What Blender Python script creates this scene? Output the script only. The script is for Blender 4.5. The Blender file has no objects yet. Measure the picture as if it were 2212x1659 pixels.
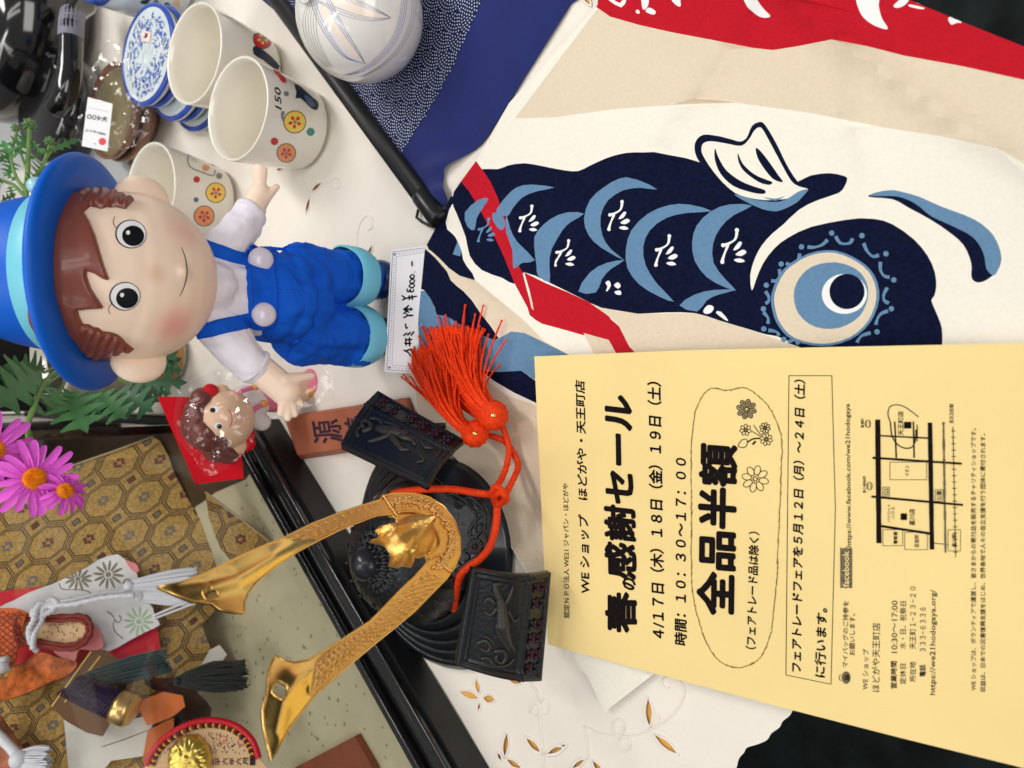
import bpy, bmesh, math, random
import numpy as np
from mathutils import Vector, Matrix, noise
from mathutils.bvhtree import BVHTree
from mathutils.geometry import delaunay_2d_cdt
R = math.radians
random.seed(7)
S = bpy.context.scene
COL = S.collection
# ------------------------------------------------ camera
H = 0.457
EL = R(53.0)
cE, sE = math.cos(EL), math.sin(EL)
FWD = Vector((0, cE, -sE)); RT = Vector((1, 0, 0)); UP = Vector((0, sE, cE))
cam = bpy.data.cameras.new('camera'); camo = bpy.data.objects.new('camera', cam); COL.objects.link(camo)
xa, ya, za = -UP, RT, -FWD
camo.matrix_world = Matrix(((xa.x, ya.x, za.x, 0), (xa.y, ya.y, za.y, 0), (xa.z, ya.z, za.z, H), (0, 0, 0, 1)))
cam.sensor_width = 36; cam.lens = 27.0; cam.clip_start = 0.01; cam.clip_end = 50
cam.dof.use_dof = True; cam.dof.focus_distance = 0.52; cam.dof.aperture_fstop = 9.0
S.camera = camo
# ------------------------------------------------ room light
world = bpy.data.worlds.new('World'); S.world = world; world.use_nodes = True
wn = world.node_tree; bg = wn.nodes['Background']
tcw = wn.nodes.new('ShaderNodeTexCoord'); sp = wn.nodes.new('ShaderNodeSeparateXYZ'); rmp = wn.nodes.new('ShaderNodeValToRGB')
mrw = wn.nodes.new('ShaderNodeMapRange'); mrw.inputs[1].default_value = -1; mrw.inputs[2].default_value = 1
wn.links.new(tcw.outputs['Generated'], sp.inputs[0]); wn.links.new(sp.outputs[2], mrw.inputs[0]); wn.links.new(mrw.outputs[0], rmp.inputs[0])
wn.links.new(rmp.outputs[0], bg.inputs[0])
cr = rmp.color_ramp
cr.elements[0].position = 0.0; cr.elements[0].color = (.03, .028, .026, 1)
cr.elements[1].position = 1.0; cr.elements[1].color = (.78, .77, .76, 1)
for p_, c_ in ((.40, (.12, .11, .10, 1)), (.5, (.42, .40, .38, 1)), (.75, (.66, .64, .62, 1))):
    e_ = cr.elements.new(p_); e_.color = c_
bg.inputs[1].default_value = 0.48
def area(name, loc, target, sx, sy, power, col=(1, .97, .93)):
    l = bpy.data.lights.new(name, 'AREA'); l.shape = 'RECTANGLE'; l.size = sx; l.size_y = sy; l.energy = power; l.color = col
    o = bpy.data.objects.new(name, l); COL.objects.link(o); o.location = loc
    o.rotation_euler = (Vector(target) - Vector(loc)).to_track_quat('-Z', 'Y').to_euler(); return o
for i_, (x_, y_, e_) in enumerate(((-.55, .75, 4.2), (.80, .95, 11), (.25, -.35, 2.6), (-1.1, .2, 1.6))):
    area('ceiling_tube_light', (x_, y_, 1.75), (x_ * .6, .45, 0), .12, 1.2, e_, (1, .975, .95))
    area('ceiling_tube_light', (x_ + .2, y_, 1.75), (x_ * .6 + .05, .45, 0), .12, 1.2, e_, (1, .975, .95))
area('front_fill_light', (-.2, -3.0, 1.7), (.05, .6, .1), 2.4, 1.2, 46, (1, .975, .95))  # added fill from behind the camera, brightens the doll's face and front
S.view_settings.view_transform = 'Standard'; S.view_settings.look = 'None'; S.view_settings.exposure = -0.1; S.view_settings.gamma = 1.0
S.render.engine = 'CYCLES'; S.cycles.max_bounces = 8; S.cycles.transparent_max_bounces = 12
S.cycles.use_denoising = True
# ------------------------------------------------ geometry of the shot
def ray(vx, vy):
    return FWD + RT * ((829.5 - vy) / 1658.0) + UP * ((1106 - vx) / 1658.0)
CAMP = Vector((0, 0, H))
def W(vx, vy, z=0.0):
    d = ray(vx, vy); t = (z - H) / d.z; return CAMP + d * t
def WY(vx, vy, y):
    d = ray(vx, vy); return CAMP + d * (y / d.y)
class Fr:                                   # a plane in the place: origin, two axes, normal
    def __init__(s, o, a, b=None, n=None):
        s.o = Vector(o); s.A = Vector(a).normalized()
        if b is None: b = Vector(n).cross(s.A)
        s.B = Vector(b); s.B = (s.B - s.A * s.B.dot(s.A)).normalized(); s.N = s.A.cross(s.B)
    def ab(s, vx, vy):
        d = ray(vx, vy); t = (s.o - CAMP).dot(s.N) / d.dot(s.N); p = CAMP + d * t - s.o
        return (p.dot(s.A), p.dot(s.B))
    def p(s, a, b, n=0.0): return s.o + s.A * a + s.B * b + s.N * n
    def pv(s, vx, vy, n=0.0):
        a, b = s.ab(vx, vy); return s.p(a, b, n)
    def off(s, n): return Fr(s.o + s.N * n, s.A, s.B)
def G(z): return Fr((0, 0, z), (1, 0, 0), (0, 1, 0))
ZO = dict(z3=(1106, 0, .5), r6=(884.8, 497.7, .2333), z5=(1133.7, 1106, .33335), z4=(1133.7, 746.6, .35), z6=(1659, 746.6, .5503),
          zh=(331.8, 1050.7, .4), zt=(553, 829.5, .2876), zr=(718.9, 1050.7, .2667), zc=(0, 1216.6, .2666), zd=(442.4, 331.8, .25),
          z2=(553, 0, .25), z1=(0, 0, .25), zf=(0, 304.2, .25), zg=(0, 718.9, .25), zp=(276.5, 718.9, .225), za=(0, 1133.7, .3167), v=(0, 0, 1))
def Z(k, pts):
    a, b, s = ZO[k]; return [(a + s * x, b + s * y) for x, y in pts]
def sm(P, n=3, closed=True):                # Catmull-Rom through the points
    out = []; L = len(P)
    rng = range(L) if closed else range(L - 1)
    for i in rng:
        if closed: p0, p1, p2, p3 = P[i - 1], P[i], P[(i + 1) % L], P[(i + 2) % L]
        else: p0, p1, p2, p3 = P[max(i - 1, 0)], P[i], P[i + 1], P[min(i + 2, L - 1)]
        for k in range(n):
            t = k / n
            out.append(tuple(.5 * ((2 * b) + (-a + c) * t + (2 * a - 5 * b + 4 * c - d) * t * t + (-a + 3 * b - 3 * c + d) * t ** 3) for a, b, c, d in zip(p0, p1, p2, p3)))
    if not closed: out.append(tuple(P[-1]))
    return out
# ------------------------------------------------ materials
def srgb(*c):
    f = lambda u: u / 12.92 if u <= .04045 else ((u + .055) / 1.055) ** 2.4
    return tuple(f(x / 255.0) for x in c)
MATS = {}
def mat(name, col, rough=.6, metal=0.0, bump=0, bscale=300, var=0.0, vscale=20, coat=0, sheen=0, spec=.5, col2=None, trans=0, alpha=1, emit=0, sss=0, weave=0, wave=None, ior=1.45):
    if name in MATS: return MATS[name]
    m = bpy.data.materials.new(name); m.use_nodes = True; nt = m.node_tree; b = nt.nodes['Principled BSDF']
    I = b.inputs; I['Base Color'].default_value = (*col, 1); I['Roughness'].default_value = rough; I['Metallic'].default_value = metal
    I['Coat Weight'].default_value = coat; I['Coat Roughness'].default_value = .08; I['Sheen Weight'].default_value = sheen; I['Specular IOR Level'].default_value = spec
    I['Transmission Weight'].default_value = trans; I['Alpha'].default_value = alpha; I['IOR'].default_value = ior
    if sss: I['Subsurface Weight'].default_value = sss; I['Subsurface Scale'].default_value = .004; I['Subsurface Radius'].default_value = (1, .4, .25)
    tc = nt.nodes.new('ShaderNodeTexCoord')
    if var or col2:
        n = nt.nodes.new('ShaderNodeTexNoise'); n.inputs['Scale'].default_value = vscale; n.inputs['Detail'].default_value = 5
        nt.links.new(tc.outputs['Object'], n.inputs[0]); mx = nt.nodes.new('ShaderNodeMix'); mx.data_type = 'RGBA'
        c2 = col2 or tuple(max(0, x * (1 - var)) for x in col); c1 = col if col2 else tuple(min(1, x * (1 + var * .6)) for x in col)
        mr = nt.nodes.new('ShaderNodeMapRange'); mr.inputs[1].default_value = .35; mr.inputs[2].default_value = .65
        nt.links.new(n.outputs[0], mr.inputs[0]); nt.links.new(mr.outputs[0], mx.inputs[0])
        mx.inputs[6].default_value = (*c2, 1); mx.inputs[7].default_value = (*c1, 1); nt.links.new(mx.outputs[2], I['Base Color'])
    prev = None
    def addbump(src, st, dist=.001):
        nonlocal prev
        bp = nt.nodes.new('ShaderNodeBump'); bp.inputs['Strength'].default_value = st; bp.inputs['Distance'].default_value = dist
        nt.links.new(src, bp.inputs['Height'])
        if prev: nt.links.new(prev.outputs[0], bp.inputs['Normal'])
        prev = bp; nt.links.new(bp.outputs[0], I['Normal'])
    if bump:
        n = nt.nodes.new('ShaderNodeTexNoise'); n.inputs['Scale'].default_value = bscale; n.inputs['Detail'].default_value = 4
        nt.links.new(tc.outputs['Object'], n.inputs[0]); addbump(n.outputs[0], bump)
    if weave:
        for ax in (0, 1):
            w = nt.nodes.new('ShaderNodeTexWave'); w.bands_direction = 'XY'[ax]; w.inputs['Scale'].default_value = weave; w.inputs['Distortion'].default_value = .6
            nt.links.new(tc.outputs['Object'], w.inputs[0]); addbump(w.outputs[1], .18, .0004)
    if wave:
        w = nt.nodes.new('ShaderNodeTexWave'); w.bands_direction = wave[1]; w.inputs['Scale'].default_value = wave[0]; w.inputs['Distortion'].default_value = wave[2]
        w.inputs['Detail'].default_value = 3; nt.links.new(tc.outputs['Object'], w.inputs[0]); addbump(w.outputs[1], wave[3])
    MATS[name] = m; return m
def glassmat(name, tint=(1, 1, 1), gloss=.12, rough=.02, bump=0, bscale=120, haze=0.0):
    if name in MATS: return MATS[name]
    m = bpy.data.materials.new(name); m.use_nodes = True; nt = m.node_tree; nt.nodes.remove(nt.nodes['Principled BSDF']); out = nt.nodes['Material Output']
    tr = nt.nodes.new('ShaderNodeBsdfTransparent'); tr.inputs[0].default_value = (*tint, 1)
    gl = nt.nodes.new('ShaderNodeBsdfGlossy'); gl.inputs['Roughness'].default_value = rough; mx = nt.nodes.new('ShaderNodeMixShader')
    fr = nt.nodes.new('ShaderNodeLayerWeight'); fr.inputs[0].default_value = .5
    pw = nt.nodes.new('ShaderNodeMath'); pw.operation = 'POWER'; pw.inputs[1].default_value = 4; nt.links.new(fr.outputs[1], pw.inputs[0])
    mt = nt.nodes.new('ShaderNodeMath'); mt.operation = 'MULTIPLY_ADD'; mt.inputs[1].default_value = .8; mt.inputs[2].default_value = gloss; nt.links.new(pw.outputs[0], mt.inputs[0])
    nt.links.new(mt.outputs[0], mx.inputs[0]); nt.links.new(tr.outputs[0], mx.inputs[1]); nt.links.new(gl.outputs[0], mx.inputs[2])
    last = mx
    if haze:
        df = nt.nodes.new('ShaderNodeBsdfDiffuse'); df.inputs[0].default_value = (.8, .8, .8, 1); m2 = nt.nodes.new('ShaderNodeMixShader'); m2.inputs[0].default_value = haze
        nt.links.new(mx.outputs[0], m2.inputs[1]); nt.links.new(df.outputs[0], m2.inputs[2]); last = m2
    if bump:
        tc = nt.nodes.new('ShaderNodeTexCoord'); n = nt.nodes.new('ShaderNodeTexNoise'); n.inputs['Scale'].default_value = bscale; n.inputs['Distortion'].default_value = 1.2
        n.inputs['Detail'].default_value = 3; nt.links.new(tc.outputs['Object'], n.inputs[0])
        bp = nt.nodes.new('ShaderNodeBump'); bp.inputs['Strength'].default_value = bump; bp.inputs['Distance'].default_value = .004; nt.links.new(n.outputs[0], bp.inputs['Height'])
        nt.links.new(bp.outputs[0], gl.inputs['Normal'])
    nt.links.new(last.outputs[0], out.inputs[0]); MATS[name] = m; return m
# ------------------------------------------------ objects
def tag(o, label=None, cat=None, group=None, kind=None):
    if label: o['label'] = label
    if cat: o['category'] = cat
    if group: o['group'] = group
    if kind: o['kind'] = kind
    return o
def link(name, me, mats, parent=None, smooth=True):
    if not isinstance(mats, (list, tuple)): mats = [mats]
    for m in mats: me.materials.append(m)
    if smooth: me.shade_smooth()
    o = bpy.data.objects.new(name, me); COL.objects.link(o)
    if parent is not None:
        o.parent = parent; o.matrix_parent_inverse = Matrix.Translation(parent.location).inverted() if parent.type == 'EMPTY' else Matrix()
    return o
def empty(name, loc, label, cat, group=None):
    o = bpy.data.objects.new(name, None); COL.objects.link(o); o.location = loc; o.empty_display_size = .02
    return tag(o, label, cat, group)
def me_from(v, f, midx=None):
    me = bpy.data.meshes.new('m'); me.from_pydata([tuple(x) for x in v], [], f)
    if midx is not None: me.polygons.foreach_set('material_index', midx)
    me.update(); return me
class MB:                                   # collects shapes into one mesh
    def __init__(s): s.v = []; s.f = []; s.m = []
    def add(s, v, f, m=0):
        k = len(s.v); s.v += [tuple(x) for x in v]; s.f += [tuple(i + k for i in q) for q in f]; s.m += [m] * len(f); return s
    def box(s, o, a, b, c, m=0):            # corner and three edge vectors
        o, a, b, c = map(Vector, (o, a, b, c)); v = [o, o + a, o + a + b, o + b, o + c, o + a + c, o + a + b + c, o + b + c]
        return s.add(v, [(0, 3, 2, 1), (4, 5, 6, 7), (0, 1, 5, 4), (1, 2, 6, 5), (2, 3, 7, 6), (3, 0, 4, 7)], m)
    def tube(s, P, r, n=8, m=0, cap=True, rf=None, closed=False):
        P = [Vector(p) for p in P]; L = len(P); rings = []; ref = None
        for i, p in enumerate(P):
            if closed: t = P[(i + 1) % L] - P[i - 1]
            else: t = P[min(i + 1, L - 1)] - P[max(i - 1, 0)]
            if t.length < 1e-9: t = Vector((0, 0, 1))
            t.normalize()
            if ref is None: ref = t.orthogonal().normalized()
            ref = (ref - t * ref.dot(t)); ref = ref.normalized() if ref.length > 1e-6 else t.orthogonal().normalized()
            b = t.cross(ref); rr = r[i] if hasattr(r, '__len__') else r; ring = []
            for k in range(n):
                th = 2 * math.pi * k / n; q = rr * (rf(i, th) if rf else 1.0)
                ring.append(p + ref * (math.cos(th) * q) + b * (math.sin(th) * q))
            rings.append(ring)
        v = [q for ring in rings for q in ring]; f = []
        for i in range(L if closed else L - 1):
            j = (i + 1) % L
            for k in range(n): f.append((i * n + k, i * n + (k + 1) % n, j * n + (k + 1) % n, j * n + k))
        if cap and not closed: f.append(tuple(range(n))[::-1]); f.append(tuple((L - 1) * n + k for k in range(n)))
        return s.add(v, f, m)
    def rev(s, prof, n=32, o=(0, 0, 0), ax=(0, 0, 1), m=0, fn=None):   # profile of (radius, height)
        o = Vector(o); ax = Vector(ax).normalized(); x = ax.orthogonal().normalized() if abs(ax.z) < .999 else Vector((1, 0, 0)); y = ax.cross(x)
        v = []; f = []
        for i, (r, h) in enumerate(prof):
            for k in range(n):
                th = 2 * math.pi * k / n; rr, hh = (fn(r, h, th) if fn else (r, h)); v.append(o + x * (rr * math.cos(th)) + y * (rr * math.sin(th)) + ax * hh)
        for i in range(len(prof) - 1):
            for k in range(n): f.append((i * n + k, i * n + (k + 1) % n, (i + 1) * n + (k + 1) % n, (i + 1) * n + k))
        return s.add(v, f, m)
    def sph(s, c, r, n=16, m=0, sc=(1, 1, 1), rot=None):
        c = Vector(c); v = []; f = []; h = n // 2
        for i in range(h + 1):
            ph = math.pi * i / h
            for k in range(n):
                th = 2 * math.pi * k / n; q = Vector((math.sin(ph) * math.cos(th) * sc[0], math.sin(ph) * math.sin(th) * sc[1], -math.cos(ph) * sc[2])) * r
                if rot is not None: q = rot @ q
                v.append(c + q)
        for i in range(h):
            for k in range(n): f.append((i * n + k, i * n + (k + 1) % n, (i + 1) * n + (k + 1) % n, (i + 1) * n + k))
        return s.add(v, f, m)
    def build(s, name, mats, parent=None, smooth=True, kind=None):
        me = me_from(s.v, s.f, s.m)
        bm = bmesh.new(); bm.from_mesh(me); bmesh.ops.remove_doubles(bm, verts=bm.verts, dist=1e-6)
        bmesh.ops.dissolve_degenerate(bm, edges=bm.edges, dist=1e-7); bm.to_mesh(me); bm.free()
        o = link(name, me, mats, parent, smooth)
        if kind: o['kind'] = kind
        return o
def pip(P, x, y):                           # points in polygon, vectorised over x,y
    P = np.asarray(P); r = np.zeros(len(x), bool); j = len(P) - 1
    for i in range(len(P)):
        xi, yi = P[i]; xj, yj = P[j]
        if yi != yj:
            c = ((yi > y) != (yj > y)) & (x < (xj - xi) * (y - yi) / (yj - yi) + xi); r ^= c
        j = i
    return r
def segd(P, x, y, closed=True):             # distance to a polyline
    P = np.asarray(P); d = np.full(len(x), 1e9); L = len(P)
    for i in range(L if closed else L - 1):
        a = P[i]; b = P[(i + 1) % L]; e = b - a; l = max(e.dot(e), 1e-18)
        t = np.clip(((x - a[0]) * e[0] + (y - a[1]) * e[1]) / l, 0, 1)
        d = np.minimum(d, np.hypot(x - a[0] - t * e[0], y - a[1] - t * e[1]))
    return d
def cut(outline, regions=(), holes=(), grid=0.0, margin=.3):
    """triangulate an outline with region borders, holes and an inner grid; returns verts, tris, region index"""
    V = []; E = []
    def addp(P):
        k = len(V); V.extend(Vector(p) for p in P); n = len(P); E.extend((k + i, k + (i + 1) % n) for i in range(n))
    addp(outline)
    for P, m in regions: addp(P)
    for P in holes: addp(P)
    if grid:
        a = np.asarray(outline); x0, y0 = a.min(0); x1, y1 = a.max(0); gx = np.arange(x0 + grid / 2, x1, grid); gy = np.arange(y0 + grid / 2, y1, grid * .866)
        X, Y = np.meshgrid(gx, gy); X[1::2] += grid / 2; X = X.ravel(); Y = Y.ravel(); k = pip(outline, X, Y); X, Y = X[k], Y[k]
        k = segd(outline, X, Y) > grid * margin; X, Y = X[k], Y[k]
        for P, m in regions:
            if len(X): k = segd(P, X, Y) > grid * margin; X, Y = X[k], Y[k]
        for P in holes:
            if len(X): k = (segd(P, X, Y) > grid * margin) & ~pip(P, X, Y); X, Y = X[k], Y[k]
        V.extend(Vector((float(x), float(y))) for x, y in zip(X, Y))
    v, e, f, *_ = delaunay_2d_cdt(V, E, [], 0, 1e-7)
    v = np.array([(p.x, p.y) for p in v]); f = np.array([t for t in f if len(t) == 3]); c = v[f].mean(1)
    k = pip(outline, c[:, 0], c[:, 1])
    for P in holes: k &= ~pip(P, c[:, 0], c[:, 1])
    f = f[k]; c = c[k]; idx = np.zeros(len(f), int)
    for P, m in regions:
        a = np.asarray(P); idx[pip(P, c[:, 0], c[:, 1])] = m
    return v, f, idx
def sheet(name, fr, outline, mats, parent=None, regions=(), holes=(), grid=0.0, zf=None, thick=0.0, smooth=True, local=False, margin=.3):
    """a cut sheet lying on plane fr; outline etc. in view pixels (or plane metres if local); zf(a,b)->height along the normal"""
    L = (lambda P: [tuple(p) for p in P]) if local else (lambda P: [fr.ab(*p) for p in P])
    ol = L(outline); v, f, idx = cut(ol, [(L(P), m) for P, m in regions], [L(P) for P in holes], grid, margin)
    used = np.unique(f); mp = -np.ones(len(v), int); mp[used] = np.arange(len(used)); v = v[used]; f = mp[f]
    n = zf(v[:, 0], v[:, 1]) if zf else np.zeros(len(v))
    A, B, N, O = (np.array(q) for q in (fr.A, fr.B, fr.N, fr.o))
    P = O + v[:, :1] * A + v[:, 1:] * B + n[:, None] * N
    F = [tuple(map(int, t)) for t in f]
    # orient along the normal
    a, b, c = v[f[:, 0]], v[f[:, 1]], v[f[:, 2]]; cr_ = (b[:, 0] - a[:, 0]) * (c[:, 1] - a[:, 1]) - (b[:, 1] - a[:, 1]) * (c[:, 0] - a[:, 0])
    F = [t if s > 0 else t[::-1] for t, s in zip(F, cr_)]; idx = list(map(int, idx)); Pv = [tuple(p) for p in P]
    if thick:
        from collections import Counter
        k = len(Pv); Nn = -np.array(N) * thick; Pv += [tuple(p + Nn) for p in P]
        ed = {}
        for t, m in zip(F, idx):
            for q in range(3): ed[(t[q], t[(q + 1) % 3])] = m
        F2 = [tuple(i + k for i in t[::-1]) for t in F]; side = [(e[1], e[0], e[0] + k, e[1] + k) for e in ed if (e[1], e[0]) not in ed]; sm_ = [ed[(e[1], e[0])] for e in [(s_[1], s_[0]) for s_ in side] for _ in (0,)] if False else [ed[(s_[1], s_[0])] for s_ in side]
        F = F + F2 + side; idx = idx + idx + sm_
    me = me_from(Pv, F, idx)
    o = link(name, me, mats, parent, smooth)
    if smooth and thick: me.set_sharp_from_angle(angle=R(40))
    return o
_tx = {}
def text_mesh(s, bold=0.0):
    k = (s, bold)
    if k in _tx: return _tx[k]
    c = bpy.data.curves.new('t', 'FONT'); c.body = s; c.size = 1; c.offset = bold; c.resolution_u = 2
    o = bpy.data.objects.new('t', c); COL.objects.link(o); bpy.context.view_layer.update()
    me = bpy.data.meshes.new_from_object(o.evaluated_get(bpy.context.evaluated_depsgraph_get()))
    bm = bmesh.new(); bm.from_mesh(me); bmesh.ops.triangulate(bm, faces=bm.faces)
    v = np.array([(p.co.x, p.co.y) for p in bm.verts]).reshape(-1, 2); f = [tuple(q.index for q in t.verts) for t in bm.faces]
    bm.free(); bpy.data.objects.remove(o); bpy.data.curves.remove(c); bpy.data.meshes.remove(me)
    _tx[k] = (v, f); return _tx[k]
def put_text(mb, s, to3, Sx, Ex, top, bold=0.0, shear=0.0, m=0, ymin=None, ymax=None):
    """text whose baseline runs from pixel Sx to Ex, cap side moved by vector 'top' (pixels); to3 maps a pixel to a point"""
    v, f = text_mesh(s, 0.0)
    x0, x1 = v[:, 0].min(), v[:, 0].max(); y0 = v[:, 1].min() if ymin is None else ymin; y1 = v[:, 1].max() if ymax is None else ymax
    u = (v[:, 0] - x0) / (x1 - x0); w = (v[:, 1] - y0) / (y1 - y0); u = u + shear * w * (y1 - y0) / (x1 - x0)
    px = Sx[0] + u * (Ex[0] - Sx[0]) + w * top[0]; py = Sx[1] + u * (Ex[1] - Sx[1]) + w * top[1]
    P = [Vector(to3(float(a), float(b))) for a, b in zip(px, py)]
    a, b, c = (P[i] for i in f[0]); nrm = (b - a).cross(c - a)
    if nrm.dot(CAMP - a) < 0: f = [t[::-1] for t in f]; nrm = -nrm
    nrm.normalize(); mb.add(P, f, m)
    if bold:                                 # heavy type: the outline stamped again in a small ring
        em_ = (Vector(to3(Sx[0] + top[0], Sx[1] + top[1])) - Vector(to3(*Sx))); e2 = em_.cross(nrm); k_ = 8 if bold > .025 else 4
        for q in range(k_):
            th = 2 * math.pi * (q + .5) / k_; sh = (em_ * math.cos(th) + e2 * math.sin(th)) * bold + nrm * (.000004 * (q + 1)); mb.add([p + sh for p in P], f, m)
def ribbon(mb, pts, w, to3, m=0, closed=False, jit=0):     # flat stroke on a surface, width in px
    n = len(pts); Lp = []; Rp = []
    for i, p in enumerate(pts):
        a = pts[(i - 1) % n] if closed else pts[max(i - 1, 0)]; b = pts[(i + 1) % n] if closed else pts[min(i + 1, n - 1)]
        dx, dy = b[0] - a[0], b[1] - a[1]; l = math.hypot(dx, dy) or 1; ww = (w[i] if hasattr(w, '__len__') else w) / 2
        if jit: ww *= random.uniform(1 - jit, 1 + jit)
        Lp.append((p[0] - dy / l * ww, p[1] + dx / l * ww)); Rp.append((p[0] + dy / l * ww, p[1] - dx / l * ww))
    P = [to3(*q) for q in Lp] + [to3(*q) for q in Rp]; f = [(i, (i + 1) % n, n + (i + 1) % n, n + i) for i in range(n if closed else n - 1)]
    a, b, c = (Vector(P[i]) for i in f[0][:3])
    if (b - a).cross(c - a).dot(CAMP - a) < 0: f = [q[::-1] for q in f]
    mb.add(P, f, m)
def disc(mb, c, rx, ry, to3, m=0, n=12, rot=0):
    cs, sn = math.cos(rot), math.sin(rot)
    P = [to3(c[0] + rx * math.cos(2 * math.pi * k / n) * cs - ry * math.sin(2 * math.pi * k / n) * sn, c[1] + rx * math.cos(2 * math.pi * k / n) * sn + ry * math.sin(2 * math.pi * k / n) * cs) for k in range(n)]
    a, b, c_ = Vector(P[0]), Vector(P[1]), Vector(P[2]); f = tuple(range(n))
    if (b - a).cross(c_ - a).dot(CAMP - a) < 0: f = f[::-1]
    mb.add(P, [f], m)
def ell(c, rx, ry, n=24, rot=0): return [(c[0] + rx * math.cos(2 * math.pi * k / n) * math.cos(rot) - ry * math.sin(2 * math.pi * k / n) * math.sin(rot), c[1] + rx * math.cos(2 * math.pi * k / n) * math.sin(rot) + ry * math.sin(2 * math.pi * k / n) * math.cos(rot)) for k in range(n)]
def nz(x, y, s, seed=0): return np.array([noise.noise(Vector((a * s + seed, b * s - seed, seed * 1.7))) for a, b in zip(x, y)])
def blob(name, prims, m, parent, vox=.0015, it=8, bvh=False):
    """one continuous skin over overlapping rounded shapes: list of (p,r) balls or (p,q,r0,r1) tapered limbs or (c,(rx,ry,rz),rot)"""
    mb = MB()
    for p in prims:
        if len(p) == 2: mb.sph(p[0], p[1], 20)
        elif len(p) == 4:
            a, b = Vector(p[0]), Vector(p[1]); n = 10; mb.tube([a.lerp(b, i / n) for i in range(n + 1)], [p[2] + (p[3] - p[2]) * i / n for i in range(n + 1)], 14); mb.sph(a, p[2], 14); mb.sph(b, p[3], 14)
        else: mb.sph(p[0], 1, 28, sc=p[1], rot=p[2])
    me = me_from(mb.v, mb.f); o = bpy.data.objects.new('tmp', me); COL.objects.link(o)
    r = o.modifiers.new('r', 'REMESH'); r.mode = 'VOXEL'; r.voxel_size = vox
    s_ = o.modifiers.new('s', 'SMOOTH'); s_.iterations = it; s_.factor = .5
    bpy.context.view_layer.update(); me2 = bpy.data.meshes.new_from_object(o.evaluated_get(bpy.context.evaluated_depsgraph_get()))
    bpy.data.objects.remove(o); bpy.data.meshes.remove(me); me2.materials.clear(); me2.name = name
    return link(name, me2, m, parent)
def bvh_of(objs):
    V_ = []; F_ = []
    for o in objs:
        k = len(V_); V_ += [v.co.copy() for v in o.data.vertices]; F_ += [tuple(i + k for i in p.vertices) for p in o.data.polygons]
    return BVHTree.FromPolygons(V_, F_)
def on_skin(bvh, off=.0003):                # pixel -> point on a body's surface
    def f(vx, vy):
        d = ray(vx, vy).normalized(); h = bvh.ray_cast(CAMP, d)
        if h[0] is None:
            q = min((bvh.find_nearest(CAMP + d * (.3 + .02 * k)) for k in range(50)), key=lambda r: r[3]); return q[0] + q[1] * off
        n = h[1] if h[1].dot(d) < 0 else -h[1]; return h[0] + n * off
    return f
def decal(name, bvh, polys, mats, parent, grid=3.0, off=.0003):
    """flat print lying on a curved surface: polys = [(pixel polygon, material index)]"""
    mb = MB(); to3 = on_skin(bvh, off)
    for j, (P, m) in enumerate(polys):
        v, f, _ = cut(P, grid=grid); to = on_skin(bvh, off + j * .00004); Q = [to(float(a), float(b)) for a, b in v]; F_ = []
        for t in f:
            a, b, c = (Q[i] for i in t); F_.append(tuple(map(int, t)) if (b - a).cross(c - a).dot(CAMP - a) > 0 else tuple(map(int, t[::-1])))
        mb.add(Q, F_, m)
    return mb.build(name, mats, parent)
# ================================================ table and cloths
M_cloth = mat('white_table_linen', srgb(238, 231, 219), .85, var=.05, vscale=14, bump=.12, bscale=900, weave=900)
M_carp = mat('cream_cotton', srgb(240, 235, 221), .9, spec=.2, weave=700, var=.02, vscale=420, bump=.35, bscale=1100)
M_tan = mat('tan_print', srgb(224, 209, 184), .9, spec=.2, weave=700, var=.03, vscale=420, bump=.35, bscale=1100)
M_navy = mat('navy_print', srgb(12, 19, 48), .9, weave=700, var=.35, vscale=380, spec=.12, bump=.35, bscale=1100)
M_blue = mat('dusty_blue_print', srgb(100, 137, 170), .85, spec=.2, weave=700, var=.07, vscale=420, bump=.35, bscale=1100)
M_red = mat('red_print', srgb(190, 20, 38), .85, spec=.2, weave=700, var=.07, vscale=420, bump=.35, bscale=1100)
M_white = mat('white_print', srgb(238, 238, 236), .85, weave=700)
M_under = mat('ochre_table_board', srgb(222, 170, 84), .5, var=.12, vscale=8)
M_floor = mat('dark_carpet', srgb(24, 34, 34), .95, var=.8, vscale=14, bump=.5, bscale=200)

fl = MB(); fl.box((-3, -2, -.74), (6, 0, 0), (0, 6, 0), (0, 0, .02))
tag(fl.build('floor', M_floor, smooth=False), kind='structure')

# table: top outline on the ground plane (front corner lies under the flyer, off to the right of the frame)
g0 = G(0)
tb = empty('table', (0, .5, -.72), 'ochre board table under the white eyelet tablecloth, its corner at the frame edge', 'table')
tc_pts = [W(1480, 1760), W(1606, 1500), W(2700, 250), W(1790, -18), (1.3, 1.2, 0), (1.3, 2.3, 0), (-1.3, 2.3, 0), (-1.3, .35, 0), (-.5, .1, 0)]
tc_pts = [(p[0], p[1]) for p in tc_pts]
sheet('tabletop', G(-.0016), tc_pts, M_under, tb, local=True, thick=.025, smooth=False)
lg = None
for (x, y) in ((-.9, .6), (.45, 2.1), (-1.1, 2.1), (.3, .62)):
    l_ = MB(); l_.box((x - .02, y - .02, -.72), (.04, 0, 0), (0, .04, 0), (0, 0, .69)); l_.build('leg', mat('black_metal', (.02, .02, .02), .4), tb, smooth=False)

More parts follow.
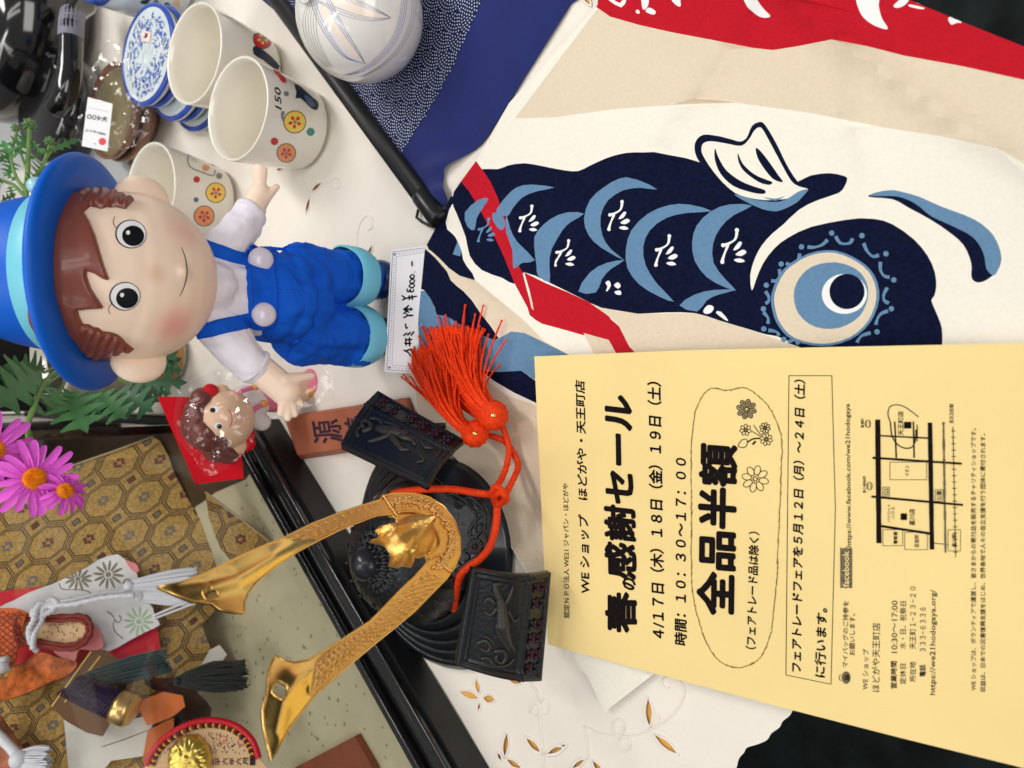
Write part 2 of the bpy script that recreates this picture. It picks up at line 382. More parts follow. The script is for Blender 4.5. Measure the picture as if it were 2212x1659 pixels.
# tablecloth with real eyelet holes
def leaf(a, b, w, n=9):
    ax, ay = a; bx, by = b; dx, dy = bx - ax, by - ay; l = math.hypot(dx, dy); px, py = -dy / l * w / 2, dx / l * w / 2; out = []
    for i in range(n): t = i / n; s = math.sin(math.pi * t) ** .8; out.append((ax + dx * t + px * s, ay + dy * t + py * s))
    for i in range(n): t = 1 - i / n; s = math.sin(math.pi * t) ** .8; out.append((ax + dx * t - px * s, ay + dy * t - py * s))
    return out
LV = []
for a, b, w in (((800, 1200), (810, 1390), 52), ((835, 1435), (995, 1570), 50), ((8, 1450), (108, 1558), 46), ((143, 1568), (280, 1498), 44), ((305, 1660), (398, 1594), 38), ((440, 1604), (515, 1700), 44)):
    LV.append(leaf(*Z('z5', [a, b]), w * ZO['z5'][2]))
for a, b, w in (((1648, 1108), (1758, 1145), 42), ((1778, 1140), (1848, 1152), 46), ((1738, 1040), (1758, 1122), 32), ((1752, 1212), (1764, 1165), 22), ((1916, 1040), (2000, 1052), 44), ((1912, 1325), (1897, 1462), 34),
                ((2010, 1352), (2100, 1440), 40), ((2122, 1446), (2216, 1404), 44), ((1862, 1432), (1880, 1480), 24), ((1908, 1468), (1992, 1522), 36)):
    LV.append(leaf(*Z('zh', [a, b]), w * ZO['zh'][2]))
for a, b, w in (((932, 332), (1020, 252), 40), ((884, 522), (918, 378), 34), ((1402, 902), (1455, 788), 34), ((624, 150), (692, 118), 38), ((1395, 965), (1415, 905), 20)):
    LV.append(leaf(*Z('zd', [a, b]), w * .25))
LV.append(leaf((1258, -12), (1278, 14), 12))
TL = math.atan2(1, 1)
cl_out = Z('z5', [(1760, 1240), (1728, 1285), (1705, 1330), (1660, 1365), (1640, 1405), (1590, 1440), (1565, 1480), (1510, 1505), (1440, 1525), (1418, 1560), (1385, 1600), (1365, 1680)]) + [(1560, 1760)]
cl_out = sm(cl_out, 3, False)
cl_out += Z('zh', [(1840, 1620), (1790, 1521), (1745, 1490), (1715, 1440), (1690, 1400), (1672, 1350), (1655, 1290), (1612, 1250), (1585, 1215), (1560, 1180), (1520, 1100), (1478, 1010), (1430, 930)])
cl_w = [tuple(W(*p)[:2]) for p in cl_out] + [(-.30, .60), (-1.25, .75), (-1.25, 2.25), (1.25, 2.25), (1.25, 1.2)] + [tuple(W(*p)[:2]) for p in [(1795, -12), (2700, 255), (2400, 640), (2212, 890), (1900, 1120)]]
te0, te1 = W(1560, 1760), W(2300, 790)
ex, ey = te1.x - te0.x, te1.y - te0.y; el_ = math.hypot(ex, ey); nx_, ny_ = ey / el_, -ex / el_
def cloth_z(a, b):
    z = .0016 * nz(a, b, 9, 3) + .0009 * nz(a, b, 28, 5)
    far = np.clip((b - .25) * 6, 0, 1); z = z * (.5 + .5 * far)
    d = (a - te0.x) * nx_ + (b - te0.y) * ny_; d0 = d + .020     # beyond the table's edge the cloth falls
    z = z - np.where(d0 > 0, np.minimum(6.0 * d0 ** 2, .03 + d0 * .5), 0) + np.where(d0 > 0, .004 * np.sin((a * ex + b * ey) / el_ * 60) * np.clip(d0 * 30, 0, 1), 0)
    return z
ocl = sheet('tablecloth', g0, cl_w, M_cloth, None, local=True, holes=[[g0.ab(*p) for p in L_] for L_ in LV], grid=.012, zf=cloth_z, thick=.0006)
tag(ocl, 'white eyelet tablecloth with leaf-shaped cutwork spread over the whole table', 'tablecloth')
M_thr = mat('white_embroidery', srgb(240, 232, 224), .6)
em = MB()
def g3(z): return lambda x, y: W(x, y, z)
def thread(P, r=.00035, closed=False, z=.0004):
    P = [W(x, y, 0) for x, y in P]; P = [Vector((p.x, p.y, float(cloth_z(np.array([p.x]), np.array([p.y]))[0]) + z)) for p in P]; em.tube(P, r, 5, closed=closed)
for L_ in LV: thread(L_, .0008, True)
for k, P, c in (('z5', [(0, 1050), (60, 1150), (100, 1260), (108, 1400), (128, 1560), (128, 1680)], 0), ('z5', ell((133, 1255), 28, 50, 14), 1), ('z5', ell((66, 1275), 30, 40, 14, .5), 1),
                ('z5', [(388, 1380), (480, 1425), (620, 1450), (740, 1440), (800, 1410), (900, 1360), (980, 1290), (1030, 1200), (1035, 1130), (990, 1080), (930, 1065), (895, 1090), (905, 1130), (940, 1138)], 0),
                ('z5', ell((612, 1392), 38, 52, 14), 1), ('z5', ell((650, 1502), 40, 46, 14), 1), ('z5', [(388, 1380), (412, 1480), (415, 1560), (412, 1600)], 0), ('z5', ell((850, 1330), 25, 25, 10), 0),
                ('zd', [(1320, 820), (1325, 700), (1350, 600), (1400, 540), (1455, 560), (1455, 630), (1420, 665)], 0), ('zd', [(925, 370), (880, 290), (850, 220), (850, 170)], 0), ('zd', ell((1140, 260), 38, 45, 12), 1),
                ('zh', [(2090, 1190), (2080, 1120), (2050, 1060)], 0), ('zh', ell((2072, 1205), 30, 36, 12), 1), ('zh', [(2095, 1190), (2100, 1300), (2110, 1440)], 0)):
    Q = Z(k, P); thread(sm(Q, 4, bool(c)), .00055, bool(c))
em.build('embroidery', M_thr, ocl, kind='stuff')

# carp cloth, printed shapes are cut into the cloth's own faces
o_ = [(1038, 352), (1108, 228), (1300, 18), (1306, -60), (1850, -40), (2215, 108), (2330, 165), (2330, 760), (2100, 1180), (1650, 1290)]
carp_out = o_ + Z('z5', [(850, 1040), (545, 1278), (430, 1050), (290, 930)]) + [(1150, 1240), (1000, 1000), (905, 880), (860, 760), (885, 640), (930, 540), (952, 497), (985, 430), (1008, 395)]
Cc = 'z3'
def z3(P, n=3): return sm(Z('z3', P), n)
def r6(P, n=1): return sm(Z('r6', P), n) if n > 1 else Z('r6', P)
regs = []
def rg(P, m): regs.append((P, m))
rg(Z('z3', [(390, 48), (30, 520), (200, 517), (450, 482), (700, 462), (980, 455), (1300, 500), (1600, 560), (1850, 600), (2100, 665), (2440, 860), (2440, 300), (1000, -60), (395, -60)]), 1)
rg(Z('z3', [(383, 46), (440, 85), (560, 118), (700, 150), (900, 188), (1060, 222), (1140, 230), (1250, 214), (1400, 198), (1550, 225), (1700, 255), (1950, 297), (2212, 357), (2440, 440), (2440, -130), (383, -130)]), 4)
for P in ([(405, -10), (488, 46), (520, -20), (505, -20), (482, 28), (425, -14)], [(1010, -10), (1020, 30), (1045, 62), (1085, 90), (1128, 86), (1100, 55), (1078, 20), (1070, -20)],
          [(1498, -10), (1508, 60), (1535, 100), (1580, 130), (1632, 142), (1606, 95), (1592, 40), (1590, -20)], [(1655, 40), (1690, 10), (1720, 15), (1700, 40), (1670, 50)], [(1720, 0), (1790, 25), (1790, 40), (1740, 22)],
          [(1725, 35), (1785, 48), (1775, 55), (1725, 45)], [(1888, 90), (1925, 84), (1945, 108), (1925, 110), (1900, 118)], [(575, 0), (605, -10), (600, 40), (578, 52)], [(605, 45), (632, 60), (625, 75), (590, 62)],
          [(700, -10), (735, 0), (742, 40), (722, 35), (700, 10)], [(548, 58), (560, 55), (565, 68), (552, 70)]):
    rg(z3(P), 5)
# navy body
rg(z3([(-206, 795), (-150, 742), (-42, 738), (0, 722), (70, 712), (150, 725), (240, 742), (300, 745), (350, 722), (420, 690), (480, 672), (540, 665), (640, 672), (760, 690), (860, 722), (1000, 770), (1200, 800), (1255, 790), (1300, 768), (1380, 757), (1440, 768), (1458, 782),
            (1445, 815), (1420, 842), (1330, 872), (1250, 912), (1180, 975), (1130, 1015), (1085, 1065), (1055, 1120), (1035, 1190), (1042, 1258), (1060, 1210), (1090, 1140), (1140, 1075), (1200, 1030), (1300, 985), (1450, 957), (1570, 952), (1650, 975), (1740, 1038), (1800, 1110), (1830, 1180), (1836, 1240), (1828, 1280), (1815, 1300), (1833, 1345), (1856, 1400), (1864, 1450),
            (1864, 1600), (1864, 1620), (1250, 1620), (1250, 1600), (1200, 1475), (1100, 1445), (1000, 1415), (900, 1385), (800, 1355), (680, 1352), (560, 1358), (480, 1350), (400, 1332), (310, 1290), (180, 1225), (70, 1180), (30, 1230), (-20, 1205), (-105, 1172), (-160, 1110), (-178, 1030), (-215, 930), (-235, 870)], 2), 2)
# left tail shapes (below the ribbon)
rg(r6([(205, 130), (262, 35), (262, -20), (330, -200), (430, -330), (470, -260), (420, -180), (385, -60), (400, 5), (440, 40), (470, 70), (490, 110), (512, 160), (530, 205), (545, 280), (580, 340), (640, 410), (685, 475), (600, 455), (520, 430), (470, 400), (420, 360), (370, 310), (330, 270), (250, 200), (232, 190)]), 2)
rg(r6([(490, 118), (470, 170), (450, 232), (515, 250), (530, 205), (512, 160)]), 3)
rg(r6([(205, 130), (232, 190), (330, 270), (420, 360), (520, 430), (685, 475), (900, 655), (1060, 790), (1130, 850), (1290, 1020), (1500, 1160), (870, 1000), (700, 750), (560, 570), (500, 525), (440, 470), (400, 385), (290, 260), (180, 160)]), 1)
rg(r6([(180, 165), (290, 262), (402, 388), (440, 472), (500, 527), (560, 572), (640, 660), (715, 775), (800, 890), (870, 1003), (838, 1022), (750, 985), (670, 950), (520, 872), (410, 800), (320, 792), (300, 720), (260, 640), (200, 565), (100, 520), (80, 200)]), 2)
rg(r6([(100, 560), (205, 570), (260, 640), (290, 700), (322, 790), (230, 840), (150, 900), (60, 900), (60, 560)]), 3)
rg(r6([(150, 905), (290, 785), (410, 800), (520, 870), (680, 955), (840, 1022), (980, 940), (1110, 955), (1290, 1040), (1510, 1160), (1250, 1185), (1190, 1385), (1070, 1300), (860, 1312), (700, 1290), (560, 1240), (150, 1100)]), 3)
rg(r6([(640, 1290), (860, 1312), (1070, 1300), (1190, 1388), (1400, 1420), (1400, 1700), (1212, 1602), (1000, 1500), (820, 1390), (740, 1322)]), 2)
# red ribbon
rg(r6([(657, -628), (620, -575), (545, -470), (520, -440), (600, -350), (700, -180), (790, -5), (850, 110), (920, 260), (960, 360), (1020, 510), (1080, 620), (1135, 720), (1155, 788), (1210, 835), (1270, 870), (1450, 920), (1640, 975), (1760, 992), (1896, 1092), (1990, 1200), (2200, 1260), (1980, 900), (1896, 830), (1830, 740), (1690, 670), (1500, 580), (1300, 497), (1100, 398), (1150, 560), (1180, 680), (1190, 745), (1168, 690), (1140, 605), (1085, 400), (1040, 320), (1000, 200), (960, 5), (920, -120), (860, -290), (790, -440), (720, -540)]), 4)
rg(r6([(1142, 606), (1162, 612), (1180, 690), (1192, 748), (1170, 725)]), 1)
rg(Z('z3', [(400, 1332), (560, 1358), (800, 1355), (1000, 1415), (1250, 1500), (1250, 1600), (620, 1600), (520, 1500), (470, 1400), (420, 1360), (350, 1312)]), 1)
rg(Z('z3', [(320, 1440), (430, 1470), (500, 1600), (400, 1600)]), 1)
for P in ([(640, 825), (560, 785), (480, 780), (410, 815), (350, 870), (325, 950), (345, 1020), (400, 1075), (500, 1130), (440, 1080), (405, 1020), (398, 940), (430, 870), (500, 830), (570, 818)],
          [(875, 918), (780, 890), (690, 893), (600, 930), (530, 1000), (505, 1080), (510, 1160), (560, 1230), (640, 1280), (712, 1306), (640, 1230), (590, 1150), (580, 1070), (610, 1000), (680, 948), (770, 926)],
          [(1050, 895), (950, 890), (870, 920), (810, 980), (790, 1050), (800, 1130), (850, 1200), (920, 1240), (975, 1258), (930, 1210), (880, 1140), (878, 1060), (910, 990), (970, 935)],
          [(325, 928), (250, 922), (180, 950), (130, 1000), (112, 1060), (122, 1150), (130, 1195), (180, 1222), (178, 1150), (190, 1080), (230, 1000), (270, 962)],
          [(497, 1128), (420, 1140), (350, 1180), (300, 1262), (375, 1266), (400, 1210), (440, 1165)], [(970, 1255), (880, 1255), (800, 1275), (735, 1322), (810, 1348), (850, 1300), (900, 1275)],
          [(196, 815), (100, 803), (40, 815), (0, 850), (-38, 900), (-45, 930), (0, 940), (20, 910), (60, 860), (120, 832)], [(-5, 930), (10, 990), (40, 1050), (115, 1128), (60, 1140), (25, 1165), (20, 1085), (-6, 1010)],
          [(-180, 925), (-120, 870), (-80, 865), (-100, 900), (-130, 950), (-140, 1000), (-170, 985)], [(-60, 925), (-20, 940), (-10, 980), (-30, 1000), (-60, 960)]):
    rg(z3(P, 2), 3)
def stroke_poly(P, w):
    P = sm(P, 3, False); n = len(P); L1 = []; L2 = []
    for i, p in enumerate(P):
        a = P[max(i - 1, 0)]; b = P[min(i + 1, n - 1)]; dx, dy = b[0] - a[0], b[1] - a[1]; l = math.hypot(dx, dy) or 1; ww = w / 2 * (.7 + .5 * abs(math.cos(math.pi * i / (n - 1))))
        L1.append((p[0] - dy / l * ww, p[1] + dx / l * ww)); L2.append((p[0] + dy / l * ww, p[1] - dx / l * ww))
    return L1 + L2[::-1]
for cx, cy, k, mm in ((83, 950, .9, 5), (240, 1098, .9, 5), (470, 938, 1, 5), (672, 1088, 1.05, 5), (958, 1068, 1.15, 5), (-95, 1000, .8, 3)):
    for P, w in (([(20, -55), (14, -28), (-8, -12), (-30, -4)], 9), ([(-14, -6), (-22, 14), (-30, 34), (-36, 54)], 9)):
        rg(Z('z3', stroke_poly([(cx + k * x, cy + k * y) for x, y in P], w * k)), mm)
    for P in ([(4, 14), (26, -16), (38, -14), (26, 8)], [(12, 30), (40, 12), (54, 22), (34, 36)], [(6, 50), (30, 44), (48, 56), (24, 60)]):
        rg(z3([(cx + k * x, cy + k * y) for x, y in P], 2), mm)
    for q in ((20, -60), (-32, -4), (-36, 58)): rg(Z('z3', ell((cx + k * q[0], cy + k * q[1]), 8 * k, 8 * k, 8)), mm)
for P in ([(415, 1225), (430, 1215), (440, 1235), (425, 1260), (418, 1258), (425, 1240)], [(452, 1235), (470, 1222), (482, 1238), (470, 1250)], [(456, 1262), (480, 1258), (484, 1276), (462, 1274)],
          [(835, 1345), (855, 1320), (880, 1328), (870, 1352), (845, 1358)], [(888, 1352), (910, 1348), (942, 1386), (925, 1382)]): rg(z3(P, 2), 5)
# fin
rg(z3([(835, 720), (812, 690), (802, 655), (808, 618), (840, 592), (900, 597), (960, 612), (1000, 622), (1028, 605), (1050, 555), (1085, 538), (1110, 556), (1160, 640), (1200, 722), (1245, 792), (1292, 822), (1200, 850), (1000, 850), (900, 770)], 3), 2)
rg(z3([(838, 680), (832, 645), (845, 625), (880, 620), (950, 632), (1005, 640), (1038, 612), (1060, 575), (1088, 562), (1118, 608), (1168, 700), (1218, 790), (1255, 815), (1290, 826), (1262, 850), (1200, 866), (1100, 872), (1000, 852), (940, 812), (880, 745)], 3), 0)
rg(z3([(975, 846), (1060, 870), (1150, 880), (1200, 866), (1250, 835), (1290, 826), (1272, 850), (1235, 885), (1170, 915), (1130, 918), (1080, 905), (1010, 872)], 3), 3)
rg(z3([(1100, 860), (1150, 866), (1190, 855), (1150, 875)], 3), 3)
for P in ([(890, 650), (905, 688), (940, 745), (1000, 790), (1060, 815), (1105, 830), (1102, 846), (1050, 840), (970, 812), (915, 760), (890, 700)], [(990, 672), (1012, 718), (1060, 762), (1110, 785), (1138, 796), (1125, 808), (1080, 796), (1020, 752), (994, 712)],
          [(1068, 650), (1092, 668), (1132, 720), (1165, 768), (1183, 796), (1140, 782), (1092, 722), (1072, 682)]): rg(z3(P, 3), 2)
# whisker
rg(z3([(1550, 860), (1590, 838), (1640, 830), (1670, 832), (1760, 856), (1860, 900), (2000, 955), (2080, 1020), (2114, 1100), (2108, 1158), (2072, 1200), (2022, 1224), (1988, 1205), (1986, 1140), (1952, 1062), (1880, 1000), (1800, 948), (1720, 905), (1650, 868)], 3), 2)
rg(z3([(1556, 856), (1600, 836), (1645, 830), (1672, 832), (1760, 856), (1860, 900), (2000, 955), (2080, 1020), (2113, 1100), (2106, 1158), (2084, 1194), (2052, 1165), (2040, 1100), (1994, 1030), (1900, 980), (1815, 940), (1745, 885), (1665, 855)], 3), 3)
# eye
egg = [(1145, 1345), (1140, 1270), (1190, 1170), (1290, 1108), (1400, 1096), (1500, 1138), (1560, 1200), (1578, 1290), (1542, 1390), (1462, 1460), (1350, 1487), (1230, 1462), (1170, 1405)]
ec = (1365, 1290)
rg(z3([(ec[0] + (x - ec[0]) * 1.06, ec[1] + (y - ec[1]) * 1.05) for x, y in egg], 3), 3)
rg(z3(egg, 3), 1)
rg(z3([(1222, 1280), (1242, 1210), (1300, 1155), (1400, 1136), (1490, 1165), (1535, 1220), (1542, 1290), (1505, 1370), (1420, 1418), (1320, 1415), (1245, 1360)], 3), 3)
rg(Z('z3', ell((1441, 1272), 98, 86, 26)), 5)
rg(Z('z3', ell((1452, 1262), 76, 76, 26)), 2)
for q in ((1388, 1012), (1518, 1023), (1620, 1100), (1653, 1212), (1643, 1336), (1582, 1435), (1256, 1070), (1168, 1143), (1104, 1234), (1092, 1336), (1095, 1422), (1182, 1468)): rg(Z('z3', ell(q, 12, 12, 8)), 3)
for P in ([(1405, 1025), (1425, 1055), (1465, 1055), (1478, 1035)], [(1525, 1055), (1540, 1090), (1565, 1112), (1590, 1105)], [(1596, 1135), (1596, 1170), (1612, 1195), (1635, 1200)], [(1625, 1245), (1610, 1275), (1612, 1300), (1632, 1312)], [(1628, 1345), (1595, 1360), (1580, 1390), (1578, 1405)],
          [(1555, 1440), (1520, 1450), (1502, 1470), (1498, 1482)], [(1370, 1040), (1345, 1062), (1310, 1072), (1282, 1070)], [(1248, 1098), (1240, 1125), (1210, 1145), (1188, 1140)], [(1160, 1165), (1162, 1195), (1145, 1215), (1125, 1215)], [(1100, 1260), (1115, 1285), (1112, 1305), (1100, 1312)], [(1092, 1350), (1112, 1375), (1112, 1400)], [(1115, 1428), (1150, 1435), (1160, 1452)], [(1200, 1480), (1230, 1470), (1245, 1490)]):
    rg(Z('z3', stroke_poly(P, 13)), 3)
regs.insert(0, ([(1034, 800), (1100, 852), (1175, 880), (1215, 1000), (1260, 1300), (1240, 1400), (1150, 1235), (1000, 1000), (912, 885), (905, 780), (960, 740)], 1))
cr1 = [g0.ab(*p) for p in Z('z3', [(1150, -40), (1500, 250), (1930, 560), (2300, 800)])]; cr2 = [g0.ab(*p) for p in Z('z3', [(1090, 0), (1000, 195), (640, 670), (500, 800)])]
cr6 = [g0.ab(*p) for p in Z('z3', [(1500, 250), (1480, 520), (1560, 760), (1500, 930)])]; cr3 = [g0.ab(*p) for p in Z('z5', [(850, 1040), (545, 1278)])]; cr4 = [g0.ab(*p) for p in Z('r6', [(685, 475), (900, 655), (1100, 840), (1320, 1040)])]; cr5 = [g0.ab(*p) for p in Z('r6', [(1210, 60), (1330, 190), (1500, 460)])]
def carp_z(a, b):
    z = .0052 + .0036 * nz(a, b, 8, 11) + .0016 * nz(a, b, 20, 2)
    for P, h, w in ((cr1, .0075, .0055), (cr2, .0055, .0045), (cr6, .0042, .0045), (cr4, .0030, .004), (cr5, .0024, .0035)):
        d = segd(P, a, b, False); z += h * np.exp(-d / w)
    return np.clip(z, .0024, .016)
oc = sheet('printed_cloth', g0, carp_out, [M_carp, M_tan, M_navy, M_blue, M_red, M_white], None, regions=regs, grid=.0055, zf=carp_z, thick=.0005)
tag(oc, 'cream cotton cloth printed with a navy carp, red ribbon and part of a red carp', 'cloth')
# ================================================ flyer
M_fly = mat('yellow_copy_paper', srgb(238, 212, 144), .75, var=.03, vscale=9, bump=.12, bscale=260)
M_ink = mat('black_toner', srgb(26, 19, 20), .9, spec=.1, var=.6, vscale=900)
M_gold = mat('ochre_crayon', srgb(140, 116, 38), .8, var=.4, vscale=300)
M_gry = mat('grey_toner', srgb(110, 96, 70), .7, var=.5, vscale=900)
def fly_z(a, b):
    d = segd(np.array([(-.2, .275), (.1, .255)]), np.array(a), np.array(b), False)
    return .0148 + .0016 * np.sin(a * 17 + 1) * .6 + .0014 * np.exp(-d / .006) + .0018 * np.sin(b * 14 + a * 6) * .6 + .0005 * nz(np.atleast_1d(a), np.atleast_1d(b), 12, 3)
def fz(a, b): return float(fly_z(np.array([a]), np.array([b]))[0])
gf = G(.0142)
fl_out = [(1155, 770), (1480, 757), (1800, 750), (2245, 741), (2262, 1673), (1960, 1598), (1700, 1530), (1440, 1460), (1183, 1392)]
of = sheet('flyer', G(0), [G(.0142).ab(*p) for p in fl_out], M_fly, None, local=True, grid=.01, zf=fly_z, thick=.00012)
tag(of, 'yellow sale flyer with black Japanese print overhanging the table edge', 'flyer')
def F3(off):
    def f(vx, vy):
        p = W(vx, vy, .0142); p = W(vx, vy, fz(p.x, p.y)); return Vector((p.x, p.y, fz(p.x, p.y) + off))
    return f
f3 = F3(.00022)
tx = MB()
OV = .553
def ft(s, S_, E_, h, bold=0, shear=0, k=None, m=0):   # S_,E_: baseline start and end, h: cap height toward smaller x, in zoom coords
    a, b = Z(k, [S_, E_]) if k else (S_, E_)
    hh = h * (ZO[k][2] if k else 1)
    dx, dy = b[0] - a[0], b[1] - a[1]; l = math.hypot(dx, dy)
    put_text(tx, s, f3, a, b, (dy / l * hh, -dx / l * hh), bold, shear, m)
def ov(x, y): return (x * OV, y * OV)
ft('認定ＮＰＯ法人 WE21 ジャパン・ほどがや', ov(2226, 2413), ov(2221, 1888), 12.5, .015)
ft('WE ショップ　ほどがや・天王町店', ov(2305, 2319), ov(2284, 1489), 21, .028, .12)
ft('春', ov(2484, 2467), ov(2484, 2316), 64, .042, .0)
ft('の', ov(2482, 2306), ov(2482, 2262), 27, .05, .2)
ft('感謝セール', ov(2484, 2262), ov(2470, 1553), 64, .042, .12)
ft('４/１７日（木）１８日（金）１９日（土）', ov(2598, 2494), ov(2582, 1496), 29, .03, .15)
ft('時間：１０：３０〜１７：００', ov(2682, 2521), ov(2683, 1793), 26, .03, .15)
ft('全品半額', ov(2866, 2403), ov(2876, 1745), 78, .045, .06)
ft('（フェアトレード品は除く）', ov(2952, 2537), ov(2966, 2080), 22, .03, .12)
ft('フェアトレードフェアを５月１２日（月）〜２４日（土）', (131, 1282), (146, 138), 42, .035, .15, 'z6')
ft('に行います。', (224, 1303), (232, 1032), 42, .035, .12, 'z6')
ft('マイバッグのご持参を', (313, 1262), (316, 1002), 22, .008, 0, 'z6')
ft('お願いします。', (341, 1215), (342, 1052), 22, .008, 0, 'z6')
ft('https://www.facebook.com/we21hodogaya', (332, 790), (326, 228), 24, .014, 0, 'z6')
ft('WE ショップ', (392, 1350), (396, 1190), 24, .004, 0, 'z6')
ft('ほどがや天王町店', (438, 1358), (440, 1088), 31, .002, 0, 'z6')
ft('営業時間', (505, 1345), (505, 1238), 24, .02, 0, 'z6'); ft('10:30〜17:00', (507, 1205), (508, 1000), 23, .004, 0, 'z6')
ft('定休日', (541, 1328), (541, 1248), 24, .006, 0, 'z6'); ft('水・日、祝祭日', (541, 1190), (543, 1003), 25, .004, 0, 'z6')
ft('所在地', (580, 1318), (580, 1240), 25, .006, 0, 'z6'); ft('天王町１−２３−２０', (580, 1190), (581, 945), 24, .004, 0, 'z6')
ft('電話', (618, 1298), (618, 1252), 24, .02, 0, 'z6'); ft('３３３−６３３６', (618, 1200), (619, 1027), 23, .004, 0, 'z6')
ft('https://we21hodogaya.org/', (662, 1370), (664, 958), 28, .01, 0, 'z6')
ft('WE ショップは、ボランティアで運営し、皆さまからの寄付品を販売するチャリティショップです。', (816, 1352), (816, 325), 21, .014, 0, 'z6')
ft('収益は、日本での災害復興支援をはじめ、世界各地で人々の自立支援を行う団体に寄付されます。', (853, 1358), (853, 345), 21, .014, 0, 'z6')
def rb(k, P, w, m=0, closed=False, sp=3, jit=0):
    Q = Z(k, P); Q = sm(Q, sp, closed) if sp > 1 else Q; ribbon(tx, Q, w * ZO[k][2], f3, m, closed, jit)
def seg(k, a, b, w, m=0, n=8, jit=0):
    rb(k, [(a[0] + (b[0] - a[0]) * i / n, a[1] + (b[1] - a[1]) * i / n) for i in range(n + 1)], w, m, False, 1, jit)
for a, b in (((82, 118), (250, 118)), ((250, 118), (264, 640)), ((264, 640), (247, 1328)), ((247, 1328), (70, 1292)), ((70, 1292), (82, 118))): seg('z6', a, b, 2.6, 0, 10)
# crayon oval
ova = [(2770, 1520), (2840, 1525), (2905, 1515), (2960, 1545), (3010, 1600), (3045, 1680), (3055, 1750), (3050, 1860), (3045, 2000), (3038, 2150), (3035, 2250), (3022, 2380), (3008, 2480), (2975, 2560), (2930, 2595), (2875, 2608), (2810, 2580), (2765, 2520), (2735, 2440), (2715, 2370), (2703, 2280), (2700, 2150), (2702, 2000), (2700, 1900), (2700, 1780), (2708, 1660), (2722, 1590)]
ova = sm([ov(*p) for p in ova], 8)
f3b = F3(.0002)
for rep in range(3):
    Q = [(x + random.gauss(0, .8), y + random.gauss(0, .8)) for x, y in ova]; mbn = len(Q)
    for i in range(0, mbn, 1):
        if random.random() < .82:
            a, b = Q[i], Q[(i + 1) % mbn]; dx, dy = b[0] - a[0], b[1] - a[1]; ribbon(tx, [a, (a[0] + dx * .5, a[1] + dy * .5), b], random.uniform(.7, 2.0), f3b, 1)
# flowers doodle
def flower(c, r, n, w, rin=.28, fill=False):
    for k in range(n):
        th = 2 * math.pi * (k + .3) / n; cx, cy = c[0] + r * .64 * math.cos(th), c[1] + r * .64 * math.sin(th)
        P = ell((cx, cy), r * .36, r * .95 * math.pi / n * .62, 12, th)
        if fill: disc(tx, Z('z4', [(cx, cy)])[0], r * .28 * .35, r * .14 * .35, F3(.0001), 2, 8, th)
        rb('z4', P, w, 0, True, 1)
    rb('z4', ell(c, r * rin * .6, r * rin * .6, 10), w, 0, True, 1)
flower((1422, 822), 84, 8, 4.5); flower((1368, 392), 62, 8, 6, .3, True); flower((1362, 520), 36, 7, 4.5); flower((1482, 508), 34, 8, 5); flower((1490, 578), 40, 8, 4.5)
rb('z4', [(1315, 620), (1335, 585), (1368, 578), (1372, 610), (1350, 630), (1318, 622)], 5); rb('z4', [(1375, 595), (1410, 575), (1450, 572)], 9); rb('z4', [(1395, 525), (1430, 545), (1455, 560)], 5); rb('z4', [(1412, 490), (1440, 530), (1462, 555)], 5); rb('z4', [(1405, 610), (1425, 590)], 12)
for _ in range(30): disc(tx, Z('z4', [(1422 + random.gauss(0, 16), 822 + random.gauss(0, 14))])[0], .7, .7, f3, 0, 5)
# map
for a, b, w in (((430, 290), (435, 775), 20), ((635, 302), (643, 800), 18), ((405, 592), (765, 625), 9), ((410, 440), (760, 463), 9), ((445, 708), (635, 737), 10), ((430, 353), (632, 363), 6), ((497, 298), (503, 440), 6), ((570, 298), (573, 440), 6), ((585, 310), (585, 375), 4),
                ((725, 318), (736, 830), 3), ((652, 775), (705, 780), 3)): seg('z6', a, b, w, 0, 10, .06)
seg('z6', (688, 300), (696, 812), 9, 2, 30, .3)
for i in range(20): seg('z6', (718 + i * .5, 335 + i * 25), (735 + i * .5, 335 + i * 25), 3, 0, 1)
def boxl(a, b, w=2): seg('z6', (a[0], a[1]), (b[0], a[1]), w, 0, 3); seg('z6', (b[0], a[1]), (b[0], b[1]), w, 0, 3); seg('z6', (b[0], b[1]), (a[0], b[1]), w, 0, 3); seg('z6', (a[0], b[1]), (a[0], a[1]), w, 0, 3)
boxl((450, 722), (528, 785)); boxl((536, 732), (625, 800)); boxl((478, 457), (622, 526)); boxl((450, 555), (476, 590)); boxl((655, 565), (686, 610)); boxl((706, 722), (755, 805))
for s, a, b, h in (('警察署', (508, 778), (508, 730), 16), ('区役所', (592, 790), (592, 742), 18), ('イオン', (553, 512), (553, 470), 16), ('GS', (472, 586), (472, 560), 17), ('公園', (681, 606), (681, 570), 20), ('星川駅', (739, 790), (739, 738), 17), ('パイロット', (480, 692), (480, 622), 12), ('ハウス', (497, 680), (497, 632), 13),
                   ('星川店', (576, 705), (576, 640), 22), ('天王町店', (531, 352), (531, 258), 22), ('至天王町駅', (728, 305), (728, 228), 16), ('富浦町', (376, 322), (376, 285), 12), ('至小保役所', (384, 578), (384, 512), 12)): ft(s, a, b, h, .02, 0, 'z6')
for c in ((392, 307), (398, 551)): rb('z6', ell(c, 11, 15, 12), 2.4, 0, True, 1); seg('z6', (c[0] - 6, c[1] + 12), (c[0] - 6, c[1] - 12), 2, 0, 2); seg('z6', (c[0] + 5, c[1] + 12), (c[0] + 5, c[1] - 12), 2, 0, 2)
seg('z6', (520, 671), (545, 671), 26, 0, 2); seg('z6', (533, 312), (562, 312), 26, 0, 2)
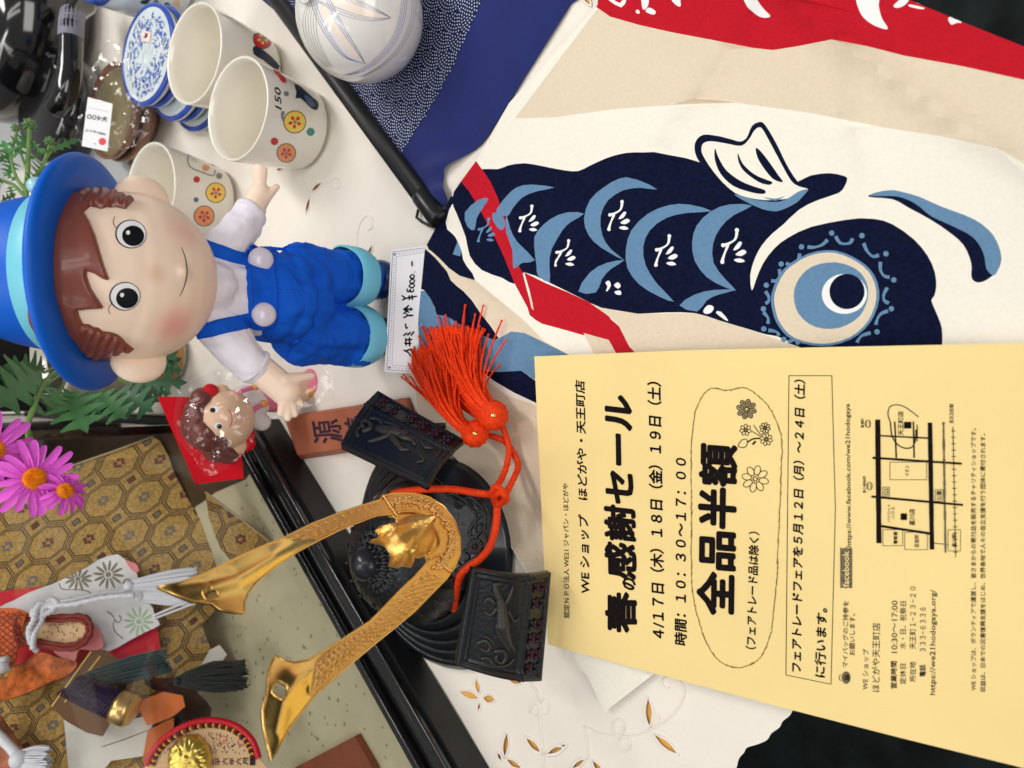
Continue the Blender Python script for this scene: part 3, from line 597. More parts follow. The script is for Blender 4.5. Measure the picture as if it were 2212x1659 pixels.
rb('z6', [(480, 300), (470, 270), (478, 240), (505, 232), (535, 240), (565, 260), (590, 280)], 4); rb('z6', [(480, 300), (485, 350), (505, 385), (535, 402), (565, 398), (578, 370), (580, 330)], 5)
seg('z6', (283, 872), (330, 872), 158, 2, 8, .03)
put_text(tx, 'facebook', F3(.0004), *Z('z6', [(318, 946), (318, 806)]), (-24 * .55, 0), .02, 0, 3)
disc(tx, Z('z6', [(306, 1302)])[0], 10, 14, f3, 2, 10); rb('z6', [(285, 1290), (278, 1302), (285, 1316)], 3); ft('袋', (320, 1314), (320, 1290), 20, .03, 0, 'z6')
tx.build('printed_text', [M_ink, M_gold, M_gry, M_fly], of, smooth=False)

# ================================================ price card
def card_frame():
    b0, b1 = W(940, 529, .001), W(926, 808, .001); t0 = W(845, 541, .026)
    fr = Fr(b1, b0 - b1, t0 - b0); return fr
cf = card_frame()
M_card = mat('white_card', srgb(240, 240, 243), .5)
M_cink = mat('grey_blue_print', srgb(126, 134, 160), .6)
pc = sheet('price_card', cf, [(940, 529), (926, 808), (831, 803), (845, 541)], M_card, None, thick=.0006, smooth=False)
tag(pc, 'white price card reading 人形1体 ¥3000 leaning at the blue doll\'s feet', 'price card')
def c3(off): return lambda x, y: cf.pv(x, y, off)
pm = MB()
C4 = [(940, 529), (926, 808), (831, 803), (845, 541)]
def inset(C, d):
    cx = sum(p[0] for p in C) / 4; cy = sum(p[1] for p in C) / 4
    return [(cx + (x - cx) * (1 - d / 48), cy + (y - cy) * (1 - d / 134)) for x, y in C]
def quadline(C, w, m):
    for i in range(4):
        a, b = C[i], C[(i + 1) % 4]; ribbon(pm, [a, ((a[0] + b[0]) / 2, (a[1] + b[1]) / 2), b], w, c3(.0002), m)
quadline(inset(C4, 4), 1.3, 1); quadline(inset(C4, 14), .7, 1)
I_ = inset(C4, 9)
for i in range(4):
    a, b = I_[i], I_[(i + 1) % 4]; n = int(math.hypot(a[0] - b[0], a[1] - b[1]) / 6)
    for k in range(n):
        t = (k + .5) / n; disc(pm, (a[0] + (b[0] - a[0]) * t, a[1] + (b[1] - a[1]) * t), 1.5, 1.0, c3(.0002), 1, 6)
for q in I_: disc(pm, q, 3, 3, c3(.00025), 1, 8)
# brush-pen writing: 人形 1体 ¥3000.-
def hw(P, w=3.0, k='zd'):
    Q = sm(Z(k, P), 4, False); n = len(Q); ribbon(pm, Q, [w * (.75 + .4 * math.sin(math.pi * (i + 1) / (n + 1))) * (1 + .12 * math.sin(i)) for i in range(n)], c3(.0003), 0)
for P in ([(1790, 930), (1792, 975)], [(1813, 1022), (1816, 1027)],
          [(1800, 1045), (1785, 1050), (1775, 1065), (1785, 1080), (1805, 1075), (1810, 1058), (1800, 1045)], [(1800, 1085), (1782, 1092), (1772, 1108), (1783, 1122), (1805, 1115), (1812, 1098), (1800, 1085)], [(1800, 1125), (1780, 1130), (1768, 1145), (1780, 1160), (1802, 1155), (1812, 1138), (1800, 1125)],
          [(1752, 1165), (1748, 1190), (1765, 1192), (1775, 1175), (1780, 1195), (1800, 1192), (1806, 1170)],
          [(1700, 1225), (1735, 1250), (1745, 1255)], [(1705, 1268), (1735, 1250)], [(1740, 1250), (1835, 1232)], [(1765, 1225), (1770, 1268)], [(1790, 1222), (1795, 1265)],
          [(1715, 1385), (1745, 1360), (1750, 1345)], [(1728, 1360), (1730, 1330)], [(1712, 1345), (1800, 1345)], [(1735, 1345), (1765, 1375)], [(1735, 1340), (1765, 1310)], [(1780, 1360), (1782, 1328)], [(1745, 1400), (1805, 1398)], [(1715, 1420), (1748, 1402), (1740, 1380)],
          [(1735, 1468), (1740, 1510), (1755, 1500)]): hw(P)
for P in ([(1165, 35), (1168, 88)], [(1190, 30), (1192, 92)], [(1155, 70), (1205, 72)], [(1165, 48), (1210, 44)], [(1150, 20), (1175, 0)], [(1175, 18), (1200, -5)], [(1200, 20), (1222, -10)],
          [(1150, 115), (1180, 130), (1200, 158)], [(1165, 122), (1195, 110), (1205, 105)]):
    z_ = [(900 + x * .5877, 1300 + y * .5877) for x, y in P]; hw([(a * OV, b * OV) for a, b in z_], 3.0, 'v')
pm.build('writing', [M_ink, M_cink], pc, smooth=False)
# ================================================ glass display case and what stands in it
M_lac = mat('black_lacquer', (.006, .006, .007), .16, coat=.6, spec=.6)
M_lac2 = mat('black_lacquer_satin', (.007, .007, .008), .38)
M_wood = mat('dark_brown_wood', srgb(40, 28, 20), .5, var=.4, vscale=18, wave=(14, 'X', 3, .2))
M_pane = glassmat('case_glass', (.93, .93, .92), .02, .01)
dC = Vector((-.706, -.708, 0)).normalized(); mC = Vector((-.708, .706, 0)).normalized()   # along the front, and inward
K0 = W(606, 905, 0)
case = empty('display_case', K0, 'upright glass display case with a stepped black lacquer base, armour parts standing inside', 'display case')
def cs(u, v, z): return K0 + dC * u + mC * v + Vector((0, 0, z))
LC, DC, HC = .62, .34, .46
K1 = K0 + Vector((0, .5, 0)); K2 = Vector((-.62, 1.122, 0)); K3 = K0 + dC * .62; K4 = K3 + mC * .35
FP = [K0, K1, K2, K4, K3]                    # footprint, bevelled corner at K0
def inset_fp(d):
    c = sum(FP, Vector()) / 5; n = len(FP); out = []
    for i in range(n):
        p0, p1, p2 = FP[i - 1], FP[i], FP[(i + 1) % n]; a = (p1 - p0).normalized(); b2 = (p2 - p1).normalized()
        na = Vector((-a.y, a.x, 0)); nb = Vector((-b2.y, b2.x, 0))
        if na.dot(c - p1) < 0: na = -na
        if nb.dot(c - p1) < 0: nb = -nb
        h = (na + nb) / (1 + na.dot(nb)); out.append(p1 + h * d)
    return out
def fp_prism(mb, d, z0, z1):
    P = inset_fp(d); n = len(P); mb.add([p + Vector((0, 0, z0)) for p in P] + [p + Vector((0, 0, z1)) for p in P], [tuple(range(n))[::-1], tuple(range(n, 2 * n))] + [(i, (i + 1) % n, n + (i + 1) % n, n + i) for i in range(n)])
def fp_ring(mb, d0, d1, z0, z1, sides=(0, 1, 2, 3, 4)):
    A_ = inset_fp(d0); B_ = inset_fp(d1); n = 5
    for i in sides:
        j = (i + 1) % n; q = [A_[i], A_[j], B_[j], B_[i]]; v = [p + Vector((0, 0, z0)) for p in q] + [p + Vector((0, 0, z1)) for p in q]
        mb.add(v, [(0, 3, 2, 1), (4, 5, 6, 7), (0, 1, 5, 4), (1, 2, 6, 5), (2, 3, 7, 6), (3, 0, 4, 7)])
def fixn(o):
    bm = bmesh.new(); bm.from_mesh(o.data); bmesh.ops.recalc_face_normals(bm, faces=bm.faces); bm.to_mesh(o.data); bm.free(); return o
b_ = MB(); fp_prism(b_, 0, .0012, .027); fixn(b_.build('base', M_lac2, case, False))
for d0, d1, z1 in ((.0035, .011, .034), (.0125, .023, .031), (.025, .032, .0375)):
    b_ = MB(); fp_ring(b_, d0, d1, .0272, z1, (4, 3)); o = fixn(b_.build('rail', M_lac, case, False)); bv = o.modifiers.new('b', 'BEVEL'); bv.width = .0012; bv.segments = 3
b_ = MB(); fp_ring(b_, .002, .011, .0272, .036, (0, 1, 2)); o = fixn(b_.build('rail', M_lac, case, False))
b_ = MB(); fp_ring(b_, .0112, .034, .0272, .0284, (0,)); o = fixn(b_.build('inner_border', M_wood, case, False))
PI_ = inset_fp(.0285)
PI_[0] = K0 + Vector((-.0065, .0345, 0)); PI_[1] = K1 + Vector((-.008, -.02, 0))
for i in range(5):
    b_ = MB(); p = PI_[i]; b_.tube([p + Vector((0, 0, .0378 if i not in (0, 1) else .0362)), p + Vector((0, 0, HC))], .0052, 4, cap=True); fixn(b_.build('post', M_lac, case, False))
b_ = MB(); fp_ring(b_, .030, .034, .0378, HC, (1, 2)); fixn(b_.build('back_panel', M_wood, case, False))
for i, da, db in ((0, .0055, .0072), (3, .0275, .0292), (4, .0275, .0292)):
    b_ = MB(); fp_ring(b_, da, db, .0378, HC, (i,)); fixn(b_.build('glass_pane', M_pane, case, False))
b_ = MB(); fp_ring(b_, .02, .04, HC + .0005, HC + .012); fixn(b_.build('top_frame', M_lac2, case, False))
# speckled paper floor
M_spk = mat('speckled_paper', srgb(188, 181, 150), .8, var=.05, vscale=30)
M_spd = mat('green_flecks', srgb(138, 136, 104), .8)
fl_ = MB(); fp_prism(fl_, .0335, .0276, .029); pf = fixn(fl_.build('paper_floor', M_spk, case, False))
fk = MB(); rr = random.Random(5)
for _ in range(420):
    p = cs(rr.uniform(.03, LC - .05), rr.uniform(.04, DC - .02), .0292); a = Vector((rr.gauss(0, 1), rr.gauss(0, 1), 0)).normalized() * rr.uniform(.0007, .0018); c = Vector((-a.y, a.x, 0)) * rr.uniform(.5, 1)
    fk.add([p - a - c, p + a - c, p + a + c, p - a + c], [(0, 1, 2, 3)])
fk.build('paper_flecks', M_spd, pf, False, 'stuff')
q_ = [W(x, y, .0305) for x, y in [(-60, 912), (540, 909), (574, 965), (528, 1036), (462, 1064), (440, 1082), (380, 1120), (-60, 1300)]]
b_ = MB(); b_.add(q_ + [Vector((p.x, p.y, .0292)) for p in q_], [tuple(range(8))] + [(i, (i + 1) % 8, 8 + (i + 1) % 8, 8 + i) for i in range(8)]); fixn(b_.build('floor_shade', mat('painted_floor_shade', srgb(58, 44, 32), .3, coat=.3, var=.3, vscale=12), case, False))  # dark sheet standing in for the shade and reflection on the far floor
# ---- leaning brocade: a plane rising toward the back
bp0 = W(440, 1190, .034); bA = Vector((-.80, -.60, 0)).normalized(); bN = Vector((.45, -.62, .62)).normalized()
FB = Fr(bp0, bA, n=bN)
if FB.N.dot(CAMP - bp0) < 0: FB = Fr(bp0, bA, b=-FB.B)
M_br = mat('gold_brocade', srgb(184, 150, 84), .36, metal=.5, bump=.9, bscale=1300, var=.35, vscale=420)
M_br2 = mat('brown_brocade_line', srgb(84, 62, 38), .5, metal=.2, bump=.7, bscale=1500, var=.4, vscale=500)
M_br3 = mat('brocade_red_flower', srgb(104, 52, 38), .6, bump=.5, bscale=1500)
M_br4 = mat('brocade_grey_flower', srgb(112, 104, 92), .55, bump=.5, bscale=1500)
M_edge = mat('pale_cord_edge', srgb(176, 160, 124), .6)
def brocade(name, fr, outline, par, a_, b_2, c0, n0, n1, scale=1.0, edge=None):
    """octagon-and-square lattice woven into the sheet; a_, b_2 lattice vectors in px, c0 an octagon centre"""
    regs = []; ol = np.asarray(outline)
    x0, y0 = ol.min(0); x1, y1 = ol.max(0)
    for i in range(*n0):
        for j in range(*n1):
            cx, cy = c0[0] + i * a_[0] + j * b_2[0], c0[1] + i * a_[1] + j * b_2[1]
            if cx < x0 - 60 or cx > x1 + 60 or cy < y0 - 60 or cy > y1 + 60: continue
            def L(u, v): return (cx + u * a_[0] + v * b_2[0], cy + u * a_[1] + v * b_2[1])
            for s_, m in ((.49, 1), (.462, 0), (.44, 1), (.405, 0)):
                k = s_ * .45; P = [L(s_, k), L(k, s_), L(-k, s_), L(-s_, k), L(-s_, -k), L(-k, -s_), L(k, -s_), L(s_, -k)]; regs.append((P, m))
            fm = (2, 3, 2, 3, 3)[(i * 2 + j) % 5]
            for q in range(6):
                th = q * math.pi / 3; regs.append((ell(L(.095 * math.cos(th), .095 * math.sin(th)), 5.2, 4.4, 6), fm))
            for s_, m in ((.17, 0), (.13, 1), (.09, fm)):
                regs.append(([(cx + (.5) * a_[0] + .5 * b_2[0] + s_ * u * a_[0] + s_ * v * b_2[0], cy + .5 * a_[1] + .5 * b_2[1] + s_ * u * a_[1] + s_ * v * b_2[1]) for u, v in ((1, 0), (0, 1), (-1, 0), (0, -1))], m))
    # keep inside
    keep = [(P, m) for P, m in regs if pip(ol, *map(np.array, zip(*P))).all() or pip(ol, *map(np.array, zip(*P))).any()]
    o = sheet(name, fr, outline, [M_br, M_br2, M_br3, M_br4], par, regions=[([q for q in P], m) for P, m in keep], grid=.006, zf=lambda a, b: .0025 * nz(a, b, 14, 4) + .001 * nz(a, b, 45, 7), thick=.0012)
    return o
br_out = [(332, 944), (346, 952), (364, 985), (378, 1025), (408, 1080), (440, 1134), (470, 1190), (492, 1225), (500, 1262), (470, 1310), (436, 1352), (452, 1392), (470, 1440), (440, 1480), (300, 1700), (-60, 1760), (-80, 1075), (0, 1047), (160, 1006), (250, 975)]
# ground colour is the dark line colour; octagons on top
_sw = (M_br, M_br2)
ob = brocade('gold_brocade', FB, br_out, None, (88, -8), (-33, 82), (104, 1172), (-6, 8), (-6, 9))
tag(ob, 'gold brocade panel with brown octagon lattice leaning inside the glass case', 'brocade')
ob.data.materials[0] = M_br
em_ = MB(); em_.tube([FB.pv(x, y, .0015) for x, y in [(-60, 1068), (0, 1047), (80, 1027), (160, 1006), (250, 975), (332, 944)]], .0011, 6); em_.build('corded_edge', M_edge, ob)
b2 = brocade('brocade_cushion', Fr(W(520, 1160, .05), bA, b=FB.B), [(445, 1066), (470, 1082), (508, 1112), (540, 1131), (566, 1152), (582, 1172), (572, 1196), (548, 1215), (520, 1222), (500, 1214), (474, 1180), (452, 1120)], None, (80, 30), (-40, 78), (520, 1165), (-3, 4), (-3, 4))
tag(b2, 'small brown brocade piece beside the leaning gold panel, behind the gold crest blade', 'brocade')
mb = MB(); mb.tube([Fr(W(520, 1160, .05), bA, b=FB.B).pv(x, y, .0015) for x, y in [(445, 1064), (490, 1098), (535, 1132), (582, 1170)]], .001, 6); mb.build('corded_edge', M_edge, b2)
# pieces laid against the brocade, each on its own parallel plane nearer the viewer
def FO(n): return FB.off(n)
M_kred = mat('scarlet_silk', srgb(212, 12, 32), .6, sheen=.3, var=.1, vscale=15)
M_kwh = mat('white_satin_brocade', srgb(226, 226, 228), .5, sheen=.3, var=.07, vscale=60, bump=.4, bscale=1500)
M_sil = mat('silver_thread', srgb(132, 124, 108), .45, metal=.3, bump=.5, bscale=1800)
M_mint = mat('mint_thread', srgb(168, 192, 160), .6, bump=.4, bscale=1500)
wz = lambda s=18, h=.004, sd=1: (lambda a, b: h * nz(a, b, s, sd) + h * .5 * nz(a, b, s * 2.6, sd + 3))
ok_ = sheet('scarlet_cloth', FO(.006), Z('zc', [(-40, 240), (130, 212), (320, 185), (600, 300), (1272, 515), (1306, 690), (1180, 745), (1000, 800), (880, 800), (600, 880), (300, 900), (80, 790), (-40, 760)]), M_kred, None, grid=.008, zf=wz(), thick=.001)
tag(ok_, 'scarlet silk cloth lying under the white floral cloth in the glass case', 'cloth')
def petal_flower(k, c, r, n, rot, stretch=1.0, m=1, gap=.8):
    out = []
    for q in range(n):
        th = rot + 2 * math.pi * q / n; cx, cy = c[0] + r * .62 * math.cos(th), c[1] + r * .62 * math.sin(th) * stretch
        out.append((Z(k, ell((cx, cy), r * .38, r * 1.9 / n * .5 * gap * 1.6, 8, th)), m))
    out.append((Z(k, ell(c, r * .2, r * .2 * stretch, 8)), m)); return out
wr = petal_flower('zc', (885, 95), 130, 12, .1, .9, 1) + petal_flower('zc', (640, 130), 120, 12, .2, .75, 1) + petal_flower('zc', (1125, 470), 130, 12, .1, .95, 2)
for P in ([(480, 160), (500, 205), (560, 215), (640, 215), (730, 235), (790, 290)], [(870, 390), (900, 410), (930, 450), (920, 500), (940, 560), (1000, 610)], [(1000, 170), (1030, 130), (1070, 150), (1060, 190), (1020, 230), (980, 240)], [(930, 460), (960, 480), (985, 450), (965, 420)], [(700, 480), (760, 520), (800, 560)]):
    wr.append((Z('zc', stroke_poly(P, 10)), 1))
ok_ = sheet('white_floral_cloth', FO(.011), sm(Z('zc', [(0, 350), (110, 300), (240, 235), (420, 170), (560, 110), (700, 40), (800, -30), (960, -70), (1050, 10), (1105, 60), (1125, 140), (1160, 180), (1190, 300), (1240, 360), (1262, 440), (1300, 500), (1180, 560), (1040, 630), (890, 712), (800, 690), (600, 640), (350, 600), (150, 520), (0, 440)]), 2), [M_kwh, M_sil, M_mint], None, regions=wr, grid=.007, zf=wz(16, .005, 6), thick=.001)
tag(ok_, 'white satin cloth with silver and mint chrysanthemums in the glass case', 'cloth')
M_pink = mat('pink_silk', srgb(232, 140, 140), .5, sheen=.3)
ok_ = sheet('pink_lining', FO(.016), sm(Z('zc', [(1020, -20), (1060, -15), (1110, 10), (1125, 60), (1100, 75), (1060, 45)]), 2), M_pink, None, grid=.006, thick=.001); tag(ok_, 'pink curled lining at the top corner of the white floral cloth', 'lining')
# foot-like pink and printed roundel with red braid
M_prn = mat('printed_leather', srgb(232, 196, 150), .6, var=.04, vscale=50)
M_braid = mat('russet_braid', srgb(140, 52, 36), .6, wave=(260, 'DIAGONAL', 1, .5))
p_ = sheet('pink_pad', FO(.018), sm(Z('zc', [(440, 700), (560, 640), (640, 480), (730, 480), (800, 540), (832, 620), (830, 685), (740, 705), (640, 690), (615, 760), (590, 810), (560, 800), (480, 750)]), 2), M_pink, None, grid=.006, zf=lambda a, b: .004 * nz(a, b, 30, 2), thick=.003)
tag(p_, 'pink pad showing beside the printed armour guard with russet braid', 'pad')
gp = Z('zc', [(150, 440), (300, 430), (480, 432), (620, 425), (700, 440), (738, 500), (735, 570), (690, 640), (600, 690), (480, 690), (300, 655), (150, 640)])
g_ = sheet('armour_guard', FO(.024), sm(gp, 3), M_prn, None, grid=.006, thick=.003); tag(g_, 'printed leather armour guard edged in russet braid, tied with white cord', 'armour piece')
mb = MB(); bk = lambda i, th: 1 + .22 * math.sin(i * 1.1 + 2 * th)
for ins, rr_ in ((0, .0022), (9, .0018)):
    cxm, cym = 118.0, 1366.0
    Q = sm([(cxm + (x - cxm) * (1 - ins / 90), cym + (y - cym) * (1 - ins / 35)) for x, y in gp], 6); mb.tube([FO(.0275).pv(x, y) for x, y in Q], rr_, 8, closed=True, rf=bk)
mb.build('braid', M_braid, g_)
M_blk = mat('black_pattern_print', srgb(44, 34, 40), .7)
M_rosy = mat('rose_pattern_print', srgb(226, 128, 104), .7)
pr = MB(); rr = random.Random(11); F_g = FO(.0274)
for k in range(70):
    x, y = rr.uniform(190, 640), rr.uniform(465, 625); q = Z('zc', [(x, y)])[0]; disc(pr, q, rr.uniform(.8, 1.8), rr.uniform(1.4, 3.2), lambda a, b: F_g.pv(a, b), 0 if rr.random() < .8 else 1, 6, rr.uniform(-.4, .4))
pr.build('printed_pattern', [M_blk, M_rosy], g_, False)
# orange sleeves
M_org = mat('orange_gold_brocade', srgb(226, 112, 52), .45, metal=.25, bump=.8, bscale=900, var=.25, vscale=120)
M_cop = mat('copper_brocade', srgb(188, 98, 40), .38, metal=.55, bump=.9, bscale=800, var=.5, vscale=150)
s_ = sheet('orange_sleeve', FO(.03), sm(Z('zc', [(-60, 380), (0, 365), (120, 360), (200, 385), (215, 420), (190, 500), (160, 600), (140, 700), (110, 790), (60, 850), (-60, 880)]), 2), M_org, None, grid=.005, zf=wz(35, .005, 2), thick=.003); tag(s_, 'bright orange brocade sleeve at the left edge of the photo behind the printed guard', 'sleeve')
s_ = sheet('copper_sleeve', FO(.02), sm(Z('zc', [(-60, 980), (60, 920), (150, 840), (250, 760), (340, 720), (460, 760), (620, 800), (600, 860), (520, 920), (400, 970), (300, 1020), (150, 1075), (-60, 1110)]), 2), M_cop, None, grid=.005, zf=wz(30, .007, 9), thick=.003); tag(s_, 'shiny copper brocade sleeve crumpled below the printed guard in the glass case', 'sleeve')
s_ = sheet('patterned_skirt', FO(.018), Z('zc', [(-60, 1180), (0, 1230), (120, 1400), (240, 1560), (280, 1640), (200, 1700), (-60, 1700)]), mat('rust_floral_brocade', srgb(178, 104, 74), .5, metal=.15, bump=.8, bscale=700, var=.5, vscale=90), None, grid=.006, zf=wz(25, .003, 3), thick=.002); tag(s_, 'rust and silver floral brocade in the bottom left corner of the photo', 'skirt')
M_dth = mat('dark_red_thread', srgb(150, 52, 34), .6)
for fr_n, pts_, nm_, stp in ((.0312, [(0, 380), (190, 400), (150, 640), (0, 840)], 'woven_diamonds', 46),):
    F_d = FO(.0345); mb = MB()
    for k in range(-4, 9):
        for sg in (1, -1):
            P = [(x, 600 + sg * (x - 90) * .8 + (k - 2) * 52) for x in range(-20, 210, 20)]; P = [p for p in P if 385 < p[1] < 850 and p[0] < 205 - (p[1] - 400) * .15]
            if len(P) > 1: mb.tube([F_d.pv(*q) for q in Z('zc', P)], .0005, 4)
    o_d = mb.build(nm_, M_dth, [o for o in bpy.data.objects if o.name == 'orange_sleeve'][0], kind='stuff')
# white cords
M_wc = mat('white_silk_cord', srgb(226, 228, 236), .5, sheen=.2)
def cord(name, zk, P, n, r, m, label, cat, par=None, tw=1.1, amp=.2, ns=6):
    mb = MB(); Q = sm([(*q, nn) for q, nn in zip(Z(zk, P), n if hasattr(n, '__len__') else [n] * len(P))], ns, False)
    mb.tube([FB.pv(x, y, nn) for x, y, nn in Q], r, 8, rf=lambda i, th: 1 + amp * math.sin(i * tw + 2 * th)); o = mb.build(name, m, par)
    if label: tag(o, label, cat)
    return o
c1 = cord('knotted_cord', 'zc', [(380, 740), (360, 690), (375, 600), (420, 520), (430, 440), (460, 395), (520, 390), (700, 350), (900, 300), (1090, 265)], [.02, .028, .036, .038, .036, .036, .034, .03, .026, .022], .0024, M_wc, 'white braided cord knotted round the printed armour guard', 'cord', ns=16)
for P in ([(400, 745), (400, 680), (420, 600), (465, 520), (470, 450), (520, 410), (700, 395), (900, 350), (1060, 330), (1180, 325)], [(430, 430), (400, 440), (395, 480), (430, 500), (480, 480), (560, 430), (580, 380), (540, 355), (500, 380), (470, 430)]):
    cord('cord_strand', 'zc', P, .034, .0024, M_wc, None, None, c1, ns=16)
def tassel(name, base, tip, w0, w1, n, r, m, label, par=None, fr=FB, off=.02, head=3.5, seedv=1, fl=.25, cat='tassel'):
    """base,tip in px; strands spread from a bound head"""
    rr = random.Random(seedv); dx, dy = tip[0] - base[0], tip[1] - base[1]; l = math.hypot(dx, dy); ux, uy = dx / l, dy / l
    P0 = fr.pv(*base, off); s_px = (fr.pv(base[0] + 1, base[1], off) - P0).length; mb = MB()
    for k in range(n):
        a = rr.uniform(-1, 1); h = rr.uniform(-1, 1); L = l * rr.uniform(.86, 1.05); pts = []
        for i in range(7):
            t = i / 6; wd = w0 + (w1 - w0) * min(1, t * 1.6) ** .7; x = base[0] + ux * L * t - uy * a * wd; y = base[1] + uy * L * t + ux * a * wd
            pts.append(fr.pv(x + math.sin(t * 5 + k) * fl * wd * .12, y + math.cos(t * 4 + k * 2) * fl * wd * .12, off + h * wd * s_px * .5 * math.sqrt(max(0, 1 - a * a)) - .0))
        mb.tube(pts, r, 4, cap=False)
    o = mb.build(name, m, par); tag(o, label, cat) if label else None
    hb = MB(); hb.sph(P0, 1, 16, sc=(w0 * s_px * 1.25,) * 3); hb.build('head', m, o)
    return o
tassel('white_tassel', Z('zc', [(1120, 240)])[0], Z('zc', [(1640, 170)])[0], 10, 22, 170, .0006, M_wc, 'upper white silk tassel behind the gold crest blade tip', off=.026, seedv=1)
tassel('white_tassel', Z('zc', [(1200, 320)])[0], Z('zc', [(1620, 330)])[0], 9, 16, 120, .0006, M_wc, 'lower white silk tassel under the gold crest blade tip', off=.026, seedv=2)
for P in ([(1310, 480), (1500, 400), (1700, 330)], [(1310, 505), (1520, 425), (1720, 345)]): cord('cord_strand', 'zc', P, .03, .0011, M_wc, None, None, c1, amp=0)
c2 = cord('white_rope', 'zc', [(-60, 1190), (0, 1270), (80, 1370), (190, 1480), (290, 1590), (330, 1650)], .03, .0042, M_wc, 'plain white rope crossing the rust floral brocade', 'cord', amp=.03)
tassel('white_tassel', Z('zc', [(290, 1600)])[0], Z('zc', [(520, 1600)])[0], 16, 28, 150, .0007, M_wc, 'big white silk tassel at the bottom left edge of the photo', off=.032, seedv=4)
mb = MB()
for q in range(3): mb.tube([FB.pv(*Z('zc', [(-60 + 45 * i, 905 - 8 * i + 22 * math.sin(i * .9 + q * 2.1) + q * 8)])[0], .036 + .003 * math.cos(i * .9 + q * 2.1)) for i in range(7)], .0042, 8)
o = mb.build('twisted_rope', M_wc); tag(o, 'thick twisted white rope at the left edge below the orange sleeve', 'rope')
# brass plate standing in the case
M_bra = mat('brown_lacquer_gold', srgb(112, 78, 48), .3, metal=.35, coat=.4, var=.15, vscale=10)
M_gl = mat('gold_line', srgb(206, 172, 104), .3, metal=.8)
pl_ = sheet('bronze_plaque', FO(.034), Z('zc', [(405, 1150), (640, 830), (735, 705), (850, 700), (1040, 830), (1010, 1080), (822, 1400), (700, 1370), (540, 1280)]), M_bra, None, thick=.004, smooth=False); tag(pl_, 'square bronze-brown plate with three gold lines behind the green tassel', 'plaque')
mb = MB(); F3_ = FO(.0345)
for P, w in (([(420, 1160), (740, 715)], 3.2), ([(525, 1125), (815, 750)], 3.6), ([(625, 1100), (820, 850)], 3)): ribbon(mb, Z('zc', [P[0], ((P[0][0] + P[1][0]) / 2, (P[0][1] + P[1][1]) / 2), P[1]]), w, lambda a, b: F3_.pv(a, b))
mb.build('gold_line', M_gl, pl_, False)
M_grn = mat('dark_green_silk', srgb(10, 48, 48), .6, sheen=.4, var=.3, vscale=100)
tassel('green_tassel', Z('zc', [(880, 990)])[0], Z('zc', [(1460, 850)])[0], 14, 24, 200, .0007, M_grn, 'dark teal silk tassel lying over the bronze plate', off=.046, seedv=5, fl=.6)
M_pur = mat('dark_purple_wrap', srgb(38, 18, 52), .5, wave=(160, 'DIAGONAL', 1, .6))
mb = MB(); Hh = [FB.pv(*Z('zc', [q])[0], .05) for q in [(780, 1060), (880, 1100), (1000, 1150), (1120, 1200)]]; mb.tube(Hh, [.0105, .0115, .0122, .0125], 18, rf=lambda i, th: 1); hl = mb.build('sword_hilt', M_pur); tag(hl, 'purple wrapped sword hilt with a gold pommel in the glass case', 'sword hilt')
mb = MB()
for i in range(14):
    for s_ in (-1, 1): mb.tube([Hh[0].lerp(Hh[-1], (i + t * 1.2) / 15.2) + FB.N * (.0128 * math.cos((t - .5) * 2.4)) + FB.B * (.0128 * math.sin((t - .5) * 2.4) * s_) for t in [q / 6 for q in range(7)]], .0009, 5)
mb.build('wrap', M_pur, hl)
M_gpm = mat('pale_gold_metal', srgb(226, 186, 116), .28, metal=.9)
mb = MB(); ax = (Hh[-1] - Hh[0]).normalized(); mb.rev([(0, -.002), (.0135, -.002), (.0145, .001), (.0145, .009), (.012, .013), (0, .014)], 28, Hh[-1], ax); mb.build('pommel', M_gpm, hl)
tassel('black_tassel', Z('zc', [(1560, 1010)])[0], Z('zc', [(2060, 960)])[0], 8, 30, 260, .0005, mat('black_green_bristle', srgb(14, 24, 20), .6, sheen=.2), 'black bristle tassel standing in front of the beige floor of the case', off=.05, seedv=6, fl=.8)
# paper sheets and orange tags
M_pap = mat('grey_white_card', srgb(212, 210, 202), .6, var=.05, vscale=12)
M_or2 = mat('orange_paper', srgb(222, 120, 52), .6, var=.12, vscale=20)
o = sheet('white_card', FO(.012), Z('zc', [(520, 1270), (700, 1240), (930, 1240), (1000, 1280), (1290, 1210), (1220, 1340), (1200, 1400), (1160, 1560), (900, 1600), (820, 1700), (560, 1700)]), M_pap, None, thick=.002, smooth=False); tag(o, 'grey-white card propped beneath the purple hilt in the case', 'card')
mb = MB(); F5 = FO(.0125); ribbon(mb, Z('zc', [(830, 1485), (1000, 1430), (1200, 1352)]), 1.2, lambda a, b: F5.pv(a, b)); mb.build('fold', M_blk, o, False)
o = sheet('orange_tag', FO(.03), Z('zc', [(1110, 1130), (1220, 1080), (1330, 1040), (1480, 1070), (1500, 1160), (1400, 1240), (1250, 1300), (1190, 1310)]), M_or2, None, thick=.002, smooth=False); tag(o, 'orange and tan paper tag next to the gold pommel', 'tag')
o = sheet('orange_tag', FO(.02), Z('zc', [(1200, 1350), (1410, 1250), (1400, 1420), (1320, 1500), (1160, 1560)]), M_or2, None, thick=.002, smooth=False); tag(o, 'plain orange paper tag above the red-rimmed oval helmet brim', 'tag')
o = sheet('dark_leather', FO(.008), sm(Z('zc', [(1180, 960), (1320, 930), (1480, 950), (1600, 1050), (1720, 1180), (1660, 1300), (1540, 1380), (1420, 1400), (1380, 1260), (1500, 1160), (1440, 1060), (1260, 1030)]), 2), mat('dark_brown_brocade', srgb(66, 44, 28), .5, metal=.2, bump=.8, bscale=700, var=.5, vscale=60), None, grid=.006, zf=wz(30, .005, 8), thick=.002); tag(o, 'dark brown brocade scrap behind the black bristle tassel', 'cloth')
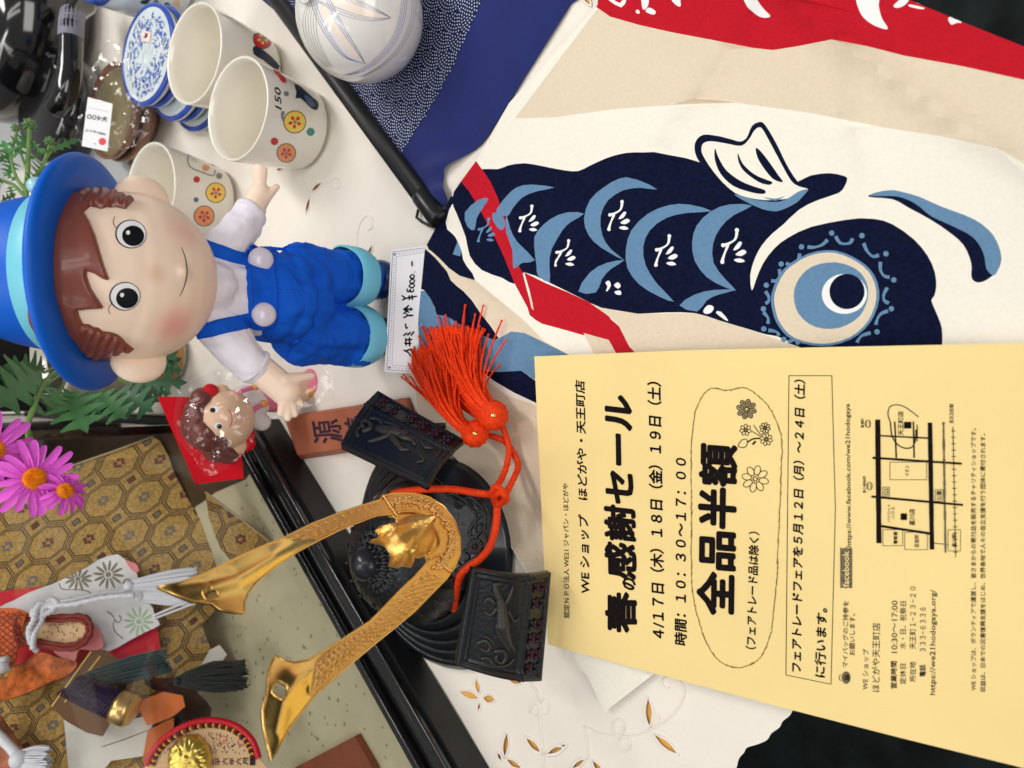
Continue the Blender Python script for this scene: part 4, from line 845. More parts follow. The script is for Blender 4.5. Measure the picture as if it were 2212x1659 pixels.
o = sheet('white_strip', FO(.016), Z('zc', [(1560, 960), (1700, 700), (1780, 660), (1840, 740), (1760, 850), (1640, 960)]), M_pap, None, thick=.001, smooth=False); tag(o, 'small cream paper strip beside the black bristle tassel', 'paper')
# red oval visor with medallion
ov_o = [(1190, 1640), (1230, 1540), (1300, 1450), (1400, 1370), (1540, 1300), (1680, 1272), (1800, 1280), (1920, 1320), (2020, 1400), (2070, 1480), (2100, 1580), (2104, 1700), (1195, 1700)]
FVv = FO(.055)
vo = sheet('oval_visor', FVv, sm(Z('zc', ov_o), 3), M_prn, None, grid=.008, zf=lambda a, b: np.zeros(len(a)), thick=.003); tag(vo, 'oval red-rimmed armour visor with a gold medallion at the bottom edge', 'armour piece')
mb = MB(); mb.tube([FVv.pv(x, y, .001) for x, y in sm(Z('zc', ov_o[:-2]), 6, False)], .0026, 10); mb.build('red_rim', mat('glossy_red_cord', srgb(206, 22, 42), .35), vo)
mb = MB()
inn = [(x + (1650 - x) * .1, y + (1620 - y) * .12) for x, y in ov_o[:-2]]; Q = sm(Z('zc', inn), 6, False); M_y = mat('yellow_braid', srgb(236, 178, 60), .5); M_n = mat('navy_braid', srgb(40, 26, 60), .5)
for i in range(len(Q) - 1):
    for s_ in (-1, 1):
        a = Vector((*Q[i], 0)); b = Vector((*Q[i + 1], 0)); d = b - a; nn_ = Vector((-d.y, d.x, 0)).normalized() * 5 * s_
        P = [FVv.pv(a.x - d.x * .4, a.y - d.y * .4, .0012), FVv.pv(a.x + nn_.x + d.x * .3, a.y + nn_.y + d.y * .3, .0008)]; mb.tube([P[0], P[0].lerp(P[1], .5) + FB.N * .0006, P[1]], .0008, 5, m=(0, 2, 1)[i % 3])
mb.build('chevron_braid', [M_y, M_n, M_braid], vo)
pr = MB(); to = lambda a, b: FVv.pv(a, b, .0004)
rr = random.Random(3)
for k in range(190):
    x, y = rr.uniform(1290, 2030), rr.uniform(1370, 1540)
    if pip(Z('zc', [(x_ + (1650 - x_) * .2, y_ + (1620 - y_) * .2) for x_, y_ in ov_o]), np.array([x * .2666]), np.array([1216.6 + y * .2666]))[0] and not (1600 < x < 1650 and 1380 < y < 1450): disc(pr, Z('zc', [(x, y)])[0], .9, 2.4, to, 0, 6, rr.uniform(-.8, .8))
for j in range(8):
    for i in range(7): disc(pr, Z('zc', [(1300 + i * 26 + (j % 2) * 13, 1545 + j * 18)])[0], .9, .9, to, 0, 6)
for c in ((1610, 1420), (1810, 1430), (1960, 1450)):
    for q in range(8): disc(pr, Z('zc', [(c[0] + 30 * math.cos(q * .785), c[1] + 30 * math.sin(q * .785))])[0], 2.6, 2.2, to, 1, 7)
put_text(pr, '正平六年六月一日', to, Z('zc', [(1665, 1568)])[0], Z('zc', [(2070, 1572)])[0], (0, 17), .02) if False else None
for i_, ch in enumerate('正平六年六月一'):
    x = 1690 + i_ * 56; put_text(pr, ch, to, *Z('zc', [(x + 44, 1635), (x + 44, 1575)]), (-11.5, 0), .02)
pr.build('printed_pattern', [M_blk, M_rosy], vo, False)
mb = MB(); mc = FVv.pv(*Z('zc', [(1545, 1600)])[0], .003); rr = random.Random(8)
v, f, _ = cut(ell((0, 0), .0205, .0165, 40), grid=.0011); zz = [.008 * max(0, 1 - (x / .0205) ** 2 - (y / .0165) ** 2) ** .5 + 0.0012 * noise.noise(Vector((x * 300, y * 300, 1))) + .0006 * math.sin(24 * math.atan2(y, x)) * min(1, math.hypot(x, y) / .012) * (1 if math.hypot(x, y) > .009 else .2) for x, y in v]
mb.add([mc + FVv.A * float(x) + FVv.B * float(y) + FVv.N * z for (x, y), z in zip(v, zz)], [tuple(map(int, t)) for t in f]); mb.build('medallion', mat('bright_gold_foil', srgb(244, 214, 112), .34, metal=1), vo)
# wooden block lying on the speckled floor
bb = MB(); q = [W(x, y, .036) for x, y in Z('zh', [(740, 1530), (1085, 1348), (1190, 1530), (1150, 1700), (800, 1700)])]; lo = [Vector((p.x, p.y, .0295)) for p in q]; bb.add(q + lo, [(0, 1, 2, 3, 4)] + [(i, 5 + i, 5 + (i + 1) % 5, (i + 1) % 5) for i in range(5)]); o = bb.build('wooden_plate', mat('reddish_wood', srgb(136, 74, 50), .45, var=.15, vscale=30, wave=(20, 'X', 2, .15)), None, False); tag(o, 'reddish wooden plate lying on the speckled floor at the bottom edge', 'wooden plate')
# ================================================ helmet with gold crest
M_iron = mat('blackened_iron', (.010, .012, .015), .36, metal=.25, bump=.55, bscale=420, coat=.15, spec=.5)
M_iron2 = mat('smooth_black_lining', (.018, .024, .034), .3, coat=.3)
M_rose = mat('purple_bronze_blossom', (.045, .014, .028), .4, metal=.4, bump=.8, bscale=900)
M_agold = mat('antique_gold', srgb(244, 202, 134), .44, metal=1, bump=.3, bscale=620, var=.06, vscale=160)
M_pgold = mat('polished_gold', srgb(248, 212, 128), .19, metal=1)
HCt = Vector((-.122, .402, 0)); Fd = Vector((.588, -.809, 0)); Rd = Vector((.809, .588, 0)); Zu = Vector((0, 0, 1))
hel = empty('samurai_helmet', (HCt.x, HCt.y, .002), 'small black samurai helmet with gold horned crest standing on the cream cloth', 'helmet')
def hp(r, f, z): return HCt + Rd * r + Fd * f + Zu * z
HD = HCt - Fd * .008
# dome with ribs
dm = MB(); n = 128; prof = []
for i in range(25):
    a = i / 24 * math.pi / 2; prof.append((.050 * math.cos(a) ** .9 if i < 24 else 0, .034 + .050 * math.sin(a)))
def domefn(r, h, th):
    k = r / .050; rib = 1 + .016 * abs(math.cos(th * 16)) ** 8 * min(1, k * 2); return r * rib * (1.06 - .02), h
mb = MB(); mb.rev([(.050, .020)] + prof, 160, HD, fn=domefn); mb.build('bowl', M_iron, hel)
# rivets in rows
mb = MB()
for k in range(16):
    th = (k + .5) / 16 * 2 * math.pi
    for j in range(2):
        a = R(26 + j * 24); r_ = .0518 * math.cos(a) ** .9; p = HD + Vector((math.cos(th) * r_, math.sin(th) * r_, .034 + .0515 * math.sin(a))); mb.sph(p, .0016, 8)
mb.build('rivet', M_iron, hel, kind='stuff')
# top knob: stacked petal rings and a dome
kn = HD + Vector((0, 0, .083)); mb = MB()
for r_, h_, np_ in ((.0235, -.004, 26), (.019, -.001, 22), (.0145, .0015, 18)):
    mb.rev([(r_ * .6, h_ + .003), (r_ * .9, h_ + .0025), (r_, h_), (r_ * .97, h_ - .003)], 104, kn, fn=lambda r, h, th, np_=np_: (r * (1 + .07 * math.cos(th * np_)), h + .0009 * math.cos(th * np_)))
mb.build('knob_petals', M_iron, hel)
mb = MB(); mb.rev([(.0125, -.002), (.013, .003), (.0115, .0075), (.008, .0115), (.004, .0135), (0, .014)], 40, kn); mb.build('knob', mat('knob_iron', (.012, .014, .022), .3, metal=.2, coat=.2), hel)
# neck guard lames (open at the front)
for j in range(5):
    mb = MB(); n = 72; r0 = .053 + j * .0088; z0 = .034 - j * .0058
    V_ = []; F_ = []
    for i in range(n + 1):
        th = R(52 + 256 * i / n); s_ = 1 + .012 * math.cos(i * 2.2)
        d = Fd * math.cos(th) + Rd * math.sin(th)
        for rr_, zz_ in ((r0 - .002, z0 + .001), (r0 + .003, z0), (r0 + .0085 * s_, z0 - .0058), (r0 + .0075 * s_, z0 - .0066), (r0 + .002, z0 - .002)): V_.append(HD + d * rr_ + Zu * max(zz_, .003))
    for i in range(n):
        for k in range(5): F_.append((i * 5 + k, i * 5 + (k + 1) % 5, (i + 1) * 5 + (k + 1) % 5, (i + 1) * 5 + k))
    mb.add(V_, F_); fixn(mb.build('neck_lame', M_iron, hel))
# smooth lining lip under the visor
mb = MB(); n = 60; V_ = []; F_ = []
for i in range(n + 1):
    th = R(-88 + 176 * i / n); d = Fd * math.cos(th) + Rd * math.sin(th); k = math.cos(th)
    for rr_, zz_ in ((.044, .030), (.053, .020), (.064, .008), (.068, .004), (.044, .012)): V_.append(HD + d * rr_ + Zu * zz_)
for i in range(n):
    for k in range(5): F_.append((i * 5 + k, i * 5 + (k + 1) % 5, (i + 1) * 5 + (k + 1) % 5, (i + 1) * 5 + k))
mb.add(V_, F_); fixn(mb.build('lining', M_iron2, hel))
# visor
vis = Z('zt', [(1300, 700), (1380, 740), (1440, 762), (1540, 795), (1620, 830), (1690, 895), (1728, 960), (1738, 1030), (1728, 1110), (1745, 1170), (1752, 1230), (1725, 1290), (1660, 1330), (1590, 1375), (1500, 1440), (1440, 1480), (1400, 1300), (1360, 1000)])
vp = W(1020, 1110, .040); FV = Fr(vp, Rd, n=(Fd * .3 + Zu * .95).normalized())
if FV.N.z < 0: FV = Fr(vp, Rd, b=-FV.B)
vo_l = [FV.ab(*p) for p in sm(vis, 3)]
vz = lambda a, b: -.0016 * np.clip(1 - segd(vo_l, a, b) / .004, 0, 1) + 0
ov_ = sheet('visor', FV, vo_l, M_iron, hel, local=True, grid=.003, zf=vz, thick=.004)
vq = lambda n_: (lambda x, y: FV.pv(x, y, n_))
mb = MB()
mb.tube([FV.pv(x, y, .0008) for x, y in sm([(x + (1000 - x) * .07, y + (1105 - y) * .07) for x, y in vis[1:15]], 4, False)], .0012, 6)
mb.tube([FV.pv(x, y, .0005) for x, y in sm([(x + (985 - x) * .36, y + (1105 - y) * .30) for x, y in vis[2:14]], 4, False)], .0009, 6)
mb.build('visor_rim', M_iron, hel)
def rosette(par, to, c, r_px, r, mt_, n=14):
    mb = MB(); cc = to(*c); 
    for k in range(n):
        th = 2 * math.pi * k / n; a = to(c[0] + r_px * .35 * math.cos(th), c[1] + r_px * .35 * math.sin(th)); b = to(c[0] + r_px * math.cos(th), c[1] + r_px * math.sin(th)); mb.tube([a, a.lerp(b, .5), b], [r * .5, r, r * 1.3], 6); mb.sph(b, r * 1.3, 8)
    mb.sph(cc, r * 1.6, 10); return mb.build('rosette', mt_, par)
M_ironl = mat('worn_iron_edge', (.05, .048, .045), .4, metal=.5, bump=.4, bscale=900)
rosette(hel, vq(.0008), Z('zt', [(1648, 1218)])[0], 15, .0009, M_ironl)
def scroll(par, to, segs, r, mt_, name='scrollwork'):
    mb = MB()
    for P in segs: Q = sm(P, 5, False); nQ = len(Q); mb.tube([to(*q) for q in Q], [r * (.5 + .7 * math.sin(math.pi * min(1, (i + 1) / nQ * 1.1)) ** .6 if (i + 1) / nQ * 1.1 < 1 else r * .5) if False else r * (.55 + .6 * math.sin(math.pi * (i + .5) / nQ)) for i in range(nQ)], 6); mb.sph(to(*Q[-1]), r * 1.2, 8)
    return mb.build(name, mt_, par)
scroll(hel, vq(.0004), [Z('zt', P) for P in ([(1590, 900), (1640, 960), (1690, 950), (1700, 990), (1670, 1010)], [(1560, 870), (1600, 850), (1640, 870), (1660, 910)], [(1620, 1100), (1610, 1140), (1640, 1150), (1680, 1120), (1700, 1080), (1690, 1050), (1660, 1060)], [(1660, 1000), (1630, 1050), (1600, 1120)], [(1400, 800), (1450, 830), (1500, 815), (1540, 850)], [(1480, 850), (1520, 880), (1560, 900)], [(1560, 1330), (1600, 1300), (1580, 1270)], [(1500, 1400), (1540, 1370), (1520, 1340)])], .0011, M_iron)
for rr in ((1520, 905), (1690, 880)): rosette(hel, vq(.0006), Z('zt', [rr])[0], 8, .0007, M_iron, 10)
# the two turned-back side panels
def flap(name, TLp, TRp, BRp, BLp, zt_, zb, bulge, lab, parts):
    """corners in px: inner top edge TL-TR, outer bottom edge BL-BR"""
    P = [W(*TLp, zt_), W(*TRp, zt_), W(*BRp, zb), W(*BLp, zb)]
    nr = (P[1] - P[0]).cross(P[3] - P[0]).normalized(); nr = nr if nr.dot(CAMP - P[0]) > 0 else -nr
    def S_(u, v, h=0): return P[0].lerp(P[1], u).lerp(P[3].lerp(P[2], u), v) + nr * (bulge * math.sin(math.pi * min(1, v * 1.0)) ** 1 + h)
    def grid(u0, u1, v0, v1, hf, nu, nv, nm, mt_, par, th=.003):
        V_ = []; F_ = []
        for j in range(nv + 1):
            for i in range(nu + 1): u = u0 + (u1 - u0) * i / nu; v = v0 + (v1 - v0) * j / nv; V_.append(S_(u, v, hf(u, v)))
        k = len(V_)
        for j in range(nv + 1):
            for i in range(nu + 1): u = u0 + (u1 - u0) * i / nu; v = v0 + (v1 - v0) * j / nv; V_.append(S_(u, v, -th))
        w = nu + 1
        for j in range(nv):
            for i in range(nu):
                a = j * w + i; F_.append((a, a + 1, a + w + 1, a + w)); F_.append((k + a, k + a + w, k + a + w + 1, k + a + 1))
        for i in range(nu): F_.append((i, k + i, k + i + 1, i + 1)); a = nv * w + i; F_.append((a, a + 1, k + a + 1, k + a))
        for j in range(nv): a = j * w; F_.append((a, a + w, k + a + w, k + a)); a += nu; F_.append((a, k + a, k + a + w, a + w))
        mb = MB(); mb.add(V_, F_); return fixn(mb.build(nm, mt_, par))
    def plate(u, v):
        e = min(u, 1 - u) * 9; e2 = min(v, 1 - v) * 10; m = min(e, e2, 1.0)
        rim = .0018 if min(u, 1 - u) < .035 or min(v, 1 - v) < .035 else (0 if min(u, 1 - u) < .06 or (min(v, 1 - v) < .06) else .0009 if min(u, 1 - u) < .085 or v < .085 else 0)
        bar = .002 * math.exp(-((v - .64) / .018) ** 2) + .0013 * math.exp(-((v - .70) / .012) ** 2)
        return rim + bar
    return S_, grid(0, 1, 0, 1, plate, 90, 90, name, M_iron, hel)
Sa, _ = flap('side_flap', (924, 1052), (737, 963), (817, 848), (1001, 953), .085, .034, .004, None, None)
Sb, _ = flap('side_flap', (1020, 1226), (986, 1435), (1167, 1468), (1187, 1235), .085, .026, .008, None, None)
def blossom(S_, u, v, r, mt_, nm='blossom'):
    mb = MB(); c = S_(u, v, .0006)
    A = (S_(u + .02, v) - S_(u - .02, v)).normalized(); N_ = (S_(u + .01, v) - S_(u, v)).cross(S_(u, v + .01) - S_(u, v)).normalized(); N_ = N_ if N_.dot(CAMP - c) > 0 else -N_; B = N_.cross(A)
    for k in range(4):
        th = math.pi / 4 + k * math.pi / 2; d = A * math.cos(th) + B * math.sin(th); rot = Matrix((d, N_.cross(d), N_)).transposed(); mb.sph(c + d * r * .62, r * .55, 10, sc=(1, .7, .5), rot=rot)
        mb.tube([c + N_ * r * .2, c + d * r * 1.0 + N_ * r * .25], r * .09, 5)
    mb.sph(c + N_ * r * .2, r * .28, 8); return mb.build(nm, mt_, hel)
for S_, sgn in ((Sa, 0), (Sb, 1)):
    k = 0
    for i, u in enumerate((.12, .25, .40, .53, .73, .88)):
        for v in (.78, .90):
            blossom(S_, u if sgn == 0 else 1 - u, v, .0040, M_rose if (i + k) % 4 != 1 else M_iron); k += 1
# relief figures on the flaps
def relief(S_, prims, name):
    mb = MB(); N_ = (S_(.6, .3) - S_(.5, .3)).cross(S_(.5, .4) - S_(.5, .3)).normalized(); N_ = N_ if N_.dot(CAMP - S_(.5, .5)) > 0 else -N_
    for P, r in prims:
        Q = sm([(*p, 0) for p in P], 4, False); nQ = len(Q); mb.tube([S_(q[0], q[1], .0005) for q in Q], [(r[0] + (r[1] - r[0]) * i / (nQ - 1)) for i in range(nQ)], 8)
        mb.sph(S_(Q[0][0], Q[0][1], .0005), r[0], 8); mb.sph(S_(Q[-1][0], Q[-1][1], .0005), r[1], 8)
    return mb.build(name, M_ironl, hel)
figb = [([(.24, .30), (.33, .34), (.42, .36), (.50, .38)], (.0026, .0052)), ([(.50, .38), (.58, .42), (.66, .48)], (.0048, .0022)), ([(.66, .48), (.72, .55)], (.002, .0012)), ([(.50, .34), (.58, .36), (.66, .42), (.74, .50)], (.003, .001)),
        ([(.24, .30), (.18, .26), (.12, .24)], (.0028, .0016)), ([(.12, .24), (.10, .30)], (.0018, .0012)), ([(.30, .26), (.26, .20), (.32, .16)], (.0018, .001)), ([(.34, .30), (.42, .24), (.40, .18)], (.0016, .001)), ([(.28, .38), (.20, .42), (.12, .44)], (.0016, .0008)), ([(.36, .42), (.44, .50), (.40, .56)], (.0014, .0008))]
curl = [([(.72, .16), (.68, .22), (.72, .28), (.78, .26), (.77, .20)], (.0015, .001)), ([(.76, .34), (.74, .42), (.80, .46), (.86, .42), (.84, .36), (.80, .36)], (.0016, .001)), ([(.86, .30), (.90, .38), (.86, .50), (.80, .56)], (.001, .001)), ([(.70, .32), (.66, .28), (.64, .22)], (.001, .001)), ([(.86, .22), (.84, .28), (.88, .33)], (.0012, .0008))]
relief(Sb, figb + curl, 'relief_figure')
figa = [([(.72, .42), (.64, .44), (.57, .46)], (.0030, .0048)), ([(.57, .46), (.50, .50), (.46, .56)], (.005, .0026)), ([(.57, .46), (.53, .38), (.46, .34), (.40, .30)], (.0035, .0018)), ([(.40, .30), (.34, .34)], (.0016, .001)), ([(.60, .40), (.64, .32), (.70, .24), (.74, .20)], (.0022, .0012)), ([(.48, .46), (.38, .50), (.32, .46)], (.003, .0014)),
        ([(.84, .30), (.80, .38), (.86, .44), (.92, .40), (.88, .34)], (.0022, .0014)), ([(.86, .50), (.80, .54), (.74, .52)], (.0016, .001)), ([(.88, .20), (.92, .26), (.90, .32)], (.0015, .001)), ([(.70, .56), (.62, .58), (.54, .60)], (.0012, .0008)), ([(.30, .56), (.22, .50), (.16, .54)], (.0014, .001)), ([(.22, .36), (.16, .30), (.2, .24)], (.0014, .001))]
relief(Sa, [([(1 - u if False else u, v) for u, v in P], r) for P, r in figa], 'relief_figure')

# ---- gold crest: one flat casting standing in the plane of the helmet's front
cp0 = W(990, 1180, .079); FC = Fr(cp0, Rd, n=Fd)
if FC.N.dot(Fd) < 0: FC = Fr(cp0, Rd, b=-FC.B)
cr_out = [(16, 550), (60, 548), (120, 538), (230, 500), (330, 450), (450, 390), (560, 340), (690, 288), (850, 208), (1000, 148), (1130, 105), (1215, 80), (1228, 58), (1290, 43), (1400, 43), (1480, 62), (1560, 110), (1620, 190), (1648, 280), (1648, 370), (1620, 440), (1575, 505), (1480, 600), (1400, 680), (1300, 762), (1180, 858), (1080, 942), (960, 1045), (860, 1135), (790, 1222), (720, 1312), (680, 1380), (650, 1440), (628, 1484), (604, 1400), (584, 1310), (580, 1220), (606, 1120), (612, 1060), (622, 985), (650, 916),
          (690, 942), (750, 958), (830, 945), (900, 902), (1000, 840), (1160, 735), (1240, 655), (1330, 560), (1400, 495), (1450, 440), (1478, 405), (1462, 368), (1430, 372), (1380, 330), (1340, 270), (1310, 200), (1305, 175), (1265, 157), (1200, 163), (1100, 200), (1000, 240), (880, 300), (770, 360), (680, 420), (600, 480), (545, 530), (502, 580), (482, 640), (484, 688), (420, 685), (350, 668), (305, 636), (200, 630), (100, 598), (50, 572)]
Lc = [FC.ab(*p) for p in Z('zh', cr_out)]
h1 = [FC.ab(*p) for p in sm(Z('zh', [(250, 585), (262, 565), (290, 556), (305, 570), (320, 573), (340, 588), (336, 615), (310, 624), (280, 622), (258, 605)]), 2)]
h2 = [FC.ab(*p) for p in sm(Z('zh', [(630, 1120), (640, 1075), (668, 1056), (688, 1075), (704, 1084), (706, 1120), (698, 1150), (680, 1168), (656, 1155)]), 2)]
cl1 = [FC.ab(*p) for p in Z('zh', [(100, 570), (300, 540), (440, 500), (600, 410), (770, 320), (1000, 195), (1200, 125)])]; cl2 = [FC.ab(*p) for p in Z('zh', [(640, 1350), (680, 1180), (760, 1060), (900, 990), (1100, 850), (1300, 690), (1500, 500)])]
def cz(a, b):
    c = np.minimum(segd(cl1, a, b, False), segd(cl2, a, b, False))                                            # blade ridge
    tipw = np.clip((b - .095) / .04, 0, 1)
    return .0016 + .0022 * np.exp(-(c / .0055) ** 2) * tipw
sep1 = Z('zh', [(690, 288), (850, 205), (1000, 148), (1130, 100), (1215, 70), (1300, 130), (1310, 180), (1265, 165), (1200, 172), (1100, 206), (1000, 246), (868, 292)])
eng = Z('zh', [(695, 292), (850, 212), (1000, 152), (1130, 108), (1215, 84), (1228, 62), (1290, 48), (1400, 47), (1480, 66), (1558, 114), (1616, 192), (1643, 280), (1643, 370), (1616, 438), (1571, 502), (1476, 597), (1396, 676), (1297, 758), (1177, 854), (1077, 938), (960, 1038), (870, 1120), (832, 1150), (845, 1000), (862, 950), (905, 908), (1004, 846), (1164, 741), (1246, 658), (1335, 566), (1404, 500), (1455, 444), (1482, 405), (1466, 362), (1430, 366), (1384, 326), (1345, 268), (1315, 198), (1308, 170), (1265, 152), (1198, 158), (1098, 195), (998, 235), (878, 295)])
sheet('crest', FC, Lc, [M_pgold, M_agold], hel, local=True, regions=[([FC.ab(*p) for p in eng], 1)], holes=[h1, h2], grid=.0022, zf=cz, thick=.0026)
cro = hel.children[-1] if False else [o for o in bpy.data.objects if o.name.startswith('crest')][-1]; bv = cro.modifiers.new('b', 'BEVEL'); bv.width = .0007; bv.segments = 2; bv.limit_method = 'ANGLE'; bv.angle_limit = R(50)
mb = MB()
for L_ in (Lc, h1, h2): mb.tube([FC.p(a, b, float(cz(np.array([a]), np.array([b]))[0]) - .0002) for a, b in L_], .00062, 6, closed=True)
mb.build('crest_rim', mat('bright_gold_edge', srgb(250, 206, 124), .22, metal=1), hel)
cq = lambda n_: (lambda x, y: FC.pv(x, y, n_))
def onc(x, y): a, b = FC.ab(x, y); return FC.p(a, b, float(cz(np.array([a]), np.array([b]))[0]) + .0001)
# engraved diamond lattice and blossoms as raised wire
def between(P1, P2, t): return [(a[0] + (b[0] - a[0]) * t, a[1] + (b[1] - a[1]) * t) for a, b in zip(P1, P2)]
mb = MB()
for A_, B_ in (([(700, 296), (850, 220), (1000, 160), (1130, 118), (1210, 98)], [(872, 292), (960, 250), (1050, 212), (1130, 182), (1210, 158)]), ([(855, 1120), (960, 1030), (1080, 928), (1180, 845), (1300, 750), (1400, 668), (1480, 590), (1560, 510)], [(858, 965), (930, 895), (1010, 848), (1090, 795), (1175, 735), (1245, 668), (1335, 575), (1455, 460)])):
    A_ = sm(Z('zh', A_), 6, False); B_ = sm(Z('zh', B_), 6, False); n = min(len(A_), len(B_)); A_, B_ = A_[:n], B_[:n]
    def at(s, t): i = min(n - 2, int(s * (n - 1))); f = s * (n - 1) - i; a = (A_[i][0] + (A_[i + 1][0] - A_[i][0]) * f, A_[i][1] + (A_[i + 1][1] - A_[i][1]) * f); b = (B_[i][0] + (B_[i + 1][0] - B_[i][0]) * f, B_[i][1] + (B_[i + 1][1] - B_[i][1]) * f); return (a[0] + (b[0] - a[0]) * t, a[1] + (b[1] - a[1]) * t)
    ln = sum(math.dist(A_[i], A_[i + 1]) for i in range(n - 1)); M_ = int(ln / 17)
    for i in range(-2, M_ + 2):
        for sg in (0, 1):
            P = [(i + 2 * t, .1 + .8 * (t if sg else 1 - t)) for t in (0, .25, .5, .75, 1)]; P = [(s / M_, t) for s, t in P if 0 <= s / M_ <= 1]
            if len(P) > 1: mb.tube([onc(*at(s, t)) for s, t in P], .00030, 4)
        for t_ in (.1, .3, .5, .7, .9):
            s0 = (i + .5 + (0 if int(t_ * 5) % 2 else .5)) / M_
            for dd in (-.35, 0, .35):
                if 0 < s0 < .98: mb.tube([onc(*at(min(.999, s0 + dd * .5 / M_), t_ - .07)), onc(*at(min(.999, max(0, s0 + dd * 1.2 / M_)), t_ + .07))], .00024, 4)
mb.build('engraved_lattice', M_agold, hel, kind='stuff')
rr = random.Random(21); mb = MB(); arc_ = sm(Z('zh', [(1270, 95), (1390, 90), (1470, 115), (1540, 165), (1590, 240), (1600, 330), (1570, 400), (1520, 440)]), 8, False)
for q in arc_:
    for _ in range(7):
        x, y = q[0] + rr.gauss(0, 4.5), q[1] + rr.gauss(0, 4.5); mb.sph(FC.pv(x, y, .0024), rr.uniform(.0006, .0013), 8, sc=(1, 1, .9))
mb.build('blossom_relief', M_agold, hel, kind='stuff')
for P in ([(1228, 58), (1262, 110), (1306, 172)], [(1480, 398), (1540, 380), (1560, 440), (1600, 470)], [(1306, 150), (1400, 150), (1470, 190), (1520, 260), (1530, 330), (1470, 372)]):
    mb = MB(); mb.tube([FC.pv(x, y, .0026) for x, y in sm(Z('zh', P), 5, False)], .0008, 6); mb.build('raised_rim', M_agold, hel)
# lion-like frontal ornament: fins and lumpy body bulging toward the viewer
orn = Z('zh', [(1162, 300), (1200, 285), (1214, 262), (1196, 240), (1230, 215), (1290, 212), (1330, 185), (1400, 165), (1475, 200), (1500, 270), (1490, 340), (1450, 385), (1400, 395), (1385, 440), (1345, 432), (1316, 440), (1268, 432), (1278, 385), (1262, 345), (1232, 318)])
Lo = [FC.ab(*p) for p in sm(orn, 3)]
c0 = FC.ab(*Z('zh', [(1395, 260)])[0]); c1_ = FC.ab(*Z('zh', [(1400, 210)])[0]); c2_ = FC.ab(*Z('zh', [(1300, 300)])[0])
rg1 = [FC.ab(*p) for p in Z('zh', [(1400, 260), (1330, 255), (1240, 275), (1165, 300)])]; rg2 = [FC.ab(*p) for p in Z('zh', [(1400, 270), (1360, 340), (1345, 430)])]; rg3 = [FC.ab(*p) for p in Z('zh', [(1400, 265), (1330, 330), (1272, 430)])]; rg4 = [FC.ab(*p) for p in Z('zh', [(1400, 250), (1340, 215), (1200, 240)])]
def oz(a, b):
    e = np.clip(segd(Lo, a, b) / .005, 0, 1); h = .002 + .006 * np.sqrt(e)
    h += .0036 * np.exp(-((a - c0[0]) ** 2 + (b - c0[1]) ** 2) / .010 ** 2) + .0022 * np.exp(-((a - c1_[0]) ** 2 + (b - c1_[1]) ** 2) / .0035 ** 2)
    for r_ in (rg1, rg2, rg3, rg4): h += .0040 * np.exp(-np.abs(segd(r_, a, b, False) / .0030) ** 1.2) * e
    h += (.0004 * nz(a, b, 420, 3) + .0003 * nz(a, b, 900, 6)) * e; return h
sheet('lion_ornament', FC, Lo, mat('ornament_gold', srgb(238, 186, 104), .36, metal=1, bump=.35, bscale=900), hel, local=True, grid=.0014, zf=oz, thick=.002)
mb = MB(); mb.sph(FC.pv(*Z('zh', [(1478, 195)])[0], .004), .0030, 16); mb.build('screw', mat('brown_screw', (.05, .03, .025), .3, metal=.7), hel)
mb = MB(); s0 = FC.pv(*Z('zh', [(1560, 300)])[0], -.002); mb.tube([s0, s0 - Fd * .012 - Zu * .006], .003, 8); mb.build('crest_mount', M_iron, hel)

# ================================================ orange cord and tassels
M_ocord = mat('orange_silk_cord', srgb(232, 62, 14), .6, spec=.25, var=.12, vscale=300)
def P3(k, L): return [W(*Z(k, [(x, y)])[0], z) for x, y, z in L]
oc_ = None
def braid_cord(name, pts, r, par=None, ns=8):
    Q = sm([tuple(p) for p in pts], ns, False); # resample evenly
    Q = [Vector(q) for q in Q]; d = [0]
    for i in range(1, len(Q)): d.append(d[-1] + (Q[i] - Q[i - 1]).length)
    n = int(d[-1] / .00055); out = []; j = 0
    for i in range(n + 1):
        s = d[-1] * i / n
        while j < len(d) - 2 and d[j + 1] < s: j += 1
        out.append(Q[j].lerp(Q[j + 1], (s - d[j]) / max(1e-9, d[j + 1] - d[j])))
    mb = MB(); mb.tube(out, r, 12, rf=lambda i, th: 1 + .24 * max(math.cos(i * .42 + 1.5 * th) ** 2, math.cos(i * .42 - 1.5 * th) ** 2) - .14); return mb.build(name, M_ocord, par)
oc_ = braid_cord('helmet_tie', P3('zt', [(1000, 850, .075), (1060, 818, .074), (1200, 796, .070), (1350, 787, .062), (1500, 792, .052), (1620, 812, .045), (1740, 828, .040), (1800, 830, .038), (1830, 860, .036), (1812, 920, .036), (1808, 1010, .037), (1790, 1120, .039), (1750, 1230, .042), (1685, 1310, .046), (1600, 1370, .048), (1540, 1430, .048), (1512, 1520, .044), (1497, 1620, .038), (1490, 1700, .032), (1478, 1760, .024), (1470, 1800, .018)]), .0025)
tag(oc_, 'orange braided cord knotted in front of the black helmet, ending in two tassels', 'cord')
braid_cord('cord_loop', P3('zt', [(1790, 850, .040), (1810, 770, .036), (1850, 700, .026), (1885, 600, .018), (1900, 480, .015), (1870, 370, .016), (1832, 290, .018), (1790, 250, .02)]), .0022, oc_)
braid_cord('cord_loop', P3('zt', [(1830, 850, .040), (1870, 830, .036), (1930, 720, .024), (1968, 620, .012), (1945, 540, .010), (1880, 440, .012), (1800, 400, .016), (1710, 382, .018), (1660, 380, .02)]), .0022, oc_)
